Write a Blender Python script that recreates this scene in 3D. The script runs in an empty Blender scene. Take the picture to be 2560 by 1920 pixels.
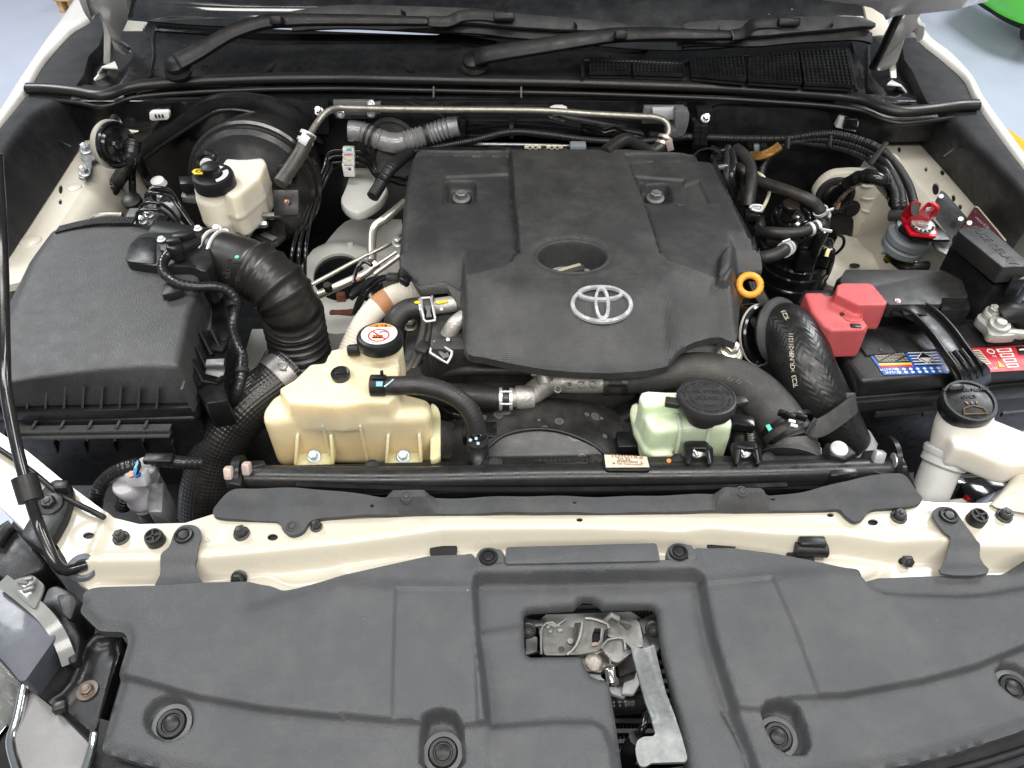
import bpy, bmesh, math, random
import numpy as np
from mathutils import Vector, Matrix
from mathutils.geometry import delaunay_2d_cdt
random.seed(7)
SC = bpy.context.scene
COL = SC.collection
# ------------------------------------------------------------------ camera
CAM_H = 0.75
PITCH = 45.0
FPX = 1926.0
cam_d = bpy.data.cameras.new('camera')
cam_d.sensor_width = 36.0
cam_d.lens = FPX / 2560.0 * 36.0
cam_d.clip_start = 0.02
cam_d.clip_end = 100.0
cam = bpy.data.objects.new('camera', cam_d)
cam.location = (0,0, CAM_H)
cam.rotation_euler = (math.radians(PITCH),0,0)
COL.objects.link(cam)
SC.camera = cam
# ------------------------------------------------------------------ light: a workshop ceiling
world = bpy.data.worlds.new('World')
SC.world = world
world.use_nodes = True
world.node_tree.nodes['Background'].inputs[0].default_value = (0.86,0.93,1.0,1)
world.node_tree.nodes['Background'].inputs[1].default_value = 0.28
def area(name, loc, size, power, rot=(0,0,0), col=(1,1,1)):
 d = bpy.data.lights.new(name,'AREA')
 d.shape = 'RECTANGLE'
 d.size, d.size_y = size
 d.energy = power
 d.color = col
 o = bpy.data.objects.new(name, d)
 o.location = loc
 o.rotation_euler = rot
 COL.objects.link(o)
 return o
area('ceiling_lamp',(-0.5,0.35,2.6),(3.0,0.5),56,(0,0,0),(1,.97,.92))
area('ceiling_lamp',(1.5,-0.1,2.6),(2.0,0.4),34,(math.radians(6), math.radians(24),0),(1,.98,.95))
area('ceiling_lamp',(0.0,-1.7,2.6),(3.6,0.6),84,(math.radians(36),0,0),(1,.96,.9))
area('ceiling_lamp',(-3.0,2.8,3.0),(1.6,1.6),175,(0,0,0),(.95,.97,1))
area('ceiling_lamp',(3.0,2.8,3.0),(1.6,1.6),175,(0,0,0),(.95,.97,1))
SC.view_settings.view_transform = 'Standard'
SC.view_settings.look = 'None'
SC.view_settings.exposure = 0.0
SC.view_settings.gamma = 1.0
SC.cycles.use_denoising = True
SC.cycles.max_bounces = 8
SC.cycles.caustics_reflective = False
SC.cycles.caustics_refractive = False
SC.cycles.sample_clamp_indirect = 4.0
# ------------------------------------------------------------------ measuring: where a sighted point lies at a known height or depth
N = 860 / 2212
Q = 860 / 2098
CR = {'F': (0,0,2560 / 2212),'T1': (0,0, N),'T2': (850,0, N),'T3': (1700,0, N),
 'M1': (0,600, Q),'M2': (600,600, Q),'M3': (1200,600, Q),'M4': (1700,600, Q),
 'B1': (0,1240, Q),'B2': (850,1240, Q),'B3': (1700,1240, Q),
 'Z1': (340,380,440 / 2212),'Z2': (1780,360,440 / 2212),'Z3': (2120,440,440 / 2212),
 'Z4': (1280,1480,460 / 1734),'Z5': (780,600,440 / 2212),'C': (950,300,1000 / 1269)}
CP, SP = math.cos(math.radians(PITCH)), math.sin(math.radians(PITCH))
def ray(k, x, y):
 ox, oy, s = CR[k]
 a = (ox + x * s - 1280) / FPX
 b = (960 - oy - y * s) / FPX
 return Vector((a, b * CP + SP, b * SP - CP))
def P(k, x, y, z=0.0):
 d = ray(k, x, y)
 t = (z - CAM_H) / d.z
 return Vector((d.x * t, d.y * t, z))
def PY(k, x, y, Y):
 d = ray(k, x, y)
 t = Y / d.y
 return Vector((d.x * t, Y, CAM_H + d.z * t))
def PL(k, pts, z=0.0):
 return [P(k, p[0], p[1], p[2] if len(p) > 2 else z) for p in pts]
def PYL(k, pts, Y):
 return [PY(k, p[0], p[1], p[2] if len(p) > 2 else Y) for p in pts]
def SZ(k, n, p):
 """metres that n crop pixels measure at the point p"""
 dep = p.y * SP + (CAM_H - p.z) * CP
 return n * CR[k][2] / FPX * dep
# ------------------------------------------------------------------ materials
MAT = {}
def mat(name, col, rough=.5, metal=0., bump=0., bscale=500., var=.12, vscale=25., coat=0., spec=.5, sss=0., ssr=(.02,.014,.008),
  dust=0., dustcol=(.45,.43,.38), specks=0., rvar=.1, kind=None, trans=0., emit=0., fluid=None):
 m = bpy.data.materials.new(name)
 m.use_nodes = True
 nt = m.node_tree
 nd, lk = nt.nodes, nt.links
 b = nd['Principled BSDF']
 tc = nd.new('ShaderNodeTexCoord')
 co = tc.outputs['Object']
 b.inputs['Metallic'].default_value = metal
 b.inputs['Specular IOR Level'].default_value = spec
 b.inputs['Coat Weight'].default_value = coat
 b.inputs['Coat Roughness'].default_value = .08
 if sss:
  b.inputs['Subsurface Weight'].default_value = sss
  b.inputs['Subsurface Radius'].default_value = ssr
  b.inputs['Subsurface Scale'].default_value = 1.0
 if trans:
  b.inputs['Transmission Weight'].default_value = trans
 if emit:
  b.inputs['Emission Color'].default_value = (*col,1)
  b.inputs['Emission Strength'].default_value = emit
 n1 = nd.new('ShaderNodeTexNoise')
 n1.inputs['Scale'].default_value = vscale
 n1.inputs['Detail'].default_value = 6
 n1.inputs['Roughness'].default_value = .65
 lk.new(co, n1.inputs['Vector'])
 mr = nd.new('ShaderNodeMapRange')
 mr.inputs[1].default_value, mr.inputs[2].default_value = .3,.7
 mr.inputs[3].default_value, mr.inputs[4].default_value = 1 - var,1 + var
 lk.new(n1.outputs['Fac'], mr.inputs[0])
 vm = nd.new('ShaderNodeVectorMath')
 vm.operation = 'SCALE'
 vm.inputs[0].default_value = col
 lk.new(mr.outputs[0], vm.inputs['Scale'])
 csrc = vm.outputs[0]
 rr = nd.new('ShaderNodeMapRange')
 rr.inputs[1].default_value, rr.inputs[2].default_value = .3,.7
 rr.inputs[3].default_value, rr.inputs[4].default_value = max(.02, rough - rvar), min(1, rough + rvar)
 n2 = nd.new('ShaderNodeTexNoise')
 n2.inputs['Scale'].default_value = vscale * 2.7
 n2.inputs['Detail'].default_value = 5
 lk.new(co, n2.inputs['Vector'])
 lk.new(n2.outputs['Fac'], rr.inputs[0])
 lk.new(rr.outputs[0], b.inputs['Roughness'])
 if dust:
  n3 = nd.new('ShaderNodeTexNoise')
  n3.inputs['Scale'].default_value = 14
  n3.inputs['Detail'].default_value = 8
  n3.inputs['Roughness'].default_value = .75
  lk.new(co, n3.inputs['Vector'])
  d1 = nd.new('ShaderNodeMapRange')
  d1.inputs[1].default_value, d1.inputs[2].default_value = .45,.75
  d1.inputs[3].default_value, d1.inputs[4].default_value = 0, dust
  lk.new(n3.outputs['Fac'], d1.inputs[0])
  mx = nd.new('ShaderNodeMixRGB')
  mx.inputs[2].default_value = (*dustcol,1)
  lk.new(d1.outputs[0], mx.inputs[0])
  lk.new(csrc, mx.inputs[1])
  csrc = mx.outputs[0]
 if specks:
  vo = nd.new('ShaderNodeTexVoronoi')
  vo.inputs['Scale'].default_value = 42
  vo.inputs['Randomness'].default_value = 1
  lk.new(co, vo.inputs['Vector'])
  sx = nd.new('ShaderNodeSeparateColor')
  lk.new(vo.outputs['Color'], sx.inputs[0])
  ls = nd.new('ShaderNodeMath')
  ls.operation = 'MULTIPLY'
  lk.new(sx.outputs[0], ls.inputs[0])
  ls.inputs[1].default_value = .034 * specks
  lt = nd.new('ShaderNodeMath')
  lt.operation = 'LESS_THAN'
  lk.new(vo.outputs['Distance'], lt.inputs[0])
  lk.new(ls.outputs[0], lt.inputs[1])
  mx = nd.new('ShaderNodeMixRGB')
  mx.inputs[2].default_value = (.42,.42,.4,1)
  lk.new(lt.outputs[0], mx.inputs[0])
  lk.new(csrc, mx.inputs[1])
  csrc = mx.outputs[0]
 if fluid:
  # the liquid inside tints the shell below its level
  sz = nd.new('ShaderNodeSeparateXYZ')
  lk.new(co, sz.inputs[0])
  fm = nd.new('ShaderNodeMapRange')
  fm.inputs[1].default_value, fm.inputs[2].default_value = fluid[0] - .03, fluid[0] + .012
  fm.inputs[3].default_value, fm.inputs[4].default_value = .6,0
  lk.new(sz.outputs[2], fm.inputs[0])
  mx = nd.new('ShaderNodeMixRGB')
  mx.inputs[2].default_value = (*fluid[1],1)
  lk.new(fm.outputs[0], mx.inputs[0])
  lk.new(csrc, mx.inputs[1])
  csrc = mx.outputs[0]
 lk.new(csrc, b.inputs['Base Color'])
 hsrc = None
 if kind == 'braid':
  # plaited hose: two crossing ribs read from the tube's own uv (metres)
  uv = nd.new('ShaderNodeUVMap')
  sp = nd.new('ShaderNodeSeparateXYZ')
  lk.new(uv.outputs[0], sp.inputs[0])
  def wv(sx_, sy_):
   a = nd.new('ShaderNodeMath'); a.operation = 'MULTIPLY'; a.inputs[1].default_value = sx_
   c = nd.new('ShaderNodeMath'); c.operation = 'MULTIPLY'; c.inputs[1].default_value = sy_
   lk.new(sp.outputs[0], a.inputs[0]); lk.new(sp.outputs[1], c.inputs[0])
   s_ = nd.new('ShaderNodeMath'); s_.operation = 'ADD'
   lk.new(a.outputs[0], s_.inputs[0]); lk.new(c.outputs[0], s_.inputs[1])
   q = nd.new('ShaderNodeMath'); q.operation = 'SINE'; lk.new(s_.outputs[0], q.inputs[0])
   return q.outputs[0]
  mxx = nd.new('ShaderNodeMath'); mxx.operation = 'MULTIPLY'
  lk.new(wv(560,560), mxx.inputs[0]); lk.new(wv(560,-560), mxx.inputs[1])
  hsrc = mxx.outputs[0]
  hd = .0009
 if kind == 'zigzag':
  uv = nd.new('ShaderNodeUVMap')
  sp = nd.new('ShaderNodeSeparateXYZ')
  lk.new(uv.outputs[0], sp.inputs[0])
  pp = nd.new('ShaderNodeMath'); pp.operation = 'PINGPONG'; pp.inputs[1].default_value = .008
  lk.new(sp.outputs[0], pp.inputs[0])
  ad = nd.new('ShaderNodeMath'); ad.operation = 'ADD'
  lk.new(pp.outputs[0], ad.inputs[0]); lk.new(sp.outputs[1], ad.inputs[1])
  mu = nd.new('ShaderNodeMath'); mu.operation = 'MULTIPLY'; mu.inputs[1].default_value = 760
  lk.new(ad.outputs[0], mu.inputs[0])
  q = nd.new('ShaderNodeMath'); q.operation = 'SINE'; lk.new(mu.outputs[0], q.inputs[0])
  hsrc = q.outputs[0]
  hd = .00028
 if kind == 'weave':
  sp = nd.new('ShaderNodeSeparateXYZ')
  lk.new(co, sp.inputs[0])
  outs = []
  for sx_, sy_ in ((1500,1100),(1500,-1100)):
   a = nd.new('ShaderNodeMath'); a.operation = 'MULTIPLY'; a.inputs[1].default_value = sx_
   c = nd.new('ShaderNodeMath'); c.operation = 'MULTIPLY'; c.inputs[1].default_value = sy_
   lk.new(sp.outputs[0], a.inputs[0]); lk.new(sp.outputs[1], c.inputs[0])
   s_ = nd.new('ShaderNodeMath'); s_.operation = 'ADD'
   lk.new(a.outputs[0], s_.inputs[0]); lk.new(c.outputs[0], s_.inputs[1])
   q = nd.new('ShaderNodeMath'); q.operation = 'SINE'; lk.new(s_.outputs[0], q.inputs[0])
   outs.append(q.outputs[0])
  mm = nd.new('ShaderNodeMath'); mm.operation = 'MULTIPLY'
  lk.new(outs[0], mm.inputs[0]); lk.new(outs[1], mm.inputs[1])
  hsrc = mm.outputs[0]
  hd = .0007
 if kind == 'ring':
  # reinforced rubber: faint rings along the tube
  uv = nd.new('ShaderNodeUVMap')
  sp = nd.new('ShaderNodeSeparateXYZ')
  lk.new(uv.outputs[0], sp.inputs[0])
  mu = nd.new('ShaderNodeMath'); mu.operation = 'MULTIPLY'; mu.inputs[1].default_value = 1300
  lk.new(sp.outputs[1], mu.inputs[0])
  q = nd.new('ShaderNodeMath'); q.operation = 'SINE'; lk.new(mu.outputs[0], q.inputs[0])
  hsrc = q.outputs[0]
  hd = .00012
 if hsrc is not None:
  bp0 = nd.new('ShaderNodeBump')
  bp0.inputs['Strength'].default_value = 1
  bp0.inputs['Distance'].default_value = hd * .35
  lk.new(hsrc, bp0.inputs['Height'])
 if bump or hsrc is not None:
  nb = nd.new('ShaderNodeTexNoise')
  nb.inputs['Scale'].default_value = bscale
  nb.inputs['Detail'].default_value = 3
  lk.new(co, nb.inputs['Vector'])
  bp = nd.new('ShaderNodeBump')
  bp.inputs['Strength'].default_value = min(1, max(bump,.05))
  bp.inputs['Distance'].default_value = .0012
  lk.new(nb.outputs['Fac'], bp.inputs['Height'])
  if hsrc is not None:
   lk.new(bp0.outputs[0], bp.inputs['Normal'])
  lk.new(bp.outputs[0], b.inputs['Normal'])
 MAT[name] = m
 return m
mat('grain_plastic',(.066,.067,.069),.48, bump=.8, bscale=520, var=.12, vscale=20, dust=.05, specks=.5)
mat('grille_plastic',(.062,.0645,.069),.45, spec=.45, bump=.75, bscale=900, var=.08, vscale=9, dust=.07, specks=.8)
mat('cover_plastic',(.03,.031,.032),.52, spec=.4, bump=.3, bscale=700, var=.15, vscale=10, dust=.07)
mat('cover_weave',(.038,.0383,.0385),.46, spec=.45, bump=.1, bscale=700, var=.22, vscale=7, dust=.16, dustcol=(.22,.21,.18), kind='weave')
mat('black_plastic',(.013,.0135,.0145),.38, spec=.35, bump=.12, bscale=300, var=.2, dust=.03)
mat('trim_plastic',(.016,.017,.0195),.5, spec=.3, bump=.35, bscale=600, var=.15, dust=.05)
mat('satin_black',(.0085,.009,.01),.33, spec=.35, bump=.04, bscale=500, var=.25, dust=.03)
mat('gloss_black',(.01,.01,.011),.16, bump=.05, bscale=60, var=.3, coat=.3)
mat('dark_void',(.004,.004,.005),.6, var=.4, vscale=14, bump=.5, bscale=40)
mat('felt',(.05,.0525,.056),.72, bump=.8, bscale=700, var=.2, vscale=16, dust=.12, dustcol=(.3,.25,.18))
mat('rubber',(.011,.011,.011),.45, spec=.35, bump=.15, bscale=250, var=.25, dust=.06)
mat('hose_rubber',(.02,.0193,.0187),.48, bump=.2, bscale=200, var=.25, dust=.14, dustcol=(.2,.15,.11), kind='ring')
mat('rubber_grey',(.036,.036,.035),.5, var=.2, dust=.1)
mat('matte_hose',(.04,.039,.038),.6, bump=.5, bscale=300, var=.2, dust=.18, dustcol=(.22,.18,.13))
mat('braid_hose',(.016,.0145,.0135),.29, var=.2, kind='braid', dust=.02)
mat('zigzag_hose',(.013,.013,.013),.33, var=.2, kind='zigzag')
mat('conduit',(.014,.014,.015),.4, var=.2)
mat('cream_paint',(.57,.53,.435),.3, var=.03, vscale=8, coat=.35, rvar=.04, bump=.03, bscale=35, dust=.06, dustcol=(.5,.42,.3))
mat('cream_inner',(.62,.585,.5),.38, var=.06, vscale=12, coat=.15, rvar=.05, bump=.1, bscale=30, dust=.16, dustcol=(.4,.34,.25))
mat('white_paint',(.82,.8,.76),.22, var=.02, coat=.5, rvar=.03)
mat('white_plastic',(.78,.77,.74),.4, var=.05)
mat('grey_plastic',(.5,.5,.53),.4, var=.08, bump=.1)
mat('tank_plastic',(.84,.74,.5),.24, var=.17, vscale=7, fluid=(-.004,(.8,.58,.26)), sss=.8, ssr=(.03,.02,.008), bump=.12, bscale=40, rvar=.05)
mat('brake_plastic',(.84,.79,.66),.34, var=.06, sss=.8, ssr=(.02,.016,.01), rvar=.05)
mat('steer_plastic',(.7,.8,.58),.24, var=.08, fluid=(-.02,(.58,.66,.34)), sss=.8, ssr=(.014,.018,.011), rvar=.05)
mat('washer_plastic',(.8,.76,.69),.35, var=.04, sss=.7, ssr=(.02,.018,.015), rvar=.04)
mat('cloudy_tube',(.55,.55,.53),.35, var=.06, sss=.6, ssr=(.012,.012,.011))
mat('zinc',(.62,.63,.64),.36, metal=.85, bump=.25, bscale=180, var=.15, vscale=40, dust=.15, dustcol=(.35,.32,.28))
mat('latch_steel',(.16,.158,.15),.45, metal=.6, bump=.4, bscale=140, var=.3, vscale=40, dust=.25, dustcol=(.22,.18,.13))
mat('galvanised',(.2,.208,.206),.5, metal=.5, bump=.4, bscale=200, var=.22, vscale=55, dust=.2, dustcol=(.4,.42,.45))
mat('clamp_metal',(.72,.72,.72),.32, metal=.6, var=.1, bump=.1)
mat('pipe_metal',(.3,.285,.25),.4, metal=.75, bump=.4, bscale=160, var=.22, vscale=45, dust=.15)
mat('cast_aluminium',(.5,.48,.45),.5, metal=.6, bump=.7, bscale=260, var=.15, vscale=40, dust=.12)
mat('dark_iron',(.035,.033,.032),.5, metal=.3, bump=.6, bscale=90, var=.5, vscale=22, dust=.1)
mat('blackened_bolt',(.05,.05,.05),.38, metal=.5, bump=.2, var=.2)
mat('rust',(.16,.06,.03),.7, bump=.6, bscale=200, var=.4, vscale=60)
mat('copper_bracket',(.55,.28,.2),.45, metal=.3, var=.3, bump=.2)
mat('tape_grey',(.2,.13,.135),.32, bump=.5, bscale=60, var=.15)
mat('white_sleeve',(.72,.66,.56),.6, var=.08, bump=.2, dust=.12)
mat('brown_band',(.45,.22,.1),.6, var=.12)
mat('red_plastic',(.68,.015,.03),.3, var=.06)
mat('pink_red',(.5,.085,.09),.5, var=.12, vscale=16, bump=.2, dust=.18, dustcol=(.6,.3,.28))
mat('orange_plastic',(.85,.36,.03),.35, var=.05)
mat('yellow_paint',(.85,.62,.02),.45, var=.08)
mat('label_white',(.8,.79,.76),.4, var=.02)
mat('label_blue',(.015,.1,.42),.35, var=.08)
mat('label_red',(.5,.03,.04),.35, var=.1)
mat('label_black',(.015,.015,.015),.4)
mat('label_beige',(.62,.52,.42),.45, var=.05)
mat('label_orange',(.85,.24,.03),.4)
mat('print_red',(.7,.03,.03),.45)
mat('print_grey',(.16,.16,.16),.5)
mat('print_pale',(.4,.36,.28),.5)
mat('mark_blue',(.2,.5,.75),.5)
mat('mark_green',(.1,.6,.45),.5)
mat('emblem_silver',(.66,.67,.68),.26, metal=.7, var=.03)
mat('glass_dark',(.016,.018,.02),.06, var=.3, coat=1, specks=1.3, rvar=.03, dust=.25, dustcol=(.12,.13,.135))  # real dust specks; the grey-blue haze also stands in for reflections
mat('sounder_grey',(.2,.225,.24),.5, var=.12, bump=.2, dust=.1)
mat('dark_chrome',(.05,.05,.052),.14, metal=.9, var=.1)
mat('headlamp_grey',(.075,.08,.095),.42, metal=.3, var=.06, bump=.2, bscale=900, coat=.35)
mat('trim_silver',(.2,.195,.195),.42, metal=.35, var=.05, bump=.2, bscale=900)
mat('clear_plastic',(.62,.63,.6),.16, trans=.75, rvar=.03)
mat('chrome',(.78,.79,.78),.1, metal=1, rvar=.03)
mat('wood',(.62,.4,.2),.6, var=.25, vscale=40)
mat('green_paint',(.1,.62,.04),.2, coat=.6, var=.03)
mat('floor_epoxy',(.52,.56,.66),.34, var=.05, vscale=2, rvar=.08, bump=.08, bscale=20)
mat('floor_yellow',(.8,.5,.05),.4)
mat('orange_glow_wire',(.7,.35,.05),.4)
# ------------------------------------------------------------------ builders
INV = {}
def setparent(o, p):
 if p is not None:
  o.parent = p
  o.matrix_parent_inverse = INV.get(p.name, Matrix())
def tag(o, label=None, cat=None, group=None, kind=None):
 if label: o['label'] = label
 if cat: o['category'] = cat
 if group: o['group'] = group
 if kind: o['kind'] = kind
 return o
def thing(name, label, cat, loc, group=None):
 o = bpy.data.objects.new(name, None)
 o.empty_display_size = .02
 o.location = loc
 COL.objects.link(o)
 INV[o.name] = Matrix.Translation(Vector(loc)).inverted()
 return tag(o, label, cat, group)
def finish(me, m, sharp=40):
 if m is not None:
  me.materials.append(MAT[m] if isinstance(m, str) else m)
 me.shade_smooth()
 me.set_sharp_from_angle(angle=math.radians(sharp))
def link(name, me, parent=None):
 o = bpy.data.objects.new(name, me)
 COL.objects.link(o)
 setparent(o, parent)
 return o
def obj(name, bm, m, parent=None, sharp=40):
 bmesh.ops.recalc_face_normals(bm, faces=bm.faces)
 me = bpy.data.meshes.new(name)
 bm.to_mesh(me)
 bm.free()
 finish(me, m, sharp)
 return link(name, me, parent)
def inst(o, name, M, parent):
 c = o.copy()
 c.name = name
 COL.objects.link(c)
 c.matrix_basis = M
 setparent(c, parent)
 return c
def V2(p):
 return (p[0], p[1])
def catmull(pts, n=8, closed=False):
 pts = [Vector(p) for p in pts]
 out = []
 L = len(pts)
 segs = L if closed else L - 1
 for i in range(segs):
  if closed:
   a, b, c, d = pts[i - 1], pts[i], pts[(i + 1) % L], pts[(i + 2) % L]
  else:
   a = pts[i - 1] if i else pts[0] * 2 - pts[1]
   b, c = pts[i], pts[i + 1]
   d = pts[i + 2] if i + 2 < L else pts[-1] * 2 - pts[-2]
  for j in range(n):
   t = j / n
   out.append(.5 * (2 * b + (c - a) * t + (2 * a - 5 * b + 4 * c - d) * t * t + (3 * b - a - 3 * c + d) * t ** 3))
 if not closed:
  out.append(pts[-1].copy())
 return out
def fillet(pts, r, seg=4):
 """round the corners of a closed outline; r in metres, or a list with one radius for each corner"""
 out = []
 L = len(pts)
 for i in range(L):
  p, a, b = pts[i], pts[i - 1], pts[(i + 1) % L]
  rr = r[i] if isinstance(r,(list, tuple)) else r
  da, db = (a - p),(b - p)
  la, lb = da.length, db.length
  q = min(rr, la * .48, lb * .48)
  if q < 1e-5:
   out.append(p.copy()); continue
  s, e = p + da.normalized() * q, p + db.normalized() * q
  for j in range(seg + 1):
   t = j / seg
   out.append(s * (1 - t) ** 2 + p * 2 * t * (1 - t) + e * t * t)
 return out
def resample(pts, ds):
 acc = [0.]
 for i in range(1, len(pts)):
  acc.append(acc[-1] + (pts[i] - pts[i - 1]).length)
 n = max(2, int(acc[-1] / ds))
 out, ss, j = [], [],0
 for i in range(n + 1):
  s = acc[-1] * i / n
  while j < len(acc) - 2 and acc[j + 1] < s:
   j += 1
  d = acc[j + 1] - acc[j]
  t = 0 if d < 1e-9 else (s - acc[j]) / d
  out.append(pts[j].lerp(pts[j + 1], min(1, max(0, t))))
  ss.append(s)
 return out, ss
def tube_bm(pts, r, seg=12, ds=.006, rf=None, cap=True, spline=True, squash=None, bm=None):
 """a pipe of radius r (number, or one per control point) along pts; rf(s, length) scales it along the way"""
 bm = bm or bmesh.new()
 uvl = bm.loops.layers.uv.verify()
 dense = catmull(pts,10) if spline and len(pts) > 2 else [Vector(p) for p in pts]
 path, ss = resample(dense, ds)
 T = ss[-1]
 if isinstance(r,(list, tuple)):
  acc = [0.]
  for i in range(1, len(pts)):
   acc.append(acc[-1] + (Vector(pts[i]) - Vector(pts[i - 1])).length)
  rad = [float(np.interp(s / T, np.array(acc) / acc[-1], r)) for s in ss]
 else:
  rad = [r] * len(ss)
 n = len(path)
 tan = [(path[min(i + 1, n - 1)] - path[max(i - 1,0)]).normalized() for i in range(n)]
 up = Vector((0,0,1)) if abs(tan[0].z) < .9 else Vector((0,1,0))
 nrm = (up - tan[0] * up.dot(tan[0])).normalized()
 rings = []
 for i in range(n):
  nrm = (nrm - tan[i] * nrm.dot(tan[i])).normalized()
  bi = tan[i].cross(nrm)
  q = rad[i] * (rf(ss[i], T) if rf else 1)
  sq = squash or (1,1)
  rings.append([bm.verts.new(path[i] + nrm * (math.cos(a) * q * sq[0]) + bi * (math.sin(a) * q * sq[1]))
     for a in (2 * math.pi * k / seg for k in range(seg))])
 for i in range(n - 1):
  for k in range(seg):
   k2 = (k + 1) % seg
   f = bm.faces.new((rings[i][k], rings[i][k2], rings[i + 1][k2], rings[i + 1][k]))
   us = (k, k + 1, k + 1, k)
   vs = (ss[i], ss[i], ss[i + 1], ss[i + 1])
   for l, u, v in zip(f.loops, us, vs):
    l[uvl].uv = (u / seg * 2 * math.pi * rad[i], v)
 if cap:
  bm.faces.new(rings[0][::-1])
  bm.faces.new(rings[-1])
 return bm
def tube(name, pts, r, m, parent=None, sharp=50, **kw):
 return obj(name, tube_bm(pts, r, **kw), m, parent, sharp)
def corrug(p, d=.1):
 return lambda s, T: 1 + d * math.sin(2 * math.pi * s / p)
def loft_bm(rings, caps=(True, True), bev=0., seg=2, bm=None, ang=25):
 own = bm is None
 bm = bm or bmesh.new()
 vr = [[bm.verts.new(p) for p in r] for r in rings]
 n = len(vr[0])
 for a, b in zip(vr, vr[1:]):
  for i in range(n):
   j = (i + 1) % n
   bm.faces.new((a[i], a[j], b[j], b[i]))
 if caps[0]: bm.faces.new(vr[0][::-1])
 if caps[1]: bm.faces.new(vr[-1])
 bmesh.ops.recalc_face_normals(bm, faces=bm.faces)
 if bev:
  es = [e for e in bm.edges if len(e.link_faces) == 2 and e.calc_face_angle(0) > math.radians(ang)]
  bmesh.ops.bevel(bm, geom=es, offset=bev, segments=seg, profile=.5, affect='EDGES', clamp_overlap=True)
 return bm
def plate_bm(top, depth, bev=.002, seg=2, ext=Vector((0,0,-1)), grow=0., bm=None, ang=25):
 c = sum(top, Vector()) / len(top)
 bot = [p + ext * depth + (p - c) * grow for p in top]
 return loft_bm([top, bot], bev=bev, seg=seg, bm=bm, ang=ang)
def plate(name, top, depth, m, parent=None, sharp=40, **kw):
 return obj(name, plate_bm(top, depth, **kw), m, parent, sharp)
def vplate(name, k, pts, Y, depth, m, parent=None, bev=.0015, fil=0., **kw):
 """upright plate facing the camera side, at the distance Y"""
 t = PYL(k, pts, Y)
 if fil: t = fillet(t, fil)
 return plate(name, t, depth, m, parent, bev=bev, ext=Vector((0,1,0)), **kw)
def box_bm(c, s, rot=None, bev=.002, seg=2, bm=None):
 M = Matrix.Translation(Vector(c)) @ (rot or Matrix())
 x, y, z = (v / 2 for v in s)
 lo = [M @ Vector(p) for p in ((-x,-y,-z),(x,-y,-z),(x, y,-z),(-x, y,-z))]
 hi = [M @ Vector(p) for p in ((-x,-y, z),(x,-y, z),(x, y, z),(-x, y, z))]
 if bm is None:
  return loft_bm([lo, hi], bev=bev, seg=seg)
 b2 = loft_bm([lo, hi], bev=bev, seg=seg)
 me = bpy.data.meshes.new('t'); b2.to_mesh(me); b2.free(); bm.from_mesh(me); bpy.data.meshes.remove(me)
 return bm
def box(name, c, s, m, parent=None, rot=None, bev=.002, seg=2):
 return obj(name, box_bm(c, s, rot, bev, seg), m, parent)
def RZ(d): return Matrix.Rotation(math.radians(d),4,'Z')
def RX(d): return Matrix.Rotation(math.radians(d),4,'X')
def RY(d): return Matrix.Rotation(math.radians(d),4,'Y')
def TR(p): return Matrix.Translation(Vector(p))
def axis_m(o, ax):
 """matrix that carries +Z onto ax at the point o"""
 return TR(o) @ Vector((0,0,1)).rotation_difference(Vector(ax).normalized()).to_matrix().to_4x4()
def lathe_bm(prof, M=Matrix(), seg=32, bm=None, sx=1., sy=1.):
 bm = bm or bmesh.new()
 rings = []
 for r, h in prof:
  if r < 1e-6:
   rings.append([bm.verts.new(M @ Vector((0,0, h)))])
  else:
   rings.append([bm.verts.new(M @ Vector((r * sx * math.cos(2 * math.pi * k / seg), r * sy * math.sin(2 * math.pi * k / seg), h))) for k in range(seg)])
 for a, b in zip(rings, rings[1:]):
  for k in range(seg):
   j = (k + 1) % seg
   if len(a) == 1 and len(b) == 1: continue
   if len(a) == 1: bm.faces.new((a[0], b[k], b[j]))
   elif len(b) == 1: bm.faces.new((a[k], a[j], b[0]))
   else: bm.faces.new((a[k], a[j], b[j], b[k]))
 if prof[0] != prof[-1]:
  for r in (rings[0], rings[-1]):
   if len(r) > 1: bm.faces.new(r)
 return bm
def lathe(name, prof, o, ax, m, parent=None, seg=32, sharp=35, sx=1., sy=1.):
 return obj(name, lathe_bm(prof, axis_m(o, ax), seg, sx=sx, sy=sy), m, parent, sharp)
def fuse(o, voxel=.003, it=6, fac=.6):
 """melt the overlapping solids of one mesh into one moulded skin"""
 r = o.modifiers.new('melt','REMESH')
 r.mode = 'VOXEL'; r.voxel_size = voxel; r.use_smooth_shade = True
 s = o.modifiers.new('soften','SMOOTH')
 s.factor = fac; s.iterations = it
 return o
def ribbon_bm(pts, wid, thick, wdir=Vector((1,0,0)), bm=None, bev=0., spline=True, n=6):
 path = catmull(pts, n) if spline and len(pts) > 2 else [Vector(p) for p in pts]
 L = len(path)
 rings = []
 for i, p in enumerate(path):
  t = (path[min(i + 1, L - 1)] - path[max(i - 1,0)]).normalized()
  w = (wdir - t * wdir.dot(t)).normalized()
  nn = t.cross(w)
  ww = wid if not isinstance(wid,(list, tuple)) else float(np.interp(i / (L - 1), np.linspace(0,1, len(wid)), wid))
  rings.append([p + w * ww / 2 + nn * thick / 2, p - w * ww / 2 + nn * thick / 2, p - w * ww / 2 - nn * thick / 2, p + w * ww / 2 - nn * thick / 2])
 return loft_bm(rings, bev=bev, bm=bm, ang=60)
def ribbon(name, pts, wid, thick, m, parent=None, **kw):
 return obj(name, ribbon_bm(pts, wid, thick, **kw), m, parent)
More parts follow.
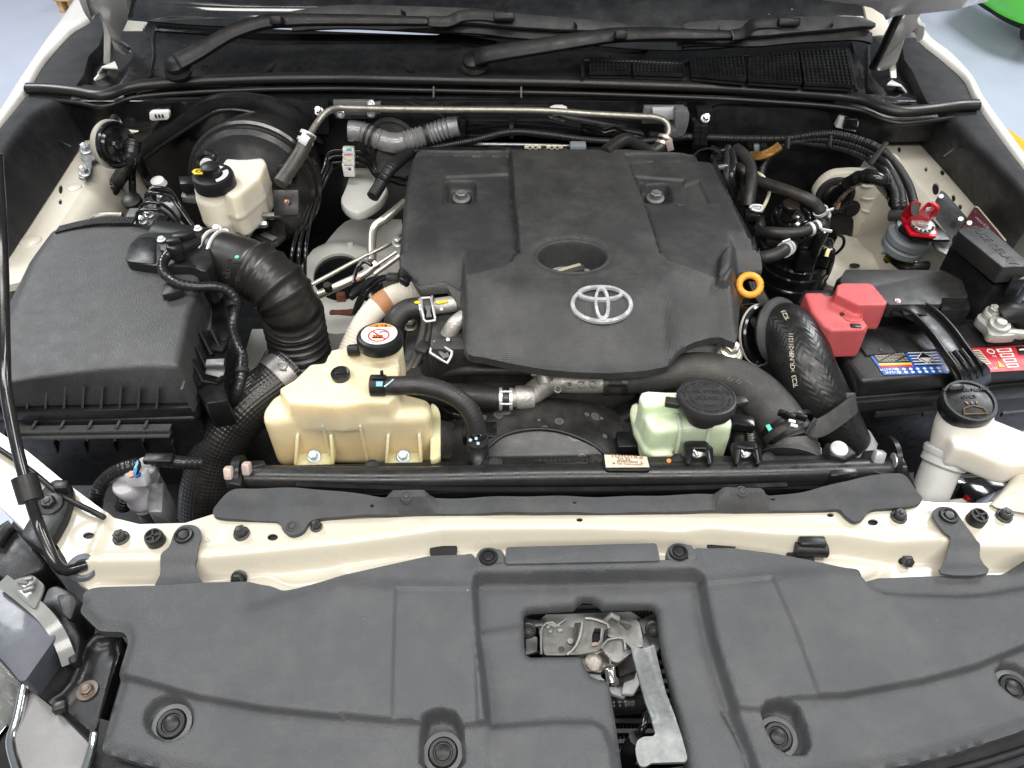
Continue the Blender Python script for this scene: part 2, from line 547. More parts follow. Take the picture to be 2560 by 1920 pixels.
def surf(name, rows, m, parent=None, n=4, thick=0., sharp=50, smooth_rows=True):
 """a panel through rows of points"""
 dr = [catmull(r, n) for r in rows]
 cols = list(zip(*dr))
 if smooth_rows and len(rows) > 2:
  cols = [catmull(list(c), n) for c in cols]
 bm = bmesh.new()
 g = [[bm.verts.new(p) for p in c] for c in cols]
 for a, b in zip(g, g[1:]):
  for i in range(len(a) - 1):
   bm.faces.new((a[i], a[i + 1], b[i + 1], b[i]))
 o = obj(name, bm, m, parent, sharp)
 if thick:
  s = o.modifiers.new('thickness','SOLIDIFY'); s.thickness = thick; s.offset = -1
 return o
# --- height-field panels -------------------------------------------------
def sdf(poly, X, Y, closed=True):
 """distance to an outline (negative inside when closed); arrays in, array out"""
 p = np.array([V2(v) for v in poly])
 q = np.roll(p,-1,0)
 if not closed:
  p, q = p[:-1], q[:-1]
 d = np.full(X.shape,1e9)
 ins = np.zeros(X.shape, bool)
 for (ax, ay),(bx, by) in zip(p, q):
  ex, ey = bx - ax, by - ay
  L = ex * ex + ey * ey + 1e-15
  t = np.clip(((X - ax) * ex + (Y - ay) * ey) / L,0,1)
  d = np.minimum(d, np.hypot(X - ax - t * ex, Y - ay - t * ey))
  if closed:
   c = ((ay > Y) != (by > Y))
   with np.errstate(divide='ignore', invalid='ignore'):
    xi = ax + (Y - ay) * ex / (ey if abs(ey) > 1e-15 else 1e-15)
   ins ^= c & (X < xi)
 return np.where(ins,-d, d) if closed else d
class Line(list):
 """points with the sight line each was measured along, so that they can settle onto a surface"""
 src = ()
 def __add__(self, o):
  r = Line(list.__add__(self, o)); r.src = list(self.src) + list(o.src); return r
 def settle(self, zf, k=1., dz=0.):
  zz = zf(np.array([v.x for v in self]), np.array([v.y for v in self]))
  self[:] = [P(c, x, y, v.z + (float(z) + dz - v.z) * k) for (c, x, y), z, v in zip(self.src, zz, self)]
def LN(k, pts, z):
 r = Line(PL(k, pts, z)); r.src = [(k, p[0], p[1]) for p in pts]; return r
def sm(t):
 t = np.clip(t,0,1)
 return t * t * (3 - 2 * t)
def inside(poly, w=.006):
 """1 inside the outline,0 outside, with a wall w wide"""
 return lambda X, Y: 1 - sm((sdf(poly, X, Y) + w / 2) / w)
def sheet(name, outline, zf, step, m, parent=None, holes=(), skirt=.015, sharp=50, holeskirt=None, feat=(), fine=.0016):
 def dens(pl):
  out = []
  for i in range(len(pl)):
   a, b = pl[i], pl[(i + 1) % len(pl)]
   k = max(1, int(math.hypot(b[0] - a[0], b[1] - a[1]) / step))
   for j in range(k):
    out.append((a[0] + (b[0] - a[0]) * j / k, a[1] + (b[1] - a[1]) * j / k))
  return out
 loops = [dens(outline)] + [dens(h) for h in holes]
 o = np.array(loops[0])
 xs = np.arange(o[:,0].min(), o[:,0].max(), step)
 ys = np.arange(o[:,1].min(), o[:,1].max(), step)
 X, Y = np.meshgrid(xs, ys)
 X = X + (np.arange(len(ys)) % 2)[:, None] * step * .5
 X, Y = X.ravel(), Y.ravel()
 keep = sdf(loops[0], X, Y) < -step * .55
 for h in loops[1:]:
  keep &= sdf(h, X, Y) > step * .55
 X, Y = X[keep], Y[keep]
 if feat:
  # closer points along the steps and creases
  band = lambda x, y: np.min([np.abs(sdf(f, x, y)) for f in feat],0)
  b0 = band(X, Y)
  near = X[b0 < .0045 + step], Y[b0 < .0045 + step]
  ii = np.arange(0, step, fine)
  gx, gy = np.meshgrid(ii, ii)
  NX, NY = (near[0][:, None] + gx.ravel()).ravel(),(near[1][:, None] + gy.ravel()).ravel()
  q = np.unique(np.round(np.stack([NX, NY],1) / fine).astype(int), axis=0) * fine
  q = q + np.random.RandomState(1).uniform(-.1,.1, q.shape) * fine
  NX, NY = q[:,0], q[:,1]
  k2 = (sdf(loops[0], NX, NY) < -fine * .6) & (band(NX, NY) < .0045)
  for h in loops[1:]:
   k2 &= sdf(h, NX, NY) > fine * .6
  X, Y = X[b0 > .0055], Y[b0 > .0055]
  X, Y = np.concatenate([X, NX[k2]]), np.concatenate([Y, NY[k2]])
 verts, edges = [], []
 for lp in loops:
  b = len(verts)
  verts += [Vector(p) for p in lp]
  edges += [(b + i, b + (i + 1) % len(lp)) for i in range(len(lp))]
 verts += [Vector((x, y)) for x, y in zip(X.tolist(), Y.tolist())]
 vs, es, fs, *_ = delaunay_2d_cdt(verts, edges, [],0,1e-6)
 vx = np.array([v[0] for v in vs]); vy = np.array([v[1] for v in vs])
 fa = np.array([f[:3] for f in fs])
 cx, cy = vx[fa].mean(1), vy[fa].mean(1)
 ok = sdf(loops[0], cx, cy) < 0
 for h in loops[1:]:
  ok &= sdf(h, cx, cy) > 0
 vz = zf(vx, vy)
 bm = bmesh.new()
 bv = [bm.verts.new((x, y, z)) for x, y, z in zip(vx.tolist(), vy.tolist(), np.broadcast_to(vz, vx.shape).tolist())]
 for f in fa[ok].tolist():
  try: bm.faces.new([bv[i] for i in f])
  except ValueError: pass
 for v in [v for v in bm.verts if not v.link_faces]:
  bm.verts.remove(v)
 for f in bm.faces:
  if f.normal.z < 0: f.normal_flip()
 bm.normal_update()
 for f in bm.faces:
  if f.normal.z < 0: f.normal_flip()
 if skirt:
  be = [e for e in bm.edges if len(e.link_faces) == 1]
  hp = np.array([q for lp in loops[1:] for q in lp]) if holeskirt and len(loops) > 1 else None
  dep = lambda v: holeskirt if hp is not None and np.min(np.abs(hp - (v.co.x, v.co.y)).sum(1)) < 1e-5 else skirt
  nv = {}
  for e in be:
   for v in e.verts:
    if v not in nv:
     nv[v] = bm.verts.new((v.co.x, v.co.y, v.co.z - dep(v)))
  for e in be:
   a, b = e.verts
   bm.faces.new((a, b, nv[b], nv[a]))
 return obj(name, bm, m, parent, sharp)
def ellipse(k, cx, cy, rx, ry, z, n=20):
 return [P(k, cx + rx * math.cos(2 * math.pi * i / n), cy + ry * math.sin(2 * math.pi * i / n), z) for i in range(n)]
# --- small hardware -------------------------------------------------------
def hexbolt_bm(r, h, fl=1.35, fh=.25, washer=0.):
 bm = bmesh.new()
 lathe_bm([(0,0),(r * fl,0),(r * fl, h * fh * .7),(r * fl * .86, h * fh),(0, h * fh)], seg=20, bm=bm)
 lo = [Vector((r * math.cos(a), r * math.sin(a), h * fh * .8)) for a in (math.pi / 3 * i for i in range(6))]
 hi = [Vector((p.x, p.y, h * .9)) for p in lo]
 tp = [Vector((p.x * .82, p.y * .82, h)) for p in lo]
 loft_bm([lo, hi, tp], bm=bm)
 lathe_bm([(r * .55, h * .9),(r * .5, h * 1.12),(0, h * 1.18)], seg=14, bm=bm)
 return bm
_proto = {}
def bolt(name, p, ax, r, h, m, parent, spin=0., **kw):
 key = ('bolt', round(r,4), round(h,4), m)
 M = axis_m(p, ax) @ RZ(spin)
 if key not in _proto:
  o = obj(name, hexbolt_bm(r, h, **kw), m, None,30)
  o.matrix_basis = M
  setparent(o, parent)
  _proto[key] = o
  return o
 return inst(_proto[key], name, M, parent)
def clip(p, r, m, parent, ax=(0,0,1), name='fastener', **kw):
 """push-in trim clip: collar, ring groove and a centre pin"""
 key = ('clip', round(r,4), m)
 M = axis_m(p, ax)
 if key not in _proto:
  bm = lathe_bm([(r,-.004),(r,.001),(r * .93,.0025),(r * .72,.0022),(r * .66,.0006),(r * .58,.0006),(r * .54,.0026),
     (r * .46,.0032),(0,.0034)], seg=28)
  o = obj(name, bm, m, None,30)
  o.matrix_basis = M
  setparent(o, parent)
  _proto[key] = o
  return o
 return inst(_proto[key], name, M, parent)
def buffer_(p, r, h, m, parent, ax=(0,0,1), spin=20):
 key = ('buffer', round(r,4))
 M = axis_m(p, ax) @ RZ(spin)
 if key not in _proto:
  bm = lathe_bm([(r * 1.02,0),(r, h * .7),(r * .9, h),(r * .72, h),(r * .68, h * .8),(0, h * .8)], seg=24)
  for a in (0,90):
   box_bm(RZ(a) @ Vector((0,0, h * .88)),(r * 1.4, r * .22, h * .2), RZ(a),0, bm=bm)
  o = obj('rubber_buffer', bm, m, None,30)
  o.matrix_basis = M
  setparent(o, parent)
  _proto[key] = o
  return o
 return inst(_proto[key],'rubber_buffer', M, parent)
def ftext(name, s, M, size, m, parent, ex=.0003, align='CENTER', spacing=1., sx=1.):
 c = bpy.data.curves.new(name,'FONT')
 c.body = s
 c.size = size
 c.extrude = ex
 c.align_x = align
 c.align_y = 'CENTER'
 c.space_character = spacing
 c.resolution_u = 2
 tmp = bpy.data.objects.new('lettering', c)
 me = bpy.data.meshes.new_from_object(tmp)
 bpy.data.objects.remove(tmp)
 me.name = name
 me.materials.clear()
 me.materials.append(MAT[m])
 o = bpy.data.objects.new(name, me)
 COL.objects.link(o)
 o.matrix_basis = M @ Matrix.Diagonal((sx,1,1,1))
 setparent(o, parent)
 return o
def frame(o, xd, yd):
 """matrix with +X along xd and +Y near yd at the point o"""
 x = Vector(xd).normalized()
 z = x.cross(Vector(yd)).normalized()
 y = z.cross(x)
 M = Matrix((x, y, z)).transposed().to_4x4()
 M.translation = Vector(o)
 return M
def clampring(name, p, ax, r, w, m, parent, th=.0012, ear=None):
 """spring band clamp round a hose at p"""
 M = axis_m(p, ax)
 bm = lathe_bm([(r,-w / 2),(r + th,-w / 2),(r + th, w / 2),(r, w / 2)], M,28)
 if ear is not None:
  e = Vector(ear); e = (e - Vector(ax).normalized() * e.dot(Vector(ax).normalized())).normalized()
  s = Vector(ax).normalized().cross(e)
  for sgn in (-1,1):
   R = Matrix((s, Vector(ax).normalized(), e)).transposed().to_4x4()
   box_bm(Vector(p) + e * (r + .004) + s * sgn * .005,(.0015, w * .7,.009), R,.0004,1, bm=bm)
 return obj(name, bm, m, parent,35)
# ================================================================== the place: floor, neighbours
FLZ = -0.95
def quadsheet(name, pts, m, kind='structure'):
 bm = bmesh.new()
 bm.faces.new([bm.verts.new(p) for p in pts])
 o = obj(name, bm, m)
 o['kind'] = kind
 return o
quadsheet('floor', [(-30,-20, FLZ),(30,-20, FLZ),(30,60, FLZ),(-30,60, FLZ)],'floor_epoxy')
quadsheet('floor_marking', [P('T3',2035,775, FLZ + .004), P('T3',2600,1180, FLZ + .004), P('T3',2600,1270, FLZ + .004), P('T3',2040,860, FLZ + .004)],'floor_yellow')
def wood_pallet():
 c = P('T1',425,92, FLZ)
 w = SZ('T1',104, c)
 t = thing('wood_block','pale wooden block on the workshop floor behind the white wing','wood block',(c.x, c.y, FLZ))
 box('foot',(c.x - w * .3, c.y + .12, FLZ + .035),(w * .3,.2,.07),'wood', t)
 box('foot',(c.x + w * .33, c.y + .12, FLZ + .035),(w * .26,.2,.07),'wood', t)
 for i in range(3):
  box('plank',(c.x, c.y + .07 + i * .16, FLZ + .085),(w,.14,.026),'wood', t)
wood_pallet()
def green_car():
 z = -.74
 a = P('T3',1935,0, z)
 t = thing('green_car','bright green car parked on the workshop floor beyond the white bonnet','car',(a.x, a.y, FLZ))
 low = PL('T3', [(1860,-60),(1935,-5),(1990,28),(2050,68),(2130,108),(2212,138),(2420,190)], z)
 side = Vector((-.35,-1,0)).normalized()
 rows = [[p + Vector((.3,.4,.03)) for p in low], [p + Vector((.02,.03,-.004)) for p in low], low, [p + side * .03 + Vector((0,0,.07)) for p in low], [p + side * .02 + Vector((0,0,.16)) for p in low], [p - side * .02 + Vector((0,0,.2)) for p in low], [p + Vector((.02,.06,.5)) for p in low]]
 surf('bumper', rows,'green_paint', t, n=4)
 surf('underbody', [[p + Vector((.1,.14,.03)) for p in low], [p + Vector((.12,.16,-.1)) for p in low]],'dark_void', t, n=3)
 tube('tyre', [low[5] + Vector((.25,.3,.1)), low[5] + Vector((.4,.15,.1))],.3,'rubber', t, seg=32, spline=False, ds=.1)
green_car()
# ================================================================== the bay: floor, firewall, wings
def bay_tub():
 t = thing('bay_tub','dark undertray and chassis floor deep under the engine parts','undertray',(0,.9,-.46))
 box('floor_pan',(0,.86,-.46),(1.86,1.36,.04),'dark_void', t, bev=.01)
 for s in (-1,1):
  box('chassis_rail',(s * .42,.85,-.33),(.1,1.2,.14),'dark_iron', t, bev=.01)
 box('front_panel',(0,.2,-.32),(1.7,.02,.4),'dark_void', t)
bay_tub()
FWY = 1.40
def firewall():
 t = thing('firewall','black painted firewall panel below the rubber bonnet seal','panel',(0, FWY,0))
 box('panel',(0, FWY + .02,-.13),(1.74,.03,.46),'gloss_black', t)
 box('cowl_box',(0, FWY + .19,.03),(1.6,.3,.12),'satin_black', t)
 # pressed swages and ledges
 vplate('insulation_pad','T2', [(-560,640),(420,660),(700,760),(760,1010),(-60,1010),(-560,900)], FWY - .006,.012,'satin_black', t, fil=.03)
 vplate('insulation_pad','T3', [(190,690),(900,700),(1290,830),(1280,900),(1240,1090),(980,1120),(760,1240),(420,1240),(190,1000)], FWY - .012,.012,'satin_black', t, fil=.03)
 # box section ledge across the middle
 vplate('ledge','T2', [(770,770),(1330,765),(1480,800),(1960,880),(1990,930),(1540,900),(1180,880),(790,900)], FWY - .05,.05,'gloss_black', t, bev=.004)
 vplate('duct_flap','T2', [(1555,810),(1640,818),(1700,850),(1760,830),(1820,860),(1900,890),(1640,880),(1560,872)], FWY - .06,.02,'dark_chrome', t, bev=.003)
 for x, y, k in ((95,700,'T2'),(2075,735,'T2')):
  p = PY(k, x, y, FWY - .03)
  box('bracket', p,(.075,.01,.034),'galvanised', t, bev=.002)
 for k, x, y in (('T1',2055,715),('T3',160,760)):
  vplate('stud_mount', k, [(x - 50, y - 55),(x + 55, y - 55),(x + 60, y + 150),(x - 45, y + 150)], FWY - .035,.02,'satin_black', t)
  bolt('stud', PY(k, x, y + 5, FWY - .04),(0,-.7,.7),.0065,.016,'zinc', t)
 # white connector plates
 for k, pts in (('T1', [(958,728),(975,722),(1070,718),(1086,728),(1088,760),(1074,772),(978,778),(962,768)]),
    ('T2', [(1350,700),(1380,690),(1430,690),(1462,702),(1462,735),(1440,746),(1370,744),(1350,732)])):
  o = vplate('drain_plug', k, pts, FWY - .03,.012,'white_plastic', t)
  cx = sum(p[0] for p in pts) / 8; cy = sum(p[1] for p in pts) / 8
  for d in (-22,0,22):
   q = PY(k, cx + d, cy, FWY - .032)
   box('slot', q,(.0025,.003,.006),'label_black', o, bev=0)
 vplate('plug_mount','T1', [(945,710),(1095,690),(1115,830),(985,900)], FWY - .016,.012,'gloss_black', t)
 vplate('grille_block','T3', [(90,800),(185,805),(180,940),(75,960)], FWY - .05,.03,'satin_black', t)
 for i in range(2):
  for j in range(3):
   q = PY('T3',108 + i * 42,828 + j * 40, FWY - .052)
   box('vent_slot', q,(.011,.006,.011),'dark_void', t, bev=0)
firewall()
def brake_side_arch():
 t = thing('booster_arch','curved black steel arch over the round brake servo','bracket', PY('T1',1500,800,1.36))
 out = [(790,1040),(1000,850),(1150,760),(1300,650),(1550,620),(1800,672),(2000,820),(2080,930)]
 inn = [(1985,905),(1930,850),(1800,772),(1560,712),(1400,718),(1290,775),(1090,905),(900,1040)]
 a = PYL('T1', out,1.37); b = PYL('T1', inn,1.37)
 a = catmull(a,5); b = catmull(b,5)
 plate('arch_flange', a + b,.02,'satin_black', t, ext=Vector((0,1,0)), bev=.0015)
 tube('arch_lip', PYL('T1', inn,1.362),.004,'gloss_black', t, seg=8)
brake_side_arch()
def wing(side):
 k = 'T1' if side < 0 else 'T3'
 if side < 0:
  inner = [(640,-60),(585,105),(440,208),(270,400),(165,575),(0,800),(-260,1180)]
  edge = [(560,-130),(425,75),(250,325),(110,545),(-10,735),(-190,985),(-420,1330)]
  lab = 'white left front wing edge beside the horn and air filter box'
 else:
  inner = [(1430,60),(1530,232),(1700,375),(1835,500),(1915,655),(2165,1010),(2380,1290)]
  edge = [(1490,-40),(1585,215),(1745,352),(1880,505),(1958,645),(2215,1005),(2430,1290)]
  lab = 'white right front wing edge beside the battery and red lever'
 t = thing('front_wing', lab,'wing', P(k, *edge[3],.1),'front wings of the car')
 r0 = PL(k, inner,.118)
 r1 = PL(k, edge,.112)
 o = Vector((side,0,0))
 mid = [(a + b) / 2 + Vector((0,0,.006)) for a, b in zip(r0, r1)]
 rows = [[p + Vector((0,0,-.03)) - o * .004 for p in r0], r0, mid, r1, [p + o * .006 + Vector((0,0,-.05)) for p in r1],
   [p + o * .012 + Vector((0,0,-.2)) for p in r1], [p + o * .015 + Vector((0,0,-.5)) for p in r1]]
 surf('wing_panel', rows,'white_paint', t, n=5)
wing(-1); wing(1)
def apron_trim(side):
 k = 'T1' if side < 0 else 'T3'
 if side < 0:
  rear = [(620,70),(575,112),(440,214),(275,402),(172,572),(480,566),(540,480),(570,360),(640,290),(672,180),(655,95)]
  outer = [(172,612),(70,740),(-70,910),(-300,1230)]
  ridge = [(430,645),(245,745),(110,910),(-120,1280)]
  bottom = [(612,800),(490,990),(285,1310),(20,1720)]
  step = [(610,800),(650,770),(560,690),(500,660),(430,645)]
  lab = 'long black plastic trim along the left wing, from seal to air filter box'
 else:
  rear = [(1450,240),(1530,240),(1700,382),(1830,505),(1915,650),(1590,664),(1540,560),(1490,450),(1440,380),(1430,300)]
  outer = [(1915,690),(2035,855),(2185,1055),(2390,1310)]
  ridge = [(1690,735),(1850,908),(2050,1110),(2290,1380)]
  bottom = [(1500,880),(1680,1075),(1885,1310),(2140,1600)]
  step = []
  lab = 'long black plastic trim along the right wing, from seal to fuse box'
 t = thing('wing_trim', lab,'trim', P(k, *ridge[1],.1),'plastic wing trims')
 plate('rear_trim', fillet(PL(k, rear,.112),.01),.07,'trim_plastic', t, bev=.005, seg=3)
 r0, r1, r2 = PL(k, outer,.113), PL(k, ridge,.108), PL(k, bottom,.022)
 rows = [[p + Vector((0,0,-.03)) for p in r0], r0, [(a * .5 + b * .5) + Vector((0,0,.004)) for a, b in zip(r0, r1)], [a * .12 + b * .88 + Vector((0,0,.002)) for a, b in zip(r0, r1)], [a * .9 + b * .1 - Vector((0,0,.004)) for a, b in zip(r1, r2)], [a * .5 + b * .5 for a, b in zip(r1, r2)], r2]
 surf('side_trim', rows,'trim_plastic', t, n=4)
 e = [rows[i][0] for i in (1,3,5,6)]
 bm = bmesh.new()
 fv = [bm.verts.new(p) for p in e] + [bm.verts.new(Vector((e[0].x, e[0].y + .0,.02)))]
 bm.faces.new(fv)
 obj('end_trim', bm,'trim_plastic', t)
 if side < 0:
  tube('crease', PL(k, [(270,845),(340,885),(460,945)],.058),.0022,'trim_plastic', t, seg=6)
 else:
  tube('crease', PL(k, [(1690,1010),(1760,960),(1845,912)],.085),.0022,'trim_plastic', t, seg=6)
apron_trim(-1); apron_trim(1)
def inner_panel(side):
 if side < 0:
  k = 'T1'
  edge_o = [(596,792),(480,990),(280,1310),(70,1640),(-60,1860)]
  edge_i = [(735,750),(640,1010),(545,1190),(350,1500),(190,1800)]
  holes = [(390,1217,13,30),(388,1298,11,18)]
  lab = 'cream inner wing panel with two holes under the horn'
  t = thing('inner_wing', lab,'panel', P(k,390,1200,.02),'inner wing panels')
  out = PL(k, edge_o + edge_i[::-1],.02)
  sheet('flange', out, lambda X, Y: .02 + X * 0,.02,'cream_inner', t, [ellipse(k, *h,.02) for h in holes], skirt=.012, holeskirt=.003)
  for h in holes: plate('hole_shade_plate', ellipse(k, h[0], h[1], h[2] * 1.5, h[3] * 1.4,.0165),.003,'dark_void', t, bev=0)  # near-black plates: the shade inside the holes as colour
  r0 = PL(k, edge_i,.02)
  rows = [r0, [p + Vector((.03,0,-.03)) for p in r0], [p + Vector((.055,0,-.2)) for p in r0], [p + Vector((.06,0,-.46)) for p in r0]]
  surf('wall', rows,'cream_inner', t, n=3)
  for x, y, r in ((200,1555,.018),(480,1210,.014)):
   lathe('pressed_dimple', [(r,0),(r * .9,.003),(r * .55,.0045),(0,.005)], P(k, x, y,.019),(0,0,1),'cream_inner', t,24)
 else:
  k = 'T3'
  edge_o = [(1440,830),(1500,880),(1690,1080),(1890,1318),(2140,1612),(2300,1800)]
  edge_i = [(1300,830),(1270,900),(1345,985),(1480,1130),(1640,1320),(1790,1470),(2000,1800)]
  lab = 'cream inner wing panel with holes behind the red isolator lever'
  t = thing('inner_wing', lab,'panel', P(k,1600,1200,.02),'inner wing panels')
  out = PL(k, edge_o + edge_i[::-1],.02)
  hl = [(1410,960,10,22),(1582,1088,10,16),(1688,1108,14,20),(1644,1214,22,40),(1760,1272,13,24),(1803,1328,12,18)]
  sheet('flange', out, lambda X, Y: .02 + X * 0,.02,'cream_inner', t, [ellipse(k, *h,.02) for h in hl], skirt=.012, holeskirt=.003)
  for h in hl: plate('hole_shade_plate', ellipse(k, h[0], h[1], h[2] * 1.5, h[3] * 1.4,.0165),.003,'dark_void', t, bev=0)  # black plates close below, painting the depth of the holes dark
  r0 = PL(k, edge_i,.02)
  rows = [r0, [p + Vector((-.02,0,-.03)) for p in r0], [p + Vector((-.04,-.0,-.16)) for p in r0], [p + Vector((-.05,0,-.46)) for p in r0]]
  surf('wall', rows,'cream_inner', t, n=3)
  # rear bulkhead corner, with the round harness opening
  yb = 1.3
  bk = [(850,1262),(905,1175),(985,1118),(1100,1108),(1240,1112),(1300,1000),(1420,1020),(1560,1300),(1560,1700),(960,1700),(1000,1590),(1105,1560),(1120,1420),(1050,1370),(900,1330)]
  vplate('bulkhead', k, bk, yb,.02,'cream_inner', t, bev=.003, fil=.012)
  for i, y in enumerate((1190,1270,1350,1430)):
   tube('swage', PYL(k, [(1160 + i * 4, y),(1200 + i * 4, y + 12),(1240 + i * 4, y + 6)], yb - .001),.0022,'cream_inner', t, seg=6)
  tube('swage', PYL(k, [(1215,1480),(1225,1420),(1290,1380),(1345,1430),(1340,1530),(1300,1570),(1240,1560),(1215,1480)], yb - .001),.002,'cream_inner', t, seg=6)
  lathe('plug', [(.018,0),(.018,.003),(.012,.004),(.01,.007),(0,.0075)], PY(k,1095,1340, yb),(0,-1,.1),'rubber', t)
  lathe('drain_hole', [(.006,-.001),(.006,.0006),(0,.0006)], PY(k,1300,1455, yb),(0,-1,0),'dark_void', t, sy=1.7)
  # lower shelf in front of the bulkhead
  sh = PL('M4', [(880,130),(960,-10),(1180,-30),(1400,-20),(1720,40),(1720,330),(1000,330),(900,260)],-.13)
  sheet('shelf', sh, lambda X, Y: -.13 + .008 * np.sin(X * 60) * np.sin(Y * 50),.015,'cream_inner', t, skirt=.01)
  bolt('shelf_bolt', P('M4',1200,84,-.125),(0,0,1),.006,.01,'blackened_bolt', t)
  lathe('drain_hole', [(.006,-.001),(.006,.001),(0,.001)], P('M4',1065,156,-.122),(0,0,1),'dark_void', t, sx=1.6)
inner_panel(-1); inner_panel(1)
# strut tower seen left of the engine cover
def strut_tower():
 t = thing('suspension_tower','grey white suspension tower with a round black opening left of engine','tower', P('M2',600,200,-.16))
 out = [(330,330),(420,130),(520,20),(640,-110),(800,-160),(960,-170),(1000,20),(960,200),(760,330),(800,520),(480,560)]
 z = -.16
 hole = ellipse('M2',610,240,160,145, z,28)
 sheet('tower_top', catmull(PL('M2', out, z),3, True), lambda X, Y: z + .012 * sm((.03 - np.abs(sdf(hole, X, Y) - .02)) / .02),.012,'tower_white', t, [hole], skirt=.06)
 c = P('M2',610,240, z)
 obj('socket', lathe_bm([(.085,0),(.08,-.07),(.03,-.075),(0,-.07)], TR(c),32),'gloss_black', t)
 tube('rusty_band', [c + Vector((.055 * math.cos(a),.055 * math.sin(a),-.055)) for a in (i * .35 for i in range(3,10))],.004,'rust', t, seg=6)
 box('tower_clip', P('M2',675,40, z + .01),(.012,.01,.018),'white_plastic', t, bev=.002)
 box('rusty_link', P('M2',625,390, z + .0),(.016,.014,.05),'rust', t, bev=.003)
 box('rusty_link', P('M2',625,450, z + .0),(.045,.02,.02),'rust', t, bev=.004)
 # upper white wedge by the brake lines
 w = thing('tower_gusset','pale wedge shaped body gusset below the brake line clips','panel', P('T2',150,1200,-.08))
 plate('gusset_plate', catmull(PL('T2', [(85,1060),(180,1080),(260,1110),(305,1190),(260,1290),(110,1365),(5,1300),(40,1190)],-.04),3, True),.02,'tower_white', w, bev=.004)
mat('tower_white',(.66,.66,.62),.4, var=.06, dust=.12, rvar=.05, bump=.1, bscale=40)
strut_tower()
# ================================================================== bonnet, hinges, windscreen
def bonnet():
 t = thing('bonnet','open white bonnet on its two hinges above the windscreen','bonnet',(0,1.62,.2))
 # raised panel: leans up and forward from the hinge line (mostly above the view)
 hw = .83
 base_l, base_r = Vector((-hw,1.66,.27)), Vector((hw,1.66,.27))
 up = Vector((0,-.36,.93))
 nrm = Vector((0,-.93,-.36))
 rows = []
 for s in (0,.12,.4,.8,1.1):
  wd = 1 - .05 * s
  rows.append([Vector((x * hw * wd,1.66,.27)) + up * s - nrm * (.03 * (1 - x * x) + .02) for x in (-1.02,-.98,-.5,0,.5,.98,1.02)])
 surf('bonnet_skin', rows,'white_paint', t, n=4, thick=.004)
 rows = [[Vector((x * (hw - .03),1.655,.26)) + up * s + nrm * (.012 + .02 * abs(math.sin(3 * x + s * 5))) for x in (-1,-.6,-.2,.2,.6,1)] for s in (.05,.3,.6,.9,1.06)]
 surf('bonnet_lining', rows,'felt', t, n=4, thick=.006)
 # left hinge
 h = plate('hinge_arm', fillet(PL('T1', [(530,-90,.3),(545,-10,.27),(575,95,.22),(640,60,.23),(660,90,.22),(700,220,.17),(735,310,.13),(790,335,.12),(840,322,.12),(838,300,.12),(775,255,.15),(770,215,.17),(818,110,.22),(812,-20,.27),(800,-90,.3)],0),.008),.005,'white_paint', t, bev=.002)
 ribbon('hinge_link', PL('T1', [(655,60,.235),(668,110,.21),(690,190,.18),(690,330,.13),(688,410,.1)],0),.012,.006,'white_paint', t, bev=.001)
 ribbon('hinge_bracket', PL('T1', [(750,420,.115),(680,425,.118),(660,460,.1),(655,500,.09),(615,530,.085)],0),.022,.004,'white_paint', t, wdir=Vector((.5,.8,0)), bev=.001, spline=False)
 plate('edge_flange', PL('T1', [(470,-90,.29),(555,-80,.29),(560,20,.25),(595,110,.2),(575,125,.2),(530,60,.23)],0),.006,'white_paint', t, bev=.002)
 # right hinge
 plate('hinge_arm', fillet(PL('T3', [(1300,-60,.3),(1590,-60,.3),(1560,60,.26),(1530,110,.24),(1540,140,.23),(1580,155,.22),(1570,230,.19),(1530,262,.18),(1520,200,.2),(1480,175,.21),(1455,190,.2),(1440,270,.17),(1400,390,.13),(1320,440,.11),(1265,440,.11),(1300,370,.13),(1310,220,.19),(1380,90,.25),(1330,60,.26)],0),.008),.005,'white_paint', t, bev=.002)
 bolt('hinge_bolt', P('T3',1415,95,.255),(0,-.6,.8),.006,.008,'white_paint', t)
 bolt('hinge_bolt', P('T3',1530,2,.285),(0,-.6,.8),.006,.008,'white_paint', t)
 ribbon('hinge_link', PL('T3', [(1365,400,.12),(1368,450,.1),(1372,520,.085)],0),.012,.005,'white_paint', t, bev=.001)
 ribbon('hinge_bracket', PL('T3', [(1345,530,.105),(1400,545,.105),(1425,580,.09),(1420,625,.075),(1470,645,.07)],0),.024,.004,'white_paint', t, wdir=Vector((-.5,.8,0)), bev=.001, spline=False)
 # lower side lip seen at the right edge
 plate('edge_flange', PL('T3', [(920,-20,.33),(1120,0,.325),(1240,30,.31),(1310,75,.29),(1330,110,.275),(1400,80,.285),(1560,65,.29),(1760,40,.3),(1990,-15,.31),(1990,-120,.36),(920,-120,.36)],0),.006,'white_paint', t, bev=.002)
 o = tube('washer_hose', PL('T3', [(1480,-60,.33),(1440,30,.29),(1380,150,.24),(1300,320,.16),(1240,430,.11)],0),.0075,'rubber', t, seg=10)
 o['label'] = 'thin black hose running down the right hinge'
bonnet()
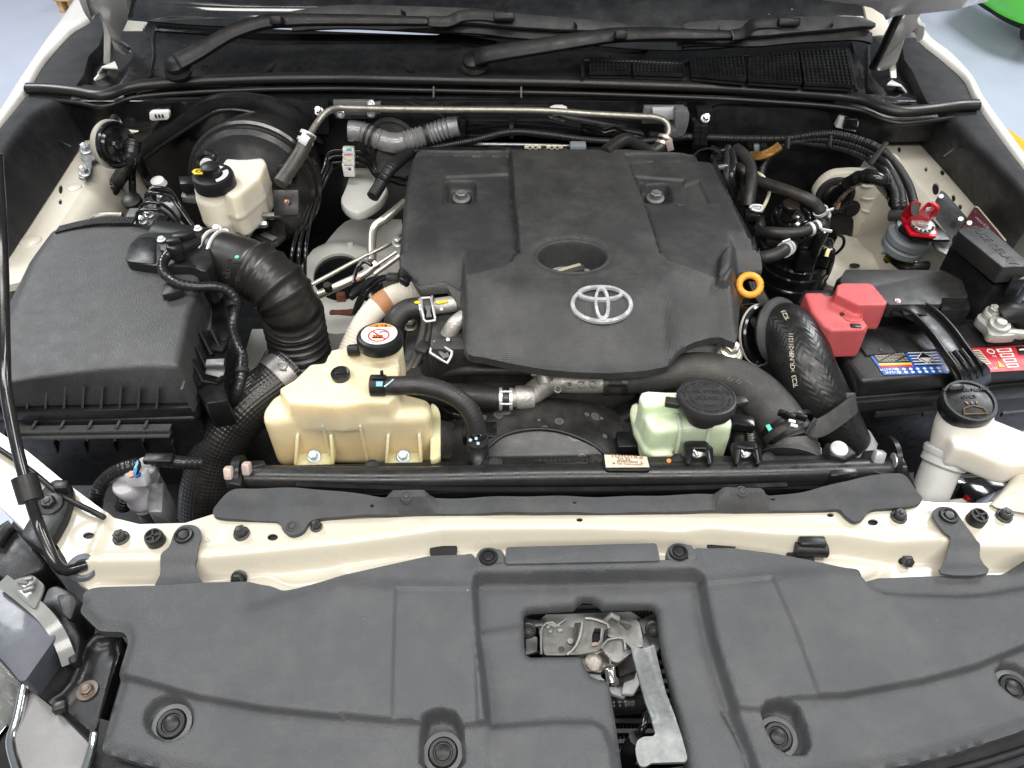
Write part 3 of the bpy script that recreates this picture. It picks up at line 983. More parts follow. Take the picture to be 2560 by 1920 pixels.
def hinge_well(side):
 k = 'T1' if side < 0 else 'T3'
 lab = 'dark hinge pocket between %s wing trim and scuttle panel' % ('left' if side < 0 else 'right')
 pts = ([(640,60),(930,150),(905,330),(760,540),(560,560),(540,420)] if side < 0 else
  [(1210,280),(1300,180),(1480,230),(1470,400),(1560,650),(1380,660),(1230,500)])
 t = thing('hinge_pocket', lab,'pocket', P(k, *pts[0],.04),'bonnet hinge pockets')
 plate('pocket_floor', PL(k, pts,.05),.02,'cream_inner' , t, bev=.001)
 w = PL(k, pts,.05)
 c = sum(w, Vector()) / len(w)
 box('pocket_wall',(side * .8,1.6,.04),(.16,.36,.1),'satin_black', t, bev=.004)
 if side < 0:
  plate('pocket_rail', PL(k, [(905,330),(915,165),(965,260),(930,330),(800,540),(755,545)],.12),.05,'satin_black', t, bev=.003)
  plate('seal_foot', PL(k, [(775,400),(835,408),(790,500),(690,560),(640,545)],.075),.01,'rubber', t, bev=.003)
  lathe('hinge_pin', [(.009,0),(.009,.02),(.006,.022),(0,.022)], P(k,725,370,.07),(.3,-.6,.6),'cream_inner', t)
  box('pocket_block', P(k,615,405,.07),(.02,.02,.02),'satin_black', t, rot=RZ(20))
 else:
  plate('pocket_rail', PL(k, [(1205,285),(1225,290),(1230,480),(1370,640),(1500,662),(1320,660),(1210,560)],.1),.05,'satin_black', t, bev=.003)
  for i,(x, y) in enumerate(((1440,530),(1480,580),(1520,610))):
   plate('crumpled_seal', fillet(PL(k, [(x - 50, y - 30),(x + 30, y - 40),(x + 45, y + 20),(x + 10, y + 45),(x - 40, y + 30)],.065 + .006 * i),.01),.012,'sounder_grey', t, bev=.006, seg=3)
hinge_well(-1); hinge_well(1)
def windscreen():
 t = thing('windscreen','dusty dark windscreen behind the two black wipers','windscreen',(0,1.62,.15))
 lo = [P('T1',815,130,.165), P('T1',1400,175,.16), P('T2',100,190,.158), P('T2',1200,260,.155), P('T2',2150,330,.157), P('T3',900,250,.165), P('T3',1240,250,.175)]
 rows = []
 for s, b in ((0,0),(.35,.02),(.8,.03),(1.1,.03)):
  rows.append([p + Vector((-p.x * .16 * s,.83 * s,.5 * s + b)) for p in lo])
 surf('glass', rows,'glass_dark', t, n=6, thick=.005)
 ends = [lo[-1] + Vector((.012,0,.004)), rows[1][-1] + Vector((.012,0,.004)), rows[2][-1] + Vector((.012,0,.004))]
 ribbon('pillar_trim', ends,.04,.01,'cream_inner', t, bev=.002)
 ends = [lo[0] + Vector((-.014,0,.004)), rows[1][0] + Vector((-.014,0,.004)), rows[2][0] + Vector((-.014,0,.004))]
 ribbon('pillar_trim', ends,.04,.01,'satin_black', t, bev=.002)
windscreen()
def scuttle():
 t = thing('scuttle_panel','black plastic scuttle panel with mesh air intake under the wipers','panel',(0,1.5,.13))
 front = [P('T1',790,560,.118), P('T1',1000,510,.12), P('T1',1600,485,.122), P('T2',300,480,.124), P('T2',1200,500,.124), P('T2',2200,530,.122), P('T3',600,580,.12), P('T3',1190,600,.116)]
 back = [P('T1',930,180,.15), P('T1',1010,190,.15), P('T1',1600,232,.147), P('T2',300,270,.145), P('T2',1100,300,.145), P('T2',2200,365,.146), P('T3',500,310,.15), P('T3',1110,285,.155)]
 mid = [a.lerp(b,.5) + Vector((0,0,.004)) for a, b in zip(front, back)]
 surf('scuttle_skin', [[p + Vector((0,-.01,-.03)) for p in front], front, mid, back, [p + Vector((0,.03,.005)) for p in back]],'satin_black', t, n=6)
 # bowl-shaped swages
 for s, pts in ((0, [(1690,480),(1830,370),(1990,300),(2200,270)]),(1, [(0,300),(150,310),(300,360),(470,465)])):
  k = 'T1' if s == 0 else 'T2'
  tube('swage', PL(k, pts,.13),.005,'satin_black', t, seg=8)
 tube('edge_bead', PL('T1', [(1000,170,.15),(985,260,.145),(990,370,.135),(968,500,.122)],0),.004,'satin_black', t)
 tube('edge_bead', PL('T3', [(1100,285,.155),(1125,400,.14),(1140,480,.13),(1170,580,.118)],0),.004,'satin_black', t)
 # bright strip at the foot of the glass
 ribbon('glass_seal', PL('T1', [(1005,185,.154),(1300,205,.153),(1700,235,.152),(2050,240,.151)],0) + PL('T2', [(300,245,.15),(750,250,.15),(1000,285,.15)],0),.014,.004,'dark_chrome', t, wdir=Vector((0,1,.4)))
 ribbon('glint_facet', PL('T2', [(610,248,.156),(690,238,.158),(765,244,.156)],0),.012,.003,'dark_chrome', t, wdir=Vector((0,1,1)))  # added facet, tilted to mirror a ceiling lamp as a glint
 # mesh intake: five panels of fine bars standing proud over a dark slot
 secs = [('T2', [(1605,392),(1855,408),(1860,492),(1606,490)],10,4),('T2', [(1885,415),(2200,428),(2205,505),(1888,494)],13,4),
   ('T3', [(62,408),(395,385),(415,535),(75,505)],13,7),('T3', [(440,400),(745,360),(770,555),(440,535)],12,9),
   ('T3', [(770,355),(1060,342),(1105,575),(800,558)],11,11)]
 for k, q, nx, ny in secs:
  a, b, c, d = PL(k, q,.143)
  dep = Vector((0,0,.006))
  g = plate('intake_slot', [a, b, c, d],.004,'dark_void', t, bev=0)
  bm = bmesh.new()
  for i in range(nx + 1):
   u = i / nx
   p0, p1 = a.lerp(b, u) + dep, d.lerp(c, u) + dep
   ribbon_bm([p0, p1],.0032,.006, bm=bm, spline=False)
  for j in range(ny + 1):
   v = j / ny
   p0, p1 = a.lerp(d, v) + dep * 1.03, b.lerp(c, v) + dep * 1.03
   ribbon_bm([p0, p1],.003,.0055, wdir=Vector((0,1,0)), bm=bm, spline=False)
  m = obj('intake_mesh', bm,'satin_black', g)
  m['kind'] = 'stuff'
 # raised frame round the intake
 fr = PL('T2', [(1555,385),(1580,385)],.144)
 tube('intake_rim', PL('T2', [(1560,490),(1558,388),(1860,395),(2190,412)],.149) + PL('T3', [(60,385),(400,360),(740,335),(1080,318),(1130,585)],.149),.0035,'satin_black', t, spline=False)
 # foot ledge under the bonnet seal
 led = [P('T1',450,645,.1), P('T1',660,665,.095), P('T1',860,590,.105), P('T1',1200,545,.11), P('T1',2200,545,.11), P('T2',1100,560,.11), P('T2',2200,590,.11), P('T3',700,620,.108), P('T3',1180,690,.1), P('T3',1350,750,.09), P('T3',1660,745,.095)]
 surf('front_ledge', [[p + Vector((0,.06,.005)) for p in led], led, [p + Vector((0,-.006,-.012)) for p in led], [p + Vector((0,.0,-.05)) for p in led]],'satin_black', t, n=4)
 tr = [P('T1',1620,615,.075), P('T1',2150,610,.07), P('T2',600,600,.07), P('T2',1700,625,.07), P('T2',2210,650,.07), P('T3',560,690,.075)]
 surf('water_tray', [[p + Vector((0,.05,.01)) for p in tr], tr, [p + Vector((0,-.004,-.012)) for p in tr], [p + Vector((0,.03,-.025)) for p in tr]],'gloss_black', t, n=4)
 for x in (605,1165):
  ribbon('tray_rib', [PY('T2', x,560,1.395), PY('T2', x,632,1.385)],.003,.02,'satin_black', t, spline=False)
scuttle()
def bonnet_seal():
 pts = PL('T1', [(175,568),(330,572),(500,590),(620,612),(700,605),(860,555),(1200,525),(1700,505),(2150,500)],.125) + \
  PL('T2', [(300,505),(900,518),(1500,530),(2100,550)],.128) + PL('T3', [(300,565),(700,590),(1000,612),(1180,640),(1300,690),(1420,718),(1600,705),(1780,680),(1915,675)],.125)
 o = tube('bonnet_seal', pts,.0118,'rubber_seal', seg=16, ds=.012, squash=(.82,1))
 tag(o,'long black rubber seal strip bent across the bay below the windscreen','rubber seal')
 lip = tube('seal_lip', [p + Vector((0,-.012,-.016)) for p in pts],.0045,'rubber_seal', o, seg=8, ds=.014)
mat('rubber_seal',(.014,.013,.0125),.36, spec=.4, var=.15, vscale=10, dust=.06, dustcol=(.12,.1,.08), rvar=.06)
bonnet_seal()
def wiper(which):
 if which == 0:
  lab = 'black wiper on the left, its arm bent up from the pivot cap'
  arm = [('T1',1140,405,.165),('T1',1300,320,.18),('T1',1480,215,.2),('T1',1650,155,.21),('T1',1780,135,.213),('T1',2000,128,.213),('T2',250,132,.208),('T2',570,138,.205)]
  wd = [.05,.046,.042,.04,.04,.034,.03,.026]
  tip = [('T2',570,138,.205),('T2',690,140,.205),('T2',780,105,.21),('T2',900,96,.212),('T2',1010,108,.21)]
  blade = [('T1',1870,95,.2),('T2',-100,80,.205),('T2',100,78,.205),('T2',420,92,.207),('T2',880,110,.205),('T2',1100,135,.2),('T2',1520,165,.192),('T2',1800,178,.185),('T2',1990,205,.178)]
  conn = ('T2',1055,110,.214); ring = ('T1',1790,140,.216); cap = ('T1',1135,408,.16)
  seams = [('T2',418,92,.21),('T2',1515,168,.197)]
 else:
  lab = 'black wiper on the right, arm lying almost level from its round pivot'
  arm = [('T2',870,375,.165),('T2',960,350,.175),('T2',1250,305,.19),('T2',1600,250,.2),('T2',1800,225,.203),('T2',2100,220,.2),('T3',80,225,.2),('T3',330,228,.2)]
  wd = [.052,.05,.046,.044,.042,.036,.032,.026]
  tip = [('T3',330,228,.2),('T3',410,212,.202),('T3',470,160,.21),('T3',560,148,.212),('T3',655,148,.212)]
  blade = [('T2',2200,205,.195),('T3',60,190,.2),('T3',250,185,.2),('T3',500,190,.2),('T3',740,168,.205),('T3',980,155,.207),('T3',1150,150,.207),('T3',1245,170,.2)]
  conn = ('T3',695,146,.214); ring = ('T2',1800,232,.206); cap = ('T2',862,378,.16)
  seams = [('T3',250,190,.204),('T3',980,155,.212)]
 pt = lambda L: [P(*p) for p in L]
 c = P(*cap)
 t = thing('wiper', lab,'wiper', c,'windscreen wipers')
 ribbon('arm', pt(arm), [w * .62 for w in wd],.014,'wiper_black', t, wdir=Vector((-.05,.62,.62)), bev=.004)
 ribbon('arm_tip', pt(tip),.02,.007,'wiper_black', t, wdir=Vector((-.05,.6,.7)), bev=.001)
 a = pt(arm)
 lathe('pivot_cap', [(.022,-.006),(.022,0),(.02,.009),(.01,.013),(0,.014)], c + Vector((0,0,-.005)),(-.1,-.45,1),'wiper_black', t,28)
 lathe('pivot_base', [(.024,-.006),(.026,.0),(.024,.004),(0,.004)], c + Vector((0,-.002,-.012)),(0,-.3,1),'rubber', t,28)
 b = pt(blade)
 ribbon('blade', b, [.01,.022,.028,.03,.03,.026,.018,.008],.012,'blade_grey', t, wdir=Vector((0,.7,.6)), bev=.003)
 ribbon('blade_rubber', [p + Vector((0,-.006,-.02)) for p in b],.02,.006,'rubber', t, wdir=Vector((0,.7,.6)))
 box('blade_connector', P(*conn),(.04,.022,.014),'wiper_black', t, rot=RX(-30), bev=.003)
 for s in seams:
  box('blade_seam', P(*s),(.002,.034,.008),'dark_void', t, rot=RX(-36) @ RZ(-18), bev=0)
 box('arm_joint', P(*ring),(.022,.044,.016),'wiper_black', t, rot=RX(-28), bev=.004)
mat('wiper_black',(.01,.01,.0112),.38, spec=.25, bump=.12, bscale=300, var=.15, dust=.03)
mat('blade_grey',(.032,.034,.036),.5, spec=.3, bump=.2, bscale=300, var=.15, dust=.1)
wiper(0); wiper(1)
# ================================================================== front: slam panel, radiator cover, grille cover, latch
ZX = 0.0
def slam_panel():
 t = thing('slam_panel','cream painted cross panel with bolts between grille cover and radiator','panel', P('F',1100,1180,0))
 top = [('F',-80,880),('F',60,975),('F',135,1037),('F',245,1118),('F',300,1132),('F',400,1130),('F',480,1105),('F',1000,1085),('F',1600,1085),('F',1960,1078),('F',2020,1086),('F',2130,1087),('F',2215,1060),('F',2330,1020)]
 bot = [('F',2330,1240),('F',2120,1240),('F',2040,1262),('F',1940,1250),('F',1880,1252),('F',1870,1300),('F',1640,1290),('F',1560,1235),('F',1050,1235),('F',940,1290),('F',300,1310),('B1',590,560),('B1',500,510),('B1',440,480),('B1',400,380),('B1',330,270),('B1',160,215),('B1',0,60),('F',-80,1000)]
 step = [P('B1',555,412), P('B1',990,402), P('B1',1210,385), P('B1',1600,352), P('B1',2098,300), P('B2',300,262), P('B2',620,214), P('B2',1460,206), P('B2',2098,226), P('B3',190,205), P('B3',600,240), P('B3',1000,248), P('B3',1290,292), P('B3',1600,278), P('B3',1800,318), P('B3',2120,322)]
 zone = step + [P('F',2400,1235), P('F',2400,1500), P('F',150,1500), P('B1',420,480)]
 gut = PL('B1', [(1640,440),(2000,400),(2098,420),(1900,620),(1800,600)])
 sp = PL('B3', [(1110,470),(1270,385),(1290,400),(1170,520)])
 ramp = PL('F', [(-90,870),(250,1125),(160,1190),(-90,1010)])
 d1 = P('B1',900,130)
 fold = PL('B1', [(660,110),(600,250),(555,410)])
 def zf(X, Y):
  d = sdf(zone, X, Y)
  z = -.024 * sm((-d + .004) / .018)
  z = z + .002 * np.exp(-((d - .008) / .007) ** 2)
  z = z - .008 * inside(gut,.02)(X, Y)
  z = z - .008 * inside(sp,.012)(X, Y)
  f = sdf(fold, X, Y, False)
  z = z + .003 * np.exp(-(f / .006) ** 2)
  z = z + .0006 * np.sin(X * 23) * np.sin(Y * 31)
  # long shallow groove along the rear edge
  for k, cx, cy, r in (('B1',540,225,.019),('B1',1285,255,.0145),('B3',1510,145,.0135)):
   c = P(k, cx, cy)
   rr = np.hypot(X - c.x, Y - c.y)
   z = z - .0012 * (1 - sm((rr - r + .003) / .004))
  return z
 hl = [('B1',538,238,36,22),('B1',1663,252,33,22),('B2',1461,148,20,14),('B3',918,115,21,13),('B3',1176,161,32,20),('B3',2098,92,10,9)]
 out = [P(*p) for p in top] + [P(*p) for p in bot]
 sheet('panel', out, zf,.0036,'cream_paint', t, [ellipse(*h,0) for h in hl], skirt=.02, sharp=75, holeskirt=.002, feat=[zone], fine=.002)
 for h in hl: plate('hole_shade_plate', ellipse(h[0], h[1], h[2], h[3] * 1.6, h[4] * 1.6,-.004),.004,'dark_void', t, bev=0)  # dark plates under the holes stand in for their shade
 for k, x, y in (('B1',740,258),('B1',1475,232),('B3',1332,130),('B3',1975,125)):
  bolt('bolt', P(k, x, y,.001),(0,-.05,1),.0068,.011,'blackened_bolt', t, spin=20)
 bolt('small_bolt', P('B1',1930,190,.001),(0,0,1),.0052,.009,'blackened_bolt', t)
 for k, x, y in (('B1',1460,500),('B3',1370,390)):
  bolt('bolt', P(k, x, y,-.022),(0,-.75,.66),.0068,.011,'blackened_bolt', t)
 for k, x, y in (('B1',955,275),('B3',1800,150)):
  buffer_(P(k, x, y,.001),.0105,.013,'rubber', t,(0,-.08,1))
 # paint stamp and black clips
 ftext('stamp','R', frame(P('B1',1265,268,.0005),(1,0,0),(0,1,0)),.009,'cream_inner', t, ex=.0004)
 lathe('edge_grommet', [(.016,0),(.016,.002),(0,.002)], P('B2',632,335,-.02),(0,0,1),'rubber', t)
 lathe('edge_grommet', [(.017,0),(.017,.002),(0,.002)], P('B3',248,292,-.02),(0,0,1),'rubber', t)
 c = P('B3',800,325,-.012)
 tube('rod_clip', [c + Vector((-.018,0,0)), c + Vector((.018,0,-.003))],.0085,'black_plastic', t, seg=16, spline=False)
 box('rod_clip_base', c + Vector((0,.004,.005)),(.03,.012,.016),'black_plastic', t, bev=.002)
 box('rod_clip_base', c + Vector((-.012,-.006,-.008)),(.03,.012,.006),'black_plastic', t, bev=.002)
 # dark gaps and brackets beneath the rear edge
 vplate('lower_bracket','B1', [(740,545),(830,490),(960,492),(940,560)], P('B1',850,520,-.04).y,.004,'cream_inner', t)
 lathe('shock_pad', [(.03,0),(.034,.02),(.02,.04),(0,.04)], P('B3',1920,400,-.06),(0,0,1),'cream_inner', t)
slam_panel()
def radiator_seal():
 t = thing('radiator_shield','dull black felt shield strip behind the cream cross panel','shield', P('F',1200,1080,.004))
 out = PL('F', [(500,1052),(640,1050),(700,1056),(830,1074),(1545,1067),(1650,1070),(1745,1058),(1870,1028),(1955,1018),(1975,1046),(1998,1083),(1965,1094),(1880,1098),(1864,1122),(1846,1128),(1826,1112),(1815,1098),(1500,1103),(900,1107),(700,1116),(668,1122),(655,1148),(628,1157),(608,1140),(602,1122),(480,1118),(456,1112),(470,1085)],.008)
 b1 = PL('F', [(828,1095),(845,1068),(865,1061),(912,1061),(925,1068),(934,1095)],.008)
 b2 = PL('F', [(1548,1090),(1552,1060),(1575,1051),(1630,1051),(1648,1060),(1652,1090)],.008)
 edge = PL('F', [(470,1100),(900,1092),(1500,1088),(1990,1075)],.008)
 def zf(X, Y):
  z = .006 + 0 * X
  z = z + .016 * inside(b1,.012)(X, Y) + .016 * inside(b2,.012)(X, Y)
  d = sdf(edge, X, Y, False)
  z = z + .003 * np.exp(-(d / .006) ** 2)
  z = z + .0015 * np.sin(X * 31 + 1) + .001 * np.sin(X * 77 + Y * 40)
  return z
 out = fillet(out,.012,5)
 sheet('shield_sheet', out, zf,.006,'felt', t, [ellipse('B2',197,68,13,9,.008), ellipse('B2',1430,45,13,7,.008), ellipse('B3',566,20,14,9,.008)], skirt=.006)
 for k, x, y, z in (('F',878,1073,.0205),('F',1602,1063,.0205),('F',632,1138,.0045),('F',1848,1110,.0045)):
  clip(P(k, x, y, z),.0075,'felt', t)
 # black condenser edge in the gap behind
 a, b = P('F',520,1046,-.03), P('F',1960,1026,-.03)
 ribbon('condenser_edge', [a, a.lerp(b,.5) + Vector((0,.004,0)), b],.05,.01,'satin_black', t, wdir=Vector((0,1,0)))
 ribbon('shield_lip', PL('F', [(640,1047),(760,1052),(1000,1058),(1400,1056),(1700,1048)],.002),.006,.003,'gloss_black', t, wdir=Vector((0,1,0)))
radiator_seal()
GZ = .012
mat('clip_seat',(.1,.103,.108),.45, bump=.2, bscale=500, var=.1)
def grille_cover():
 t = thing('grille_cover','large grained dark grey plastic cover across the front over the grille','cover', P('F',1100,1450,0))
 G = lambda k, pts: LN(k, pts, GZ)
 out = G('B1', [(600,556),(985,546),(1240,528),(1560,520),(1650,532),(1715,562),(1800,548),(1960,505)]) + \
  G('B2', [(25,462),(300,400),(545,347),(800,338),(818,362),(845,395),(880,412),(1015,405),(1500,398),(2020,390)]) + \
  G('B3', [(30,384),(62,362),(80,325),(110,302),(330,300),(600,335),(860,385),(1000,425),(1080,436),(1112,470),(1128,515),(1160,480),(1245,458),(1540,448),(1850,440),(2000,438),(2060,410),(2150,360),(2500,330),(2500,1230),(2098,1405),(1690,1535),(1420,1600),(1030,1665),(600,1720),(0,1790)]) + \
  G('B2', [(1000,1840),(0,1790)]) + G('B1', [(1500,1735),(1080,1660),(575,1520),(770,880),(762,838),(735,812),(592,808),(472,690),(512,590),(545,566)])
 hole = G('B2', [(1118,715),(1135,688),(1170,680),(1430,664),(1452,632),(1485,612),(1535,614),(1575,632),(1605,664),(1890,654),(1925,666),(1942,700),(1952,800),(1975,950),(2065,1340),(2119,1640),(2125,1700),(1735,1715),(1716,1620),(1692,1450),(1660,1250),(1640,1128),(1590,1118),(1530,1092),(1495,1040),(1480,990),(1455,974),(1165,978),(1135,965),(1124,900)])
 front = G('B1', [(690,1098),(900,1140),(1200,1228),(1600,1300),(2098,1352)]) + G('B2', [(0,1340),(200,1362),(505,1392),(505,1340),(570,1330),(690,1330),(750,1392),(1300,1380),(1540,1380),(1610,1420),(1650,1520),(1700,1900),(-2000,2000)]) + G('B1', [(400,2000)])
 front2 = G('B3', [(250,1320),(420,1300),(480,1300),(660,1282),(1000,1218),(1480,1130),(1800,1045),(2098,925),(2600,700),(2600,2000),(470,2000),(420,1560)])
 rec = G('B2', [(822,548),(830,512),(870,505),(1500,495),(2098,482)]) + G('B3', [(70,480),(128,500),(150,640),(215,930),(330,1330),(420,1560),(520,1900)]) + G('B2', [(900,2100),(905,1400),(880,1150),(838,830)])
 band = G('B2', [(830,800),(870,905),(1130,895),(1125,800)])
 lcre = G('B2', [(340,565),(325,1000),(318,1352),(840,1390),(825,1000),(815,580)])
 rcre = G('B3', [(140,545),(560,495),(700,800),(838,1240),(420,1330),(330,1300),(215,930)])
 ridge = G('B1', [(1500,690),(2098,510)]) + G('B2', [(0,510),(370,545),(800,545)])
 ridge2 = G('B3', [(140,530),(540,490),(900,440),(1100,440)])
 dish = G('B3', [(1112,500),(1160,478),(1245,458),(2000,440),(2500,330),(2500,480),(2098,565),(1900,602),(1700,616),(1400,608),(1230,596),(1165,560)])
 corner = G('B2', [(1580,1420),(1640,1500),(1690,1720),(1600,1720)])
 pockets = [(G('B1', [(1040 + 142 * math.cos(a),1370 + 128 * math.sin(a)) for a in (i * .35 for i in range(18))]),.012),
   (G('B2', [(500,1640),(505,1460),(540,1370),(620,1340),(700,1365),(745,1450),(755,1640),(690,1720),(570,1720)]),.017),
   (G('B3', [(490,1340),(520,1285),(600,1268),(700,1310),(745,1420),(772,1540),(740,1590),(650,1590),(570,1540),(520,1440)]),.017),
   (G('B3', [(1915,1090),(1950,1042),(2020,1045),(2110,1100),(2150,1200),(2100,1255),(2020,1235),(1945,1170)]),.012)]
 ygate = P('F',1100,1330, GZ).y
 def zf(X, Y):
  z = GZ - .00 * X
  z = z - .010 * sm((ygate - .09 - Y) / .22)            # falls slightly towards the bumper
  fr = np.maximum(inside(front,.0055)(X, Y), inside(front2,.0055)(X, Y))
  rc = inside(rec,.010)(X, Y)
  pit = sum(inside(p,.006)(X, Y) * d * 1.25 for p, d in pockets)
  z = z - .010 * fr * (1 - .6 * rc)
  z = z - .022 * rc * (1 - .6 * inside(front,.01)(X, Y))
  z = z + .004 * inside(band,.008)(X, Y)
  z = z - .0035 * inside(lcre,.005)(X, Y) * (1 - fr) - .0035 * inside(rcre,.005)(X, Y) * (1 - fr)
  for r in (ridge, ridge2):
   d = sdf(r, X, Y, False)
   z = z - .006 * sm((Y - np.interp(X, [v[0] for v in r], [v[1] for v in r]) + .012) / .024) * (X > r[0][0] - .02) * (X < r[-1][0] + .02) * sm(.5 + (X - r[0][0]) / .02) * sm(.5 + (r[-1][0] - X) / .02)
  z = z - .016 * inside(dish,.014)(X, Y)
  z = z - pit
  # rolled rim of the opening and the outside edge
  hs = sdf(hole, X, Y)
  z = z - .004 * (1 - sm(hs / .006))
  os_ = -sdf(out, X, Y)
  z = z - .006 * (1 - sm(os_ / .012)) * (Y < ygate + .02)
  return z
 for _ in range(4):
  for f in [hole, front, front2, rec, band, lcre, rcre, ridge, ridge2, dish] + [p for p, d in pockets]:
   f.settle(zf,1,.003 if f is hole else 0)
 cov = sheet('cover_skin', fillet([Vector((p.x, p.y,0)) for p in out],.005,3), zf,.004,'grille_plastic', t, [hole], skirt=.012, sharp=65, feat=[front, front2, rec, lcre, rcre] + [p for p, d in pockets], fine=.0017)
 # fixing straps that reach over the slam panel
 for k, pts in (('B1', [(985,600),(988,500),(1000,400),(1030,310),(1062,225),(1105,182),(1165,176),(1212,195),(1228,240),(1212,300),(1194,370),(1200,440),(1222,505),(1245,590)]),
    ('B3', [(1565,510),(1605,405),(1626,300),(1612,220),(1560,150),(1540,100),(1575,68),(1630,66),(1680,90),(1735,170),(1800,250),(1806,330),(1815,400),(1845,510)])):
  zz = lambda y, lo=(390 if k == 'B1' else 260): .008 if y < lo else (-.006 if y < lo + 70 else -.008)
  top = [P(k, x, y, zz(y)) for x, y in pts]
  o = sheet_strap(top, t, k)
 for k, x, y, z, r in (('B1',1120,240,.0095,.0105),('B3',1640,120,.0095,.0105)):
  clip(P(k, x, y, z), r,'black_plastic', t, ax=(0,-.05,1))
 for k, x, y in (('B2',905,372),('B2',2065,345)):
  lug = plate('clip_lug', catmull(G(k, [(x - 75, y - 5),(x - 50, y - 48),(x, y - 62),(x + 55, y - 52),(x + 85, y - 40),(x + 110, y + 40),(x, y + 45),(x - 60, y + 40)]),3, True),.012,'grille_plastic', t, bev=.002)
  clip(P(k, x, y, GZ + .001),.0105,'black_plastic', t)
 plate('rear_tongue', fillet(PL('B2', [(1005,415),(1012,308),(1932,284),(1955,395)], GZ + .003),.004),.012,'grille_plastic', t, bev=.003)
 for k, x, y, dz in (('B1',1048,1390,.029),('B2',628,1565,.033),('B3',595,1470,.036),('B3',2030,1175,.026)):
  p = P(k, x, y, GZ - dz)
  for _ in range(3):
   p = P(k, x, y, float(zf(np.array([p.x]), np.array([p.y]))[0]) + .004)
  c = clip(p,.0135,'black_plastic', t, ax=(0,-.12,1))
  lathe('clip_seat', [(.0195,-.006),(.019,.0015),(.0145,.002),(.0138,-.004)], p - Vector((0,0,.0015)),(0,-.12,1),'clip_seat', t)
def sheet_strap(top, t, k):
 flat = [Vector((p.x, p.y,0)) for p in top]
 xs = sorted(top, key=lambda p: p.y)
 ys = [p.y for p in xs]; zs = [p.z for p in xs]
 ymid = (min(ys) + max(ys)) / 2
 y0, y1 = min(ys), max(ys)
 f = lambda X, Y: .008 - .009 * sm((ymid + .006 - Y) / .02) + .006 * sm((y0 + .02 - Y) / .02)
 return sheet('strap', catmull(flat,3, True), f,.004,'grille_plastic', t, skirt=.003, sharp=60)
grille_cover()
def bumper():
 t = thing('front_bumper','black ribbed top edge of the bumper below the grille cover','bumper', P('B3',1700,1620,-.03))
 top = [P('B1',540,1560,-.03), P('B1',1080,1700,-.03), P('B2',300,1900,-.03), P('B2',1500,1950,-.03), P('B3',700,1750,-.03), P('B3',1280,1650,-.03), P('B3',1700,1555,-.03), P('B3',2150,1415,-.03), P('B3',2600,1240,-.03)]
 rows = [[p + Vector((0,.03,.006)) for p in top], [p + Vector((0,-.002,0)) for p in top], [p + Vector((0,-.06,-.008)) for p in top], [p + Vector((0,-.09,-.04)) for p in top], [p + Vector((0,-.1,-.2)) for p in top]]
 surf('bumper_top', rows,'trim_plastic', t, n=4)
 for d in (.016,.032):
  tube('bumper_rib', [p + Vector((0,-d,.004 - d * .1)) for p in top],.004,'trim_plastic', t, seg=8, ds=.02)
bumper()
def condenser():
 t = thing('condenser','dark finned condenser core seen down through the latch opening','radiator', P('B2',1800,1300,-.16))
 z = -.15
 box('core', P('B2',1640,1150,-.3) + Vector((0,.03,0)),(.7,.02,.3),'dark_void', t)
 a, b = P('B2',1100,1200,-.13), P('B2',2150,1200,-.13)
 y0, y1 = P('B2',1800,1750,-.14).y, P('B2',1800,640,-.1).y
 cx = P('B2',1750,1200,-.14).x
 for i in range(20):
  y = y0 + (y1 - y0) * i / 19
  z = -.145 + .05 * i / 19
  box('fin',(cx - .04, y, z),(.30,.0045,.004),'fin_grey', t, bev=0)
 bm = bmesh.new()
 for i in range(19):
  y = y0 + (y1 - y0) * (i + .5) / 19
  z = -.15 + .05 * i / 19
  for j in range(70):
   box_bm((cx - .185 + j * .0043, y, z),(.0016,(y1 - y0) / 19 * .8,.002), bev=0, bm=bm)
 o = obj('corrugation', bm,'fin_dark', t); o['kind'] = 'stuff'
mat('fin_grey',(.16,.16,.16),.5, metal=.3, var=.3, dust=.2)
mat('fin_dark',(.02,.02,.02),.6, var=.4)
condenser()
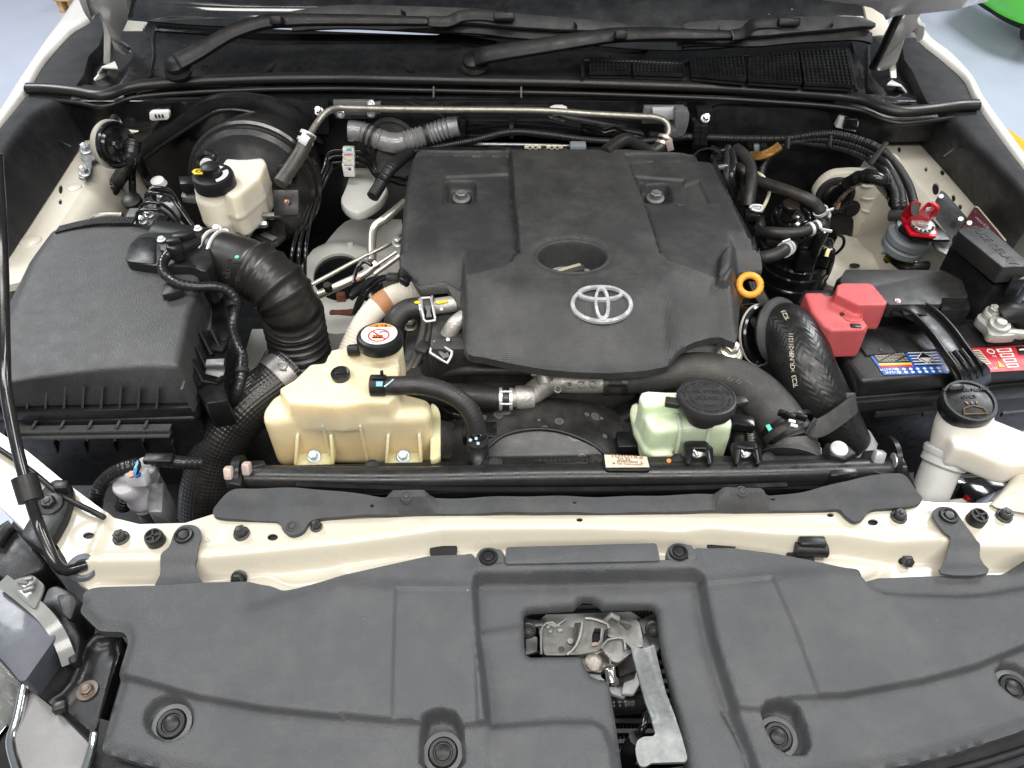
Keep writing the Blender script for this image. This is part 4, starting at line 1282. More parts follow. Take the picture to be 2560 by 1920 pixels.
def latch():
 t = thing('bonnet_latch','grey steel bonnet latch with spring and long release lever in the opening','latch', P('Z4',700,400,-.04))
 z = -.035
 plate('mounting_plate', PL('Z4', [(240,270),(320,208),(1120,180),(1220,240),(1300,520),(1250,700),(300,640)],-.062),.005,'white_grey', t, bev=.0015)
 plate('mounting_arm', PL('Z4', [(60,180),(160,245),(300,262),(300,320),(60,340)],-.05),.006,'latch_steel', t, bev=.002)
 plate('mounting_arm', PL('Z4', [(1190,260),(1400,170),(1480,330),(1240,400)],-.05),.006,'latch_steel', t, bev=.002)
 plate('stay', PL('Z4', [(1230,400),(1420,390),(1420,470),(1150,960),(1030,960),(1060,800),(1180,690)],-.07),.008,'white_grey', t, bev=.002)
 plate('stay', PL('Z4', [(900,900),(1000,850),(1060,790),(1100,900),(1060,1000),(940,960)],-.08),.008,'white_grey', t, bev=.002)
 plate('stay', PL('Z4', [(700,760),(840,755),(840,800),(880,830),(760,830)],-.06),.006,'white_grey', t, bev=.001)
 plate('stay', PL('Z4', [(130,420),(240,420),(240,560),(130,590)],-.07),.006,'white_grey', t, bev=.001)
 bolt('latch_bolt', P('Z4',1330,345,-.04),(0,-.7,.7),.0068,.011,'blackened_bolt', t)
 bolt('latch_bolt', P('Z4',150,360,-.04),(0,-.7,.7),.0068,.011,'blackened_bolt', t)
 # left housing
 top = fillet(PL('Z4', [(272,360),(300,296),(385,280),(430,312),(510,248),(535,330),(612,332),(602,470),(525,600),(300,596)],-.034),.004)
 plate('latch_housing', top,.02,'latch_steel', t, bev=.0025, seg=3)
 tube('latch_edge_glint', PL('Z4', [(275,590,-.032),(272,365,-.032),(300,298,-.032),(385,282,-.032),(430,314,-.032),(508,252,-.032)],0),.0012,'glint_steel', t, seg=6, spline=False)  # pale tubes drawn as highlights along the latch edges
 lathe('rivet_hole', [(.0035,0),(0,.0006)], P('Z4',465,540,-.0335),(0,0,1),'dark_iron', t,12)
 tube('latch_edge_glint', PL('Z4', [(690,247,-.018),(760,252,-.018),(900,302,-.018),(918,348,-.018)],0),.0016,'glint_steel', t, seg=6)
 tube('latch_edge_glint', PL('Z4', [(848,345,-.018),(830,480,-.018),(750,500,-.018)],0),.0012,'glint_steel', t, seg=6)
 tube('latch_edge_glint', PL('Z4', [(840,532,-.012),(885,462,-.012),(930,442,-.012),(1040,427,-.012),(1062,472,-.012),(1070,548,-.012)],0),.0012,'glint_steel', t, seg=6)
 tube('latch_edge_glint', PL('Z4', [(735,560,-.024),(790,580,-.024),(840,555,-.024)],0),.0014,'glint_steel', t, seg=6)
 lathe('rivet', [(.0038,0),(.0034,.0018),(0,.0022)], P('Z4',550,465,-.032),(0,-.2,1),'latch_steel', t)
 random.seed(4)
 for i in range(9):
  lathe('weld_bead', [(.0028,0),(.002,.0018),(0,.0022)], P('Z4',330 + random.random() * 140,300 + random.random() * 80,-.034),(0,0,1),'galvanised', t, seg=8)
 plate('latch_gap', PL('Z4', [(590,290),(660,280),(600,500),(570,430)],-.032),.008,'dark_iron', t, bev=.001)
 # middle hook plate with slot
 outer = fillet(PL('Z4', [(640,320),(690,245),(760,250),(900,300),(920,350),(870,350),(850,500),(820,560),(730,570),(640,590),(520,590),(600,520)],-.02),.004)
 slot = PL('Z4', [(780,340),(850,345),(830,480),(750,500),(755,400)],-.02)
 sheet('hook_plate', outer, lambda X, Y: -.02 + 0 * X,.003,'latch_steel', t, [slot], skirt=.008)
 box('hook_slot', P('Z4',800,420,-.033),(.018,.03,.004),'dark_void', t, bev=0)
 lathe('striker_stop', [(.006,0),(.006,.003),(0,.0035)], P('Z4',790,510,-.026),(0,-.4,1),'copper_bracket', t, sx=1.2, sy=.6)
 tube('latch_rib_glint', PL('Z4', [(665,290,-.012),(640,420,-.014),(590,530,-.018),(520,590,-.022)],0),.0018,'glint_steel', t, seg=8)
 # right pawl and cover
 plate('pawl', fillet(PL('Z4', [(880,300),(920,235),(1000,250),(1130,285),(1145,250),(1200,275),(1232,420),(1240,520),(1120,530),(1060,460),(900,420)],-.03),.003),.012,'latch_steel', t, bev=.0018)
 tube('curled_end', PL('Z4', [(895,270,-.02),(920,220,-.015),(960,235,-.015),(1000,260,-.018)],0),.0042,'latch_steel', t)
 plate('pawl_slot', PL('Z4', [(1010,280),(1130,310),(1095,355)],-.0285),.003,'dark_iron', t, bev=.0006)
 plate('cover_plate', fillet(PL('Z4', [(840,530),(885,460),(930,440),(1040,425),(1060,470),(1070,550),(1120,540),(1140,560),(1000,670),(940,650),(900,600)],-.014),.004),.006,'latch_steel', t, bev=.002)
 plate('base_plate', fillet(PL('Z4', [(600,595),(700,565),(850,565),(905,610),(950,655),(1000,680),(930,720),(870,700),(850,760),(700,745),(660,680)],-.03),.003),.006,'latch_steel', t, bev=.002)
 lathe('pivot_pin', [(.0095,0),(.0095,.0015),(.0075,.0025),(.003,.003),(0,.0025)], P('Z4',770,660,-.027),(0,-.25,1),'pivot_steel', t)
 plate('dark_side', PL('Z4', [(990,690),(1140,570),(1180,740),(1010,800)],-.05),.03,'dark_iron', t, bev=.002)
 # coil spring
 a, b = P('Z4',918,700,-.016), P('Z4',935,835,-.03)
 ax = (b - a)
 M = axis_m(a, ax)
 L = ax.length
 turns = 10
 tube('spring', [M @ Vector((.0046 * math.cos(i * .5),.0046 * math.sin(i * .5), L * i * .5 / (turns * 2 * math.pi))) for i in range(int(turns * 4 * math.pi))],.00085,'spring_steel', t, seg=6, ds=.0012)
 tube('spring_hook', PL('Z4', [(918,640,-.012),(930,665,-.01),(915,690,-.012),(922,705,-.016)],0),.0009,'spring_steel', t, seg=6, ds=.002)
 lathe('spring_end', [(.0048,0),(.0048,.008),(0,.008)], P('Z4',955,850,-.036),(0,-.3,1),'rubber', t)
 # release lever: channelled strap that widens to a foot
 zl = .0
 pts = PL('Z4', [(1115,512,-.012),(1210,535,-.012),(1290,525,-.012),(1335,500,-.012),(1370,620,-.008),(1450,960,.002),(1530,1170,.006),(1590,1330,.008),(1655,1560,.004),(1640,1600,.003),(1310,1612,.002),(1270,1650,.0),(1210,1655,0),(1180,1600,.001),(1160,1480,.004),(1180,1400,.006),(1240,1365,.007),(1330,1362,.007),(1350,1340,.007),(1330,1260,.007),(1250,1040,.003),(1190,790,-.004)],0)
 mid = PL('Z4', [(1230,540),(1300,850),(1370,1050),(1450,1250),(1500,1400)],0)
 xs = [p.y for p in pts]
 yA, yB = P('Z4',1200,520,-.012).y, P('Z4',1450,1500,.004).y
 def zf(X, Y):
  u = np.clip((yA - Y) / (yA - yB),0,1.2)
  z = -.012 + .02 * sm(u / .85) - .006 * sm((u - .85) / .3)
  d = sdf(mid, X, Y, False)
  return z + .003 * sm((d - .006) / .006) * (u < .75)
 sheet('release_lever', fillet(pts,.0025,3), zf,.0028,'galvanised', t, skirt=.004, sharp=70)
 tube('release_cable', PL('Z4', [(1270,1150,-.05),(1240,1260,-.05),(1190,1370,-.06),(1120,1560,-.09),(1080,1700,-.1)],0),.0042,'gloss_black', t, seg=10)
 tube('cable_sleeve', PL('Z4', [(1180,1380,-.055),(1110,1500,-.075),(1070,1680,-.095)],0),.009,'rubber', t)
 # crinkled dark sheath behind
 tube('foil_sheath', PL('Z4', [(960,1060,-.1),(1100,1050,-.095),(1230,1040,-.1)],0),.011,'foil_black', t, rf=corrug(.006,.04), ds=.0015, seg=20)
mat('pivot_steel',(.22,.2,.18),.35, metal=.7, var=.25, bump=.3)
mat('glint_steel',(.2,.195,.18),.45, metal=.6, var=.3, vscale=60, dust=.2)  # lighter copy of the latch steel: edge highlights put into the colour
mat('white_grey',(.6,.62,.63),.4, var=.08, bump=.1)
mat('spring_steel',(.5,.48,.45),.28, metal=.9, var=.1)
mat('foil_black',(.06,.06,.06),.2, metal=.6, var=.3)
latch()
def prop_rod():
 t = thing('prop_rod','black bonnet prop rod with a foam grip, hooked into cream panel','prop rod', P('B1',480,430,0))
 pts = [P('F',-8,330,.34), P('F',2,480,.27), P('F',7,620,.215), P('F',10,760,.165), P('F',14,850,.14), P('F',35,960,.105), P('F',62,1065,.075), P('B1',230,160,.048), P('B1',300,330,.03), P('B1',345,420,.018), P('B1',400,455,.008), P('B1',470,440,.002), P('B1',520,425,-.002)]
 tube('rod', pts,.0062,'rod_black', t, seg=12)
 a, b = P('F',52,1030,.085), P('F',68,1082,.069)
 d = (b - a).normalized()
 tube('foam_grip', [a, b],.0128,'rubber', t, seg=20, spline=False)
 lathe('grommet', [(.012,-.002),(.0155,0),(.0155,.004),(.011,.006),(.007,.003)], P('B1',505,435,-.004),(.55,-.6,.55),'blue_rubber', t)
mat('rod_black',(.014,.014,.015),.2, coat=.5, var=.1)
mat('blue_rubber',(.1,.12,.14),.4)
prop_rod()
def left_bracket():
 t = thing('headlamp_bracket','black plastic headlamp bracket bolted beside the prop rod','bracket', P('B1',300,60,.01))
 plate('bracket_plate', fillet(PL('B1', [(205,90),(250,-40),(330,-105),(415,-100),(440,-20),(400,120),(330,250),(250,330),(120,240),(140,200)],.012),.006),.02,'black_plastic', t, bev=.003)
 plate('bracket_tower', PL('B1', [(315,-95),(415,-100),(405,-50),(320,-45)],.024),.02,'black_plastic', t, bev=.002)
 bolt('bracket_bolt', P('B1',308,50,.013),(0,-.15,1),.0082,.01,'blackened_bolt', t, fl=1.75)
 # duct corner at the frame edge
 d = thing('lamp_duct','black moulded duct end beside the clear headlamp lens','duct', P('B1',100,330,-.03))
 plate('duct_top', fillet(PL('B1', [(-60,250),(20,180),(110,195),(230,330),(275,400),(250,450),(60,530),(-60,480)],-.012),.01),.07,'black_plastic', d, bev=.006, seg=3)
 tube('duct_rim', PL('B1', [(-30,300),(40,200),(75,180)],-.006),.008,'black_plastic', d)
left_bracket()
mat('lens_edge',(.3,.31,.3),.18, trans=.35, rvar=.03, coat=.3)
def headlamp():
 t = thing('headlamp','grey headlamp housing under clear lens at the front corner','headlamp', P('B1',130,800,-.02))
 plate('housing_top', fillet(PL('B1', [(-200,380),(0,545),(150,650),(290,770),(342,855),(300,920),(155,1125),(120,1130),(0,985),(-200,800)],.012),.004),.05,'headlamp_grey', t, bev=.004, seg=3)
 # lens edge and tab
 ribbon('lens_edge', PL('B1', [(20,520,.02),(150,620,.018),(270,725,.014),(350,830,.01),(395,930,.0),(425,1020,-.012)],0),.014,.006,'lens_edge', t, wdir=Vector((.6,.6,.1)))
 plate('lens_tab', fillet(PL('B1', [(30,530),(115,500),(200,480),(270,540),(245,620),(210,690),(120,620)],.022),.004),.004,'lens_edge', t, bev=.001)
 for dx, dy in ((0,0),(30,25),(-25,20),(10,60)):
  box('tab_rib', P('B1',165 + dx,510 + dy,.028),(.012,.004,.006),'lens_edge', t, rot=RZ(20 + dx), bev=.002)
 plate('lamp_back', fillet(PL('B1', [(230,700),(290,560),(345,540),(470,600),(478,700),(440,770),(490,860),(465,1010),(420,1025),(390,900),(340,800)],-.005),.006),.05,'black_plastic', t, bev=.005, seg=3)
 plate('back_step', fillet(PL('B1', [(345,600),(440,600),(470,640),(430,760),(380,720)],.003),.005),.01,'black_plastic', t, bev=.004, seg=3)
 # clear lens face and reflector bars
 rows = [PL('B1', [(-60,930,.008),(60,1060,.002),(140,1145,-.01)],0), PL('B1', [(-90,1060,-.02),(20,1200,-.03),(120,1230,-.035)],0), PL('B1', [(-90,1300,-.06),(0,1420,-.07),(60,1440,-.075)],0)]
 surf('lens', rows,'clear_plastic', t, n=4, thick=.003)
 for i in range(4):
  tube('reflector_bar', PL('B1', [(-80,1000 + i * 50,-.03 - .006 * i),(20,1085 + i * 42,-.034 - .006 * i),(90,1120 + i * 50,-.04 - .006 * i)],0),.004,'chrome', t, seg=8)
 plate('reflector', PL('B1', [(-90,1000),(60,1100),(110,1180),(40,1400),(-90,1560)],-.06),.01,'chrome', t, bev=.001)
 # silver grille end
 g = thing('grille_trim','silver grey grille end trim under the headlamp','trim', P('B1',300,1450,-.03))
 plate('trim_face', fillet(PL('B1', [(140,1190),(185,1180),(350,1310),(540,1500),(560,1540),(470,1760),(60,1760),(85,1500)],-.02),.004),.05,'trim_silver', g, bev=.006, seg=3)
 tube('chrome_strip', PL('B1', [(578,1440,-.006),(562,1530,-.012),(500,1720,-.02)],0),.004,'chrome', g)
 tube('trim_edge', PL('B1', [(150,1160,-.015),(110,1360,-.02),(70,1500,-.022),(120,1700,-.022)],0),.005,'chrome', g)
headlamp()
def corner_tray():
 t = thing('corner_tray','smooth black corner tray with one hex bolt beside grille cover','tray', P('B1',540,1190,-.02))
 z = -.022
 out = PL('B1', [(205,1190),(330,1010),(440,1030),(540,870),(600,830),(700,830),(745,860),(740,930),(560,1500),(540,1480),(360,1310)], z)
 ch = PL('B1', [(325,1258),(395,1215),(450,1150),(545,930),(590,880),(680,862),(715,880),(712,930)], z)
 inn = PL('B1', [(325,1258),(395,1215),(450,1150),(545,930),(590,880),(680,862),(715,880),(712,930),(570,1480)], z)
 def zf(X, Y):
  d = sdf(ch, X, Y, False)
  return z + .006 * np.exp(-(d / .005) ** 2) - .004 * inside(inn,.006)(X, Y)
 sheet('tray', out, zf,.004,'satin_black', t, skirt=.02, feat=[inn], fine=.0013)
 lathe('washer', [(.0105,0),(.0105,.0014),(0,.0014)], P('B1',534,1187,-.0255),(0,0,1),'brown_washer', t, sx=1.0)
 bolt('tray_bolt', P('B1',532,1184,-.0242),(0,0,1),.0062,.005,'brown_washer', t, fl=1.05)
 box('tray_clip', P('B1',368,1290,-.012),(.012,.009,.01),'black_plastic', t, rot=RZ(20), bev=.001)
mat('brown_washer',(.14,.11,.09),.45, metal=.5, var=.2)
corner_tray()
def left_corner_void():
 # rubber edging along the cream panel on the left, and the black void below
 o = tube('panel_edging', PL('F', [(-40,945),(60,1012),(130,1068),(200,1105),(225,1118)],.012),.0035,'rubber', seg=8)
 tag(o,'thin black rubber edging along the cream panel beside the air box','edging')
left_corner_void()
# ================================================================== left side of the bay
def air_box():
 t = thing('air_filter_box','big black air filter box with grained lid on the left','air filter box', P('M1',600,400,-.1))
 zt = .07
 top = PL('M1', [(335,-55),(540,-75),(800,-80),(1000,-20),(1180,150),(1215,230),(1190,330),(1140,460),(1078,762),(900,765),(600,790),(250,832),(75,868),(-80,900),(-40,620),(80,430),(200,150)], zt)
 low = PL('M1', [(330,-20),(540,-60),(820,-60),(1100,0),(1270,180),(1310,330),(1300,500),(1260,700),(1205,1010),(900,1012),(600,1018),(250,1024),(75,1028),(-100,1030),(-140,820),(0,500),(170,150)],-.005)
 lift = [a.lerp(b,.16) + Vector((0,0,.004)) for a, b in zip(top, low)]
 ins = [p + (sum(top, Vector()) / len(top) - p) * .02 for p in top]
 bm = loft_bm([low, lift, top], caps=(True, True), bev=.007, seg=3, ang=20)
 obj('lid', bm,'grain_plastic', t,50)
 # step at the back, with ribbed edge
 plate('lid_back_step', fillet(PL('T1', [(350,1530),(420,1478),(640,1455),(860,1436),(960,1445),(1030,1500),(1020,1540),(880,1500),(640,1500),(420,1530)],.062),.006),.03,'black_plastic', t, bev=.004)
 for i in range(26):
  x = 380 + i * 19
  p = P('T1', x,1508 - 60 * math.sin(min(1,(x - 350) / 330) * 1.4) - (x - 380) * .015,.067)
  ribbon('lid_rib', [p + Vector((0,.012,.004)), p + Vector((0,-.006,.004))],.0035,.005,'black_plastic', t, spline=False)
 # outlet plateau and throat to the sensor
 plate('outlet_base', fillet(PL('M1', [(760,130),(790,20),(860,-40),(1020,-60),(1250,-70),(1300,140),(1250,200),(1160,160),(960,160)],.085),.01),.06,'black_plastic', t, bev=.006, seg=3)
 plate('outlet_pocket', fillet(PL('M1', [(772,130),(800,20),(850,-20),(950,-20),(955,148)],.0862),.01),.004,'satin_black', t, bev=.001)
 ax = (P('M1',1290,120,.05) - P('M1',1100,80,.055)).normalized()
 lathe('outlet_throat', [(.038,-.06),(.04,.0),(.042,.03),(.04,.034)], P('M1',1190,75,.045), ax,'black_plastic', t)
 # flange and stiffening ribs along the front
 fl = PL('M1', [(-120,1046),(600,1040),(1192,1022),(1245,905),(1200,880),(1140,940),(600,985),(-120,1000)],-.004)
 plate('lid_flange', fl,.022,'black_plastic', t, bev=.0025)
 for i in range(9):
  x = 50 + i * 113
  a, b, c = P('M1', x + 2,905 - (0 if x > 120 else -10),.045), P('M1', x,1030,-.003), P('M1', x,985,-.003)
  bm = bmesh.new()
  tri = [a + Vector((0,.004,0)), b, c + Vector((0,.012,0))]
  loft_bm([[p + Vector((-.0016,0,0)) for p in tri], [p + Vector((.0016,0,0)) for p in tri]], bm=bm)
  obj('front_rib', bm,'grain_plastic', t)
 ribbon('front_rib', [P('M1',1115,885,.045), P('M1',1190,1020,-.002)],.003,.014,'grain_plastic', t, spline=False)
 # lower case
 case = PL('M1', [(-160,1100),(600,1098),(1190,1085),(1240,920),(1330,600),(1380,350),(1300,100),(700,0),(350,20),(100,400)],-.02)
 plate('case', case,.16,'satin_black', t, bev=.006, seg=3, grow=-.05)
 for j, yy in enumerate((1160,1196)):
  a, b = P('M1',95, yy,-.03 - j * .008), P('M1',1040, yy - 14,-.03 - j * .008)
  ribbon('case_ledge', [a, b],.012,.003,'grain_plastic', t, wdir=Vector((0,1,0)), spline=False)
 for i in range(6):
  x = 30 + i * 170
  ribbon('case_rib', [P('M1', x + 10,1120,-.022), P('M1', x,1205,-.05)],.003,.012,'grain_plastic', t, spline=False)
 for i in range(5):
  x = 330 + i * 180
  ribbon('case_seam', [P('M1', x,1230,-.06), P('M1', x + 30,1300,-.1)],.002,.006,'black_plastic', t, spline=False)
 # right flank: steps, clip and ribs
 side = PL('M1', [(1130,440),(1240,320),(1360,330),(1400,520),(1370,900),(1390,980),(1250,1000),(1180,900),(1180,740)],.005)
 plate('side_case', side,.05,'satin_black', t, bev=.004)
 for (a, b) in (((1230,560,.03),(1300,700,.008)),((1210,650,.03),(1270,780,.008)),((1180,730,.03),(1250,865,.008)),((1150,780,.03),(1230,880,.008)),((1290,530,.03),(1350,650,.008))):
  ribbon('side_rib', [P('M1', *a), P('M1', *b)],.003,.014,'black_plastic', t, spline=False)
 box('side_tab', P('M1',1360,590,.01),(.02,.02,.006),'black_plastic', t, rot=RZ(-10))
 box('side_tab', P('M1',1335,650,.01),(.02,.02,.006),'black_plastic', t, rot=RZ(-10))
 ribbon('retaining_clip', PL('M1', [(1315,728,.03),(1310,760,.028),(1316,790,.018),(1305,830,.012)],0),.024,.0025,'galvanised', t, wdir=Vector((1,.1,0)), bev=.0006)
 ribbon('case_lip', PL('M1', [(1180,735,.012),(1240,868,.01),(1330,862,.01),(1365,830,.01)],0),.004,.006,'black_plastic', t, spline=False)
 plate('moulding_mark', PL('M1', [(1225,380),(1290,340),(1290,540),(1250,555),(1215,480)],.0085),.003,'grain_plastic', t, bev=.0005)
air_box()
def air_sensor():
 c = P('M1',1060,-20,.1)
 t = thing('air_flow_sensor','black air flow sensor with plug on the air box outlet','sensor', c)
 plate('flange', fillet(PL('Z1', [(265,1110),(430,1010),(720,950),(815,945),(835,1000),(800,1110),(620,1220),(540,1280),(300,1230)],.095),.006),.012,'black_plastic', t, bev=.002)
 plate('sensor_head', PL('Z1', [(440,1020),(700,960),(740,1000),(600,1060),(450,1060)],.105),.012,'satin_black', t, bev=.002)
 plate('plug', PL('Z1', [(380,1090),(560,1080),(560,1200),(480,1230),(370,1200)],.112),.022,'satin_black', t, bev=.002)
 box('plug_latch', P('Z1',470,1110,.116),(.018,.012,.006),'black_plastic', t, rot=RZ(10), bev=.001)
 for x, y in ((320,1105),(780,968)):
  bolt('screw', P('Z1', x, y,.097),(0,0,1),.0045,.005,'label_white', t)
 for i in range(4):
  box('seal', P('Z1',425 + i * 30,1235,.102),(.005,.006,.005),'pale_yellow', t, bev=.001)
 pts = PL('Z1', [(445,1250,.1),(370,1330,.097),(335,1420,.095),(350,1520,.094)],0) + PL('M1', [(1030,230,.09),(1090,268,.088),(1200,285,.085),(1310,285,.08),(1390,310,.07),(1440,375,.055),(1430,450,.04),(1420,530,.03),(1450,640,.02),(1480,720,.01),(1470,850,0),(1440,960,-.02),(1400,1040,-.05)],0)
 h = tube('sensor_harness', pts,.0072,'tape_black', t, seg=12, ds=.0025, rf=corrug(.007,.06))
 plate('harness_clip', PL('M1', [(1000,265),(1060,235),(1110,300),(1060,320),(985,335)],.085),.012,'black_plastic', t, bev=.002)
 for x, y, z in ((1425,400,.05),(1478,800,.005)):
  lathe('harness_tie', [(.0085,-.004),(.0098,-.003),(.0098,.003),(.0085,.004)], P('M1', x, y, z),(.1,-1,-.4),'rubber', t)
mat('pale_yellow',(.8,.72,.35),.45)
mat('tape_black',(.016,.016,.017),.25, bump=.4, bscale=90, var=.25)
air_sensor()
def intake_hose():
 t = thing('intake_hose','fat black ribbed rubber intake hose bending down from the air box','hose', P('M1',1600,300,.0))
 a = P('M1',1795,510,-.045)
 pts = PL('M1', [(1255,118,.045),(1405,135,.045),(1560,190,.04),(1690,285,.024),(1768,400,-.004)],0) + [a, a + Vector((.0,-.004,-.05)), a + Vector((0,-.006,-.11)), a + Vector((0,-.006,-.17))]
 R = .044
 sA = resample(catmull(pts[:6],10),.01)[1][-1] - .03
 def rf(s, T):
  q = 1.0
  for c, w, h in ((sA * .5,.004,.11),(sA * .6,.003,.06),(sA * .74,.004,.12),(sA * .83,.003,.07),(sA * .95,.003,.05)):
   q += h * math.exp(-((s - c) / w) ** 2)
  for c, w in ((sA * .66,.002),(sA * .9,.002)):
   q -= .03 * math.exp(-((s - c) / w) ** 2)
  if s > sA:
   q += .115 * math.sin(2 * math.pi * (s - sA) / .0145)
  return q
 tube('hose', pts, R,'rubber_hose', t, seg=36, ds=.0018, rf=rf, sharp=60)
 d = (pts[1] - pts[0]).normalized()
 for s in (.012,.026):
  lathe('clamp_wire', [(R + .0005,-.0022),(R + .0035,-.0015),(R + .0035,.0015),(R + .0005,.0022)], pts[0] + d * s, d,'label_white', t,36)
 lathe('cuff', [(R,-.004),(R + .004,-.002),(R + .004,.008),(R,.01)], pts[0] + d * -.004, d,'rubber_hose', t,36)
 # raised writing on the cuff
 for txt, x, y, sz in (('01 020',1372,180,.0085),('THE RUBBER',1397,175,.0085),('27DUM<',1455,215,.008),('F',1450,135,.016)):
  p = P('M1', x, y,.0855 - .0)
  yy = frame(p,(P('M1', x + 6, y - 60,.0855) - p),(-1,0,.0))
  ftext('moulded_text', txt, yy, sz,'rubber_hose', t, ex=.0008)
 lathe('paint_dot', [(.003,0),(0,.0006)], P('M1',1445,102,.0872),(0,-.2,1),'mark_green', t,10)
mat('rubber_hose',(.02,.0185,.0175),.34, bump=.03, bscale=400, var=.15, vscale=8, dust=.05, dustcol=(.16,.12,.1), rvar=.03)
intake_hose()
mat('band_steel',(.26,.25,.24),.36, metal=.7, var=.2, bump=.2)
def left_braid_hose():
 t = thing('plaited_hose','plaited black charge hose curving down at the left of the coolant tank','hose', P('M1',1400,1100,-.1))
 pts = PL('M1', [(1790,800,-.045),(1690,880,-.05),(1520,1010,-.06),(1390,1160,-.085),(1310,1330,-.12),(1265,1520,-.16),(1250,1700,-.2)],0)
 tube('hose', pts,.038,'braid_hose', t, seg=32, ds=.004)
 d = (pts[1] - pts[0]).normalized()
 lathe('band_clamp', [(.0385,-.011),(.0405,-.011),(.0405,.011),(.0385,.011)], pts[0] + d * .02, d,'band_steel', t,36)
 p = P('M1',1730,795,-.01)
 tube('clamp_eye', [p + Vector((.006 * math.cos(a),.002,.008 + .007 * math.sin(a))) for a in (i * .5 for i in range(14))],.0014,'clamp_metal', t, seg=6, ds=.002)
left_braid_hose()
def gap_sheet():
 t = thing('splash_plate','pale inner plate in the gap between air box and intake hose','panel', P('M1',1540,700,-.16))
 plate('plate_face', PL('M1', [(1535,540),(1620,540),(1640,800),(1520,960),(1380,1060),(1470,760)],-.17),.01,'tower_white', t, bev=.002)
 tube('grey_pipe', PL('M1', [(1640,690),(1560,860),(1520,960)],-.15),.007,'galvanised', t)
gap_sheet()
def coolant_tank():
 t = thing('coolant_tank','cream translucent coolant tank with a black warning cap','tank', P('M2',640,1200,-.06))
 bm = bmesh.new()
 sh = PL('M2', [(135,1105),(330,1080),(640,1078),(900,1085),(1166,1075),(1166,960),(1000,920),(600,880),(300,880),(190,950),(128,1030)],.03)
 c = sum(sh, Vector()) / len(sh)
 base = [p + (c - p) * .01 + Vector((0,0,-.1)) for p in sh]
 loft_bm([base, sh], bev=.014, seg=3, bm=bm)
 # raised left shoulder block with the neck
 up = PL('M2', [(235,905),(330,850),(430,752),(640,745),(870,742),(965,770),(968,935),(900,990),(780,985),(600,1010),(300,990)],.055)
 c2 = sum(up, Vector()) / len(up)
 loft_bm([[p + (p - c2) * .06 + Vector((0,0,-.05)) for p in up], up], bev=.012, seg=3, bm=bm)
 # back shelf under the cap
 bk = PL('M2', [(525,720),(560,665),(640,655),(960,690),(975,760),(870,790),(530,770)],.06)
 loft_bm([[p + Vector((0,0,-.07)) for p in bk], bk], bev=.008, seg=3, bm=bm)
 nk = P('M2',856,660,.062)
 lathe_bm([(.03,-.05),(.03,0),(.026,.003),(.026,.022),(0,.022)], TR(nk),28, bm=bm)
 # plug boss, label boss, hose stub
 pb = P('M2',620,840,.056)
 lathe_bm([(.0155,-.02),(.0145,.004),(0,.004)], TR(pb),24, bm=bm)
 o = obj('tank_body', bm,'tank_plastic', t,60)
 fuse(o,.0026,7,.6)
 # welded seam flange
 yb = P('M2',640,1030,.03).y - .004
 fl = [P('M2', x, y,-.045) for x, y in ((100,1310),(115,1370),(150,1378))]
 s3 = PL('M2', [(1165,990),(1205,1015),(1222,1060),(1222,1320),(1190,1335),(1160,1340)],-.015)
 plate('side_flange', fillet(s3,.006),.012,'tank_plastic', t, bev=.003)
 # reinforcing swages on the front face
 for x in (490,722):
  a = P('M2', x,1105,.03)
  ribbon('front_swage', [a + Vector((0,.0032,-.012)), Vector((a.x, a.y + .004,-.05))],.003,.003,'tank_plastic', t, spline=False)
 # brackets with bolts
 for x0, x1, xb in ((330,570,452),(885,1110,997)):
  zb = -.04
  pl = PL('M2', [(x0,1385),(x0 + 15,1275),(x1 - 20,1272),(x1,1370)], zb)
  plate('bracket', fillet(pl,.004),.005,'tank_plastic', t, bev=.0015)
  for x, s in ((x0,1),(x1,-1)):
   a = P('M2', x + s * 18,1195,.0); b = P('M2', x + s * 5,1382, zb)
   bm = bmesh.new()
   tri = [a, b, Vector((b.x, b.y + .045, zb)), Vector((a.x, a.y + .012, a.z))]
   loft_bm([[p + Vector((-.0018,0,0)) for p in tri], [p + Vector((.0018,0,0)) for p in tri]], bev=.0008, bm=bm)
   obj('bracket_gusset', bm,'tank_plastic', t)
  bolt('mounting_bolt', P('M2', xb,1322, zb + .001),(0,-.35,1),.0066,.01,'blue_zinc', t, spin=15, fl=1.4)
 # filler plug
 lathe('filler_plug', [(.0112,0),(.0122,.003),(.0122,.009),(.0108,.0105),(.009,.01),(.009,.009),(0,.009)], P('M2',618,838,.058),(0,-.08,1),'satin_black', t,28)
 box('plug_grip', P('M2',618,812,.0675),(.015,.003,.003),'satin_black', t, rot=RZ(4), bev=.001)
 lathe('vent_cap', [(.007,0),(.008,.002),(.008,.014),(0,.015)], P('M2',660,676,.068) ,(1,.05,.1),'rubber', t,16)
 # the cap with its warning label
 cc = P('M2',858,640,.079)
 ax = Vector((.0,.1,1)).normalized()
 cap = lathe('cap', [(.0285,0),(.0295,.002),(.0295,.0135),(.028,.0165),(.0245,.018),(.0242,.0175),(0,.0175)], cc, ax,'black_plastic', t,44)
 M = axis_m(cc + ax * .0177, ax)
 def disc(name, r, h, m, sx=1, dx=0, dy=0, seg=36):
  return obj(name, lathe_bm([(r,0),(r, h),(0, h)], M @ TR((dx, dy,0)), seg, sx=sx), m, cap,30)
 disc('cap_label',.0232,.0004,'label_white')
 bm = bmesh.new()
 arc = [Vector((.0226 * math.cos(a),.0226 * math.sin(a),.0006)) for a in (math.radians(40 + i * 10) for i in range(11))]
 bm.faces.new([bm.verts.new(M @ p) for p in arc])
 obj('orange_band', bm,'label_orange', cap)
 ring = [(.0138,.0005),(.0138,.0009),(.012,.0009),(.012,.0005),(.0138,.0005)]
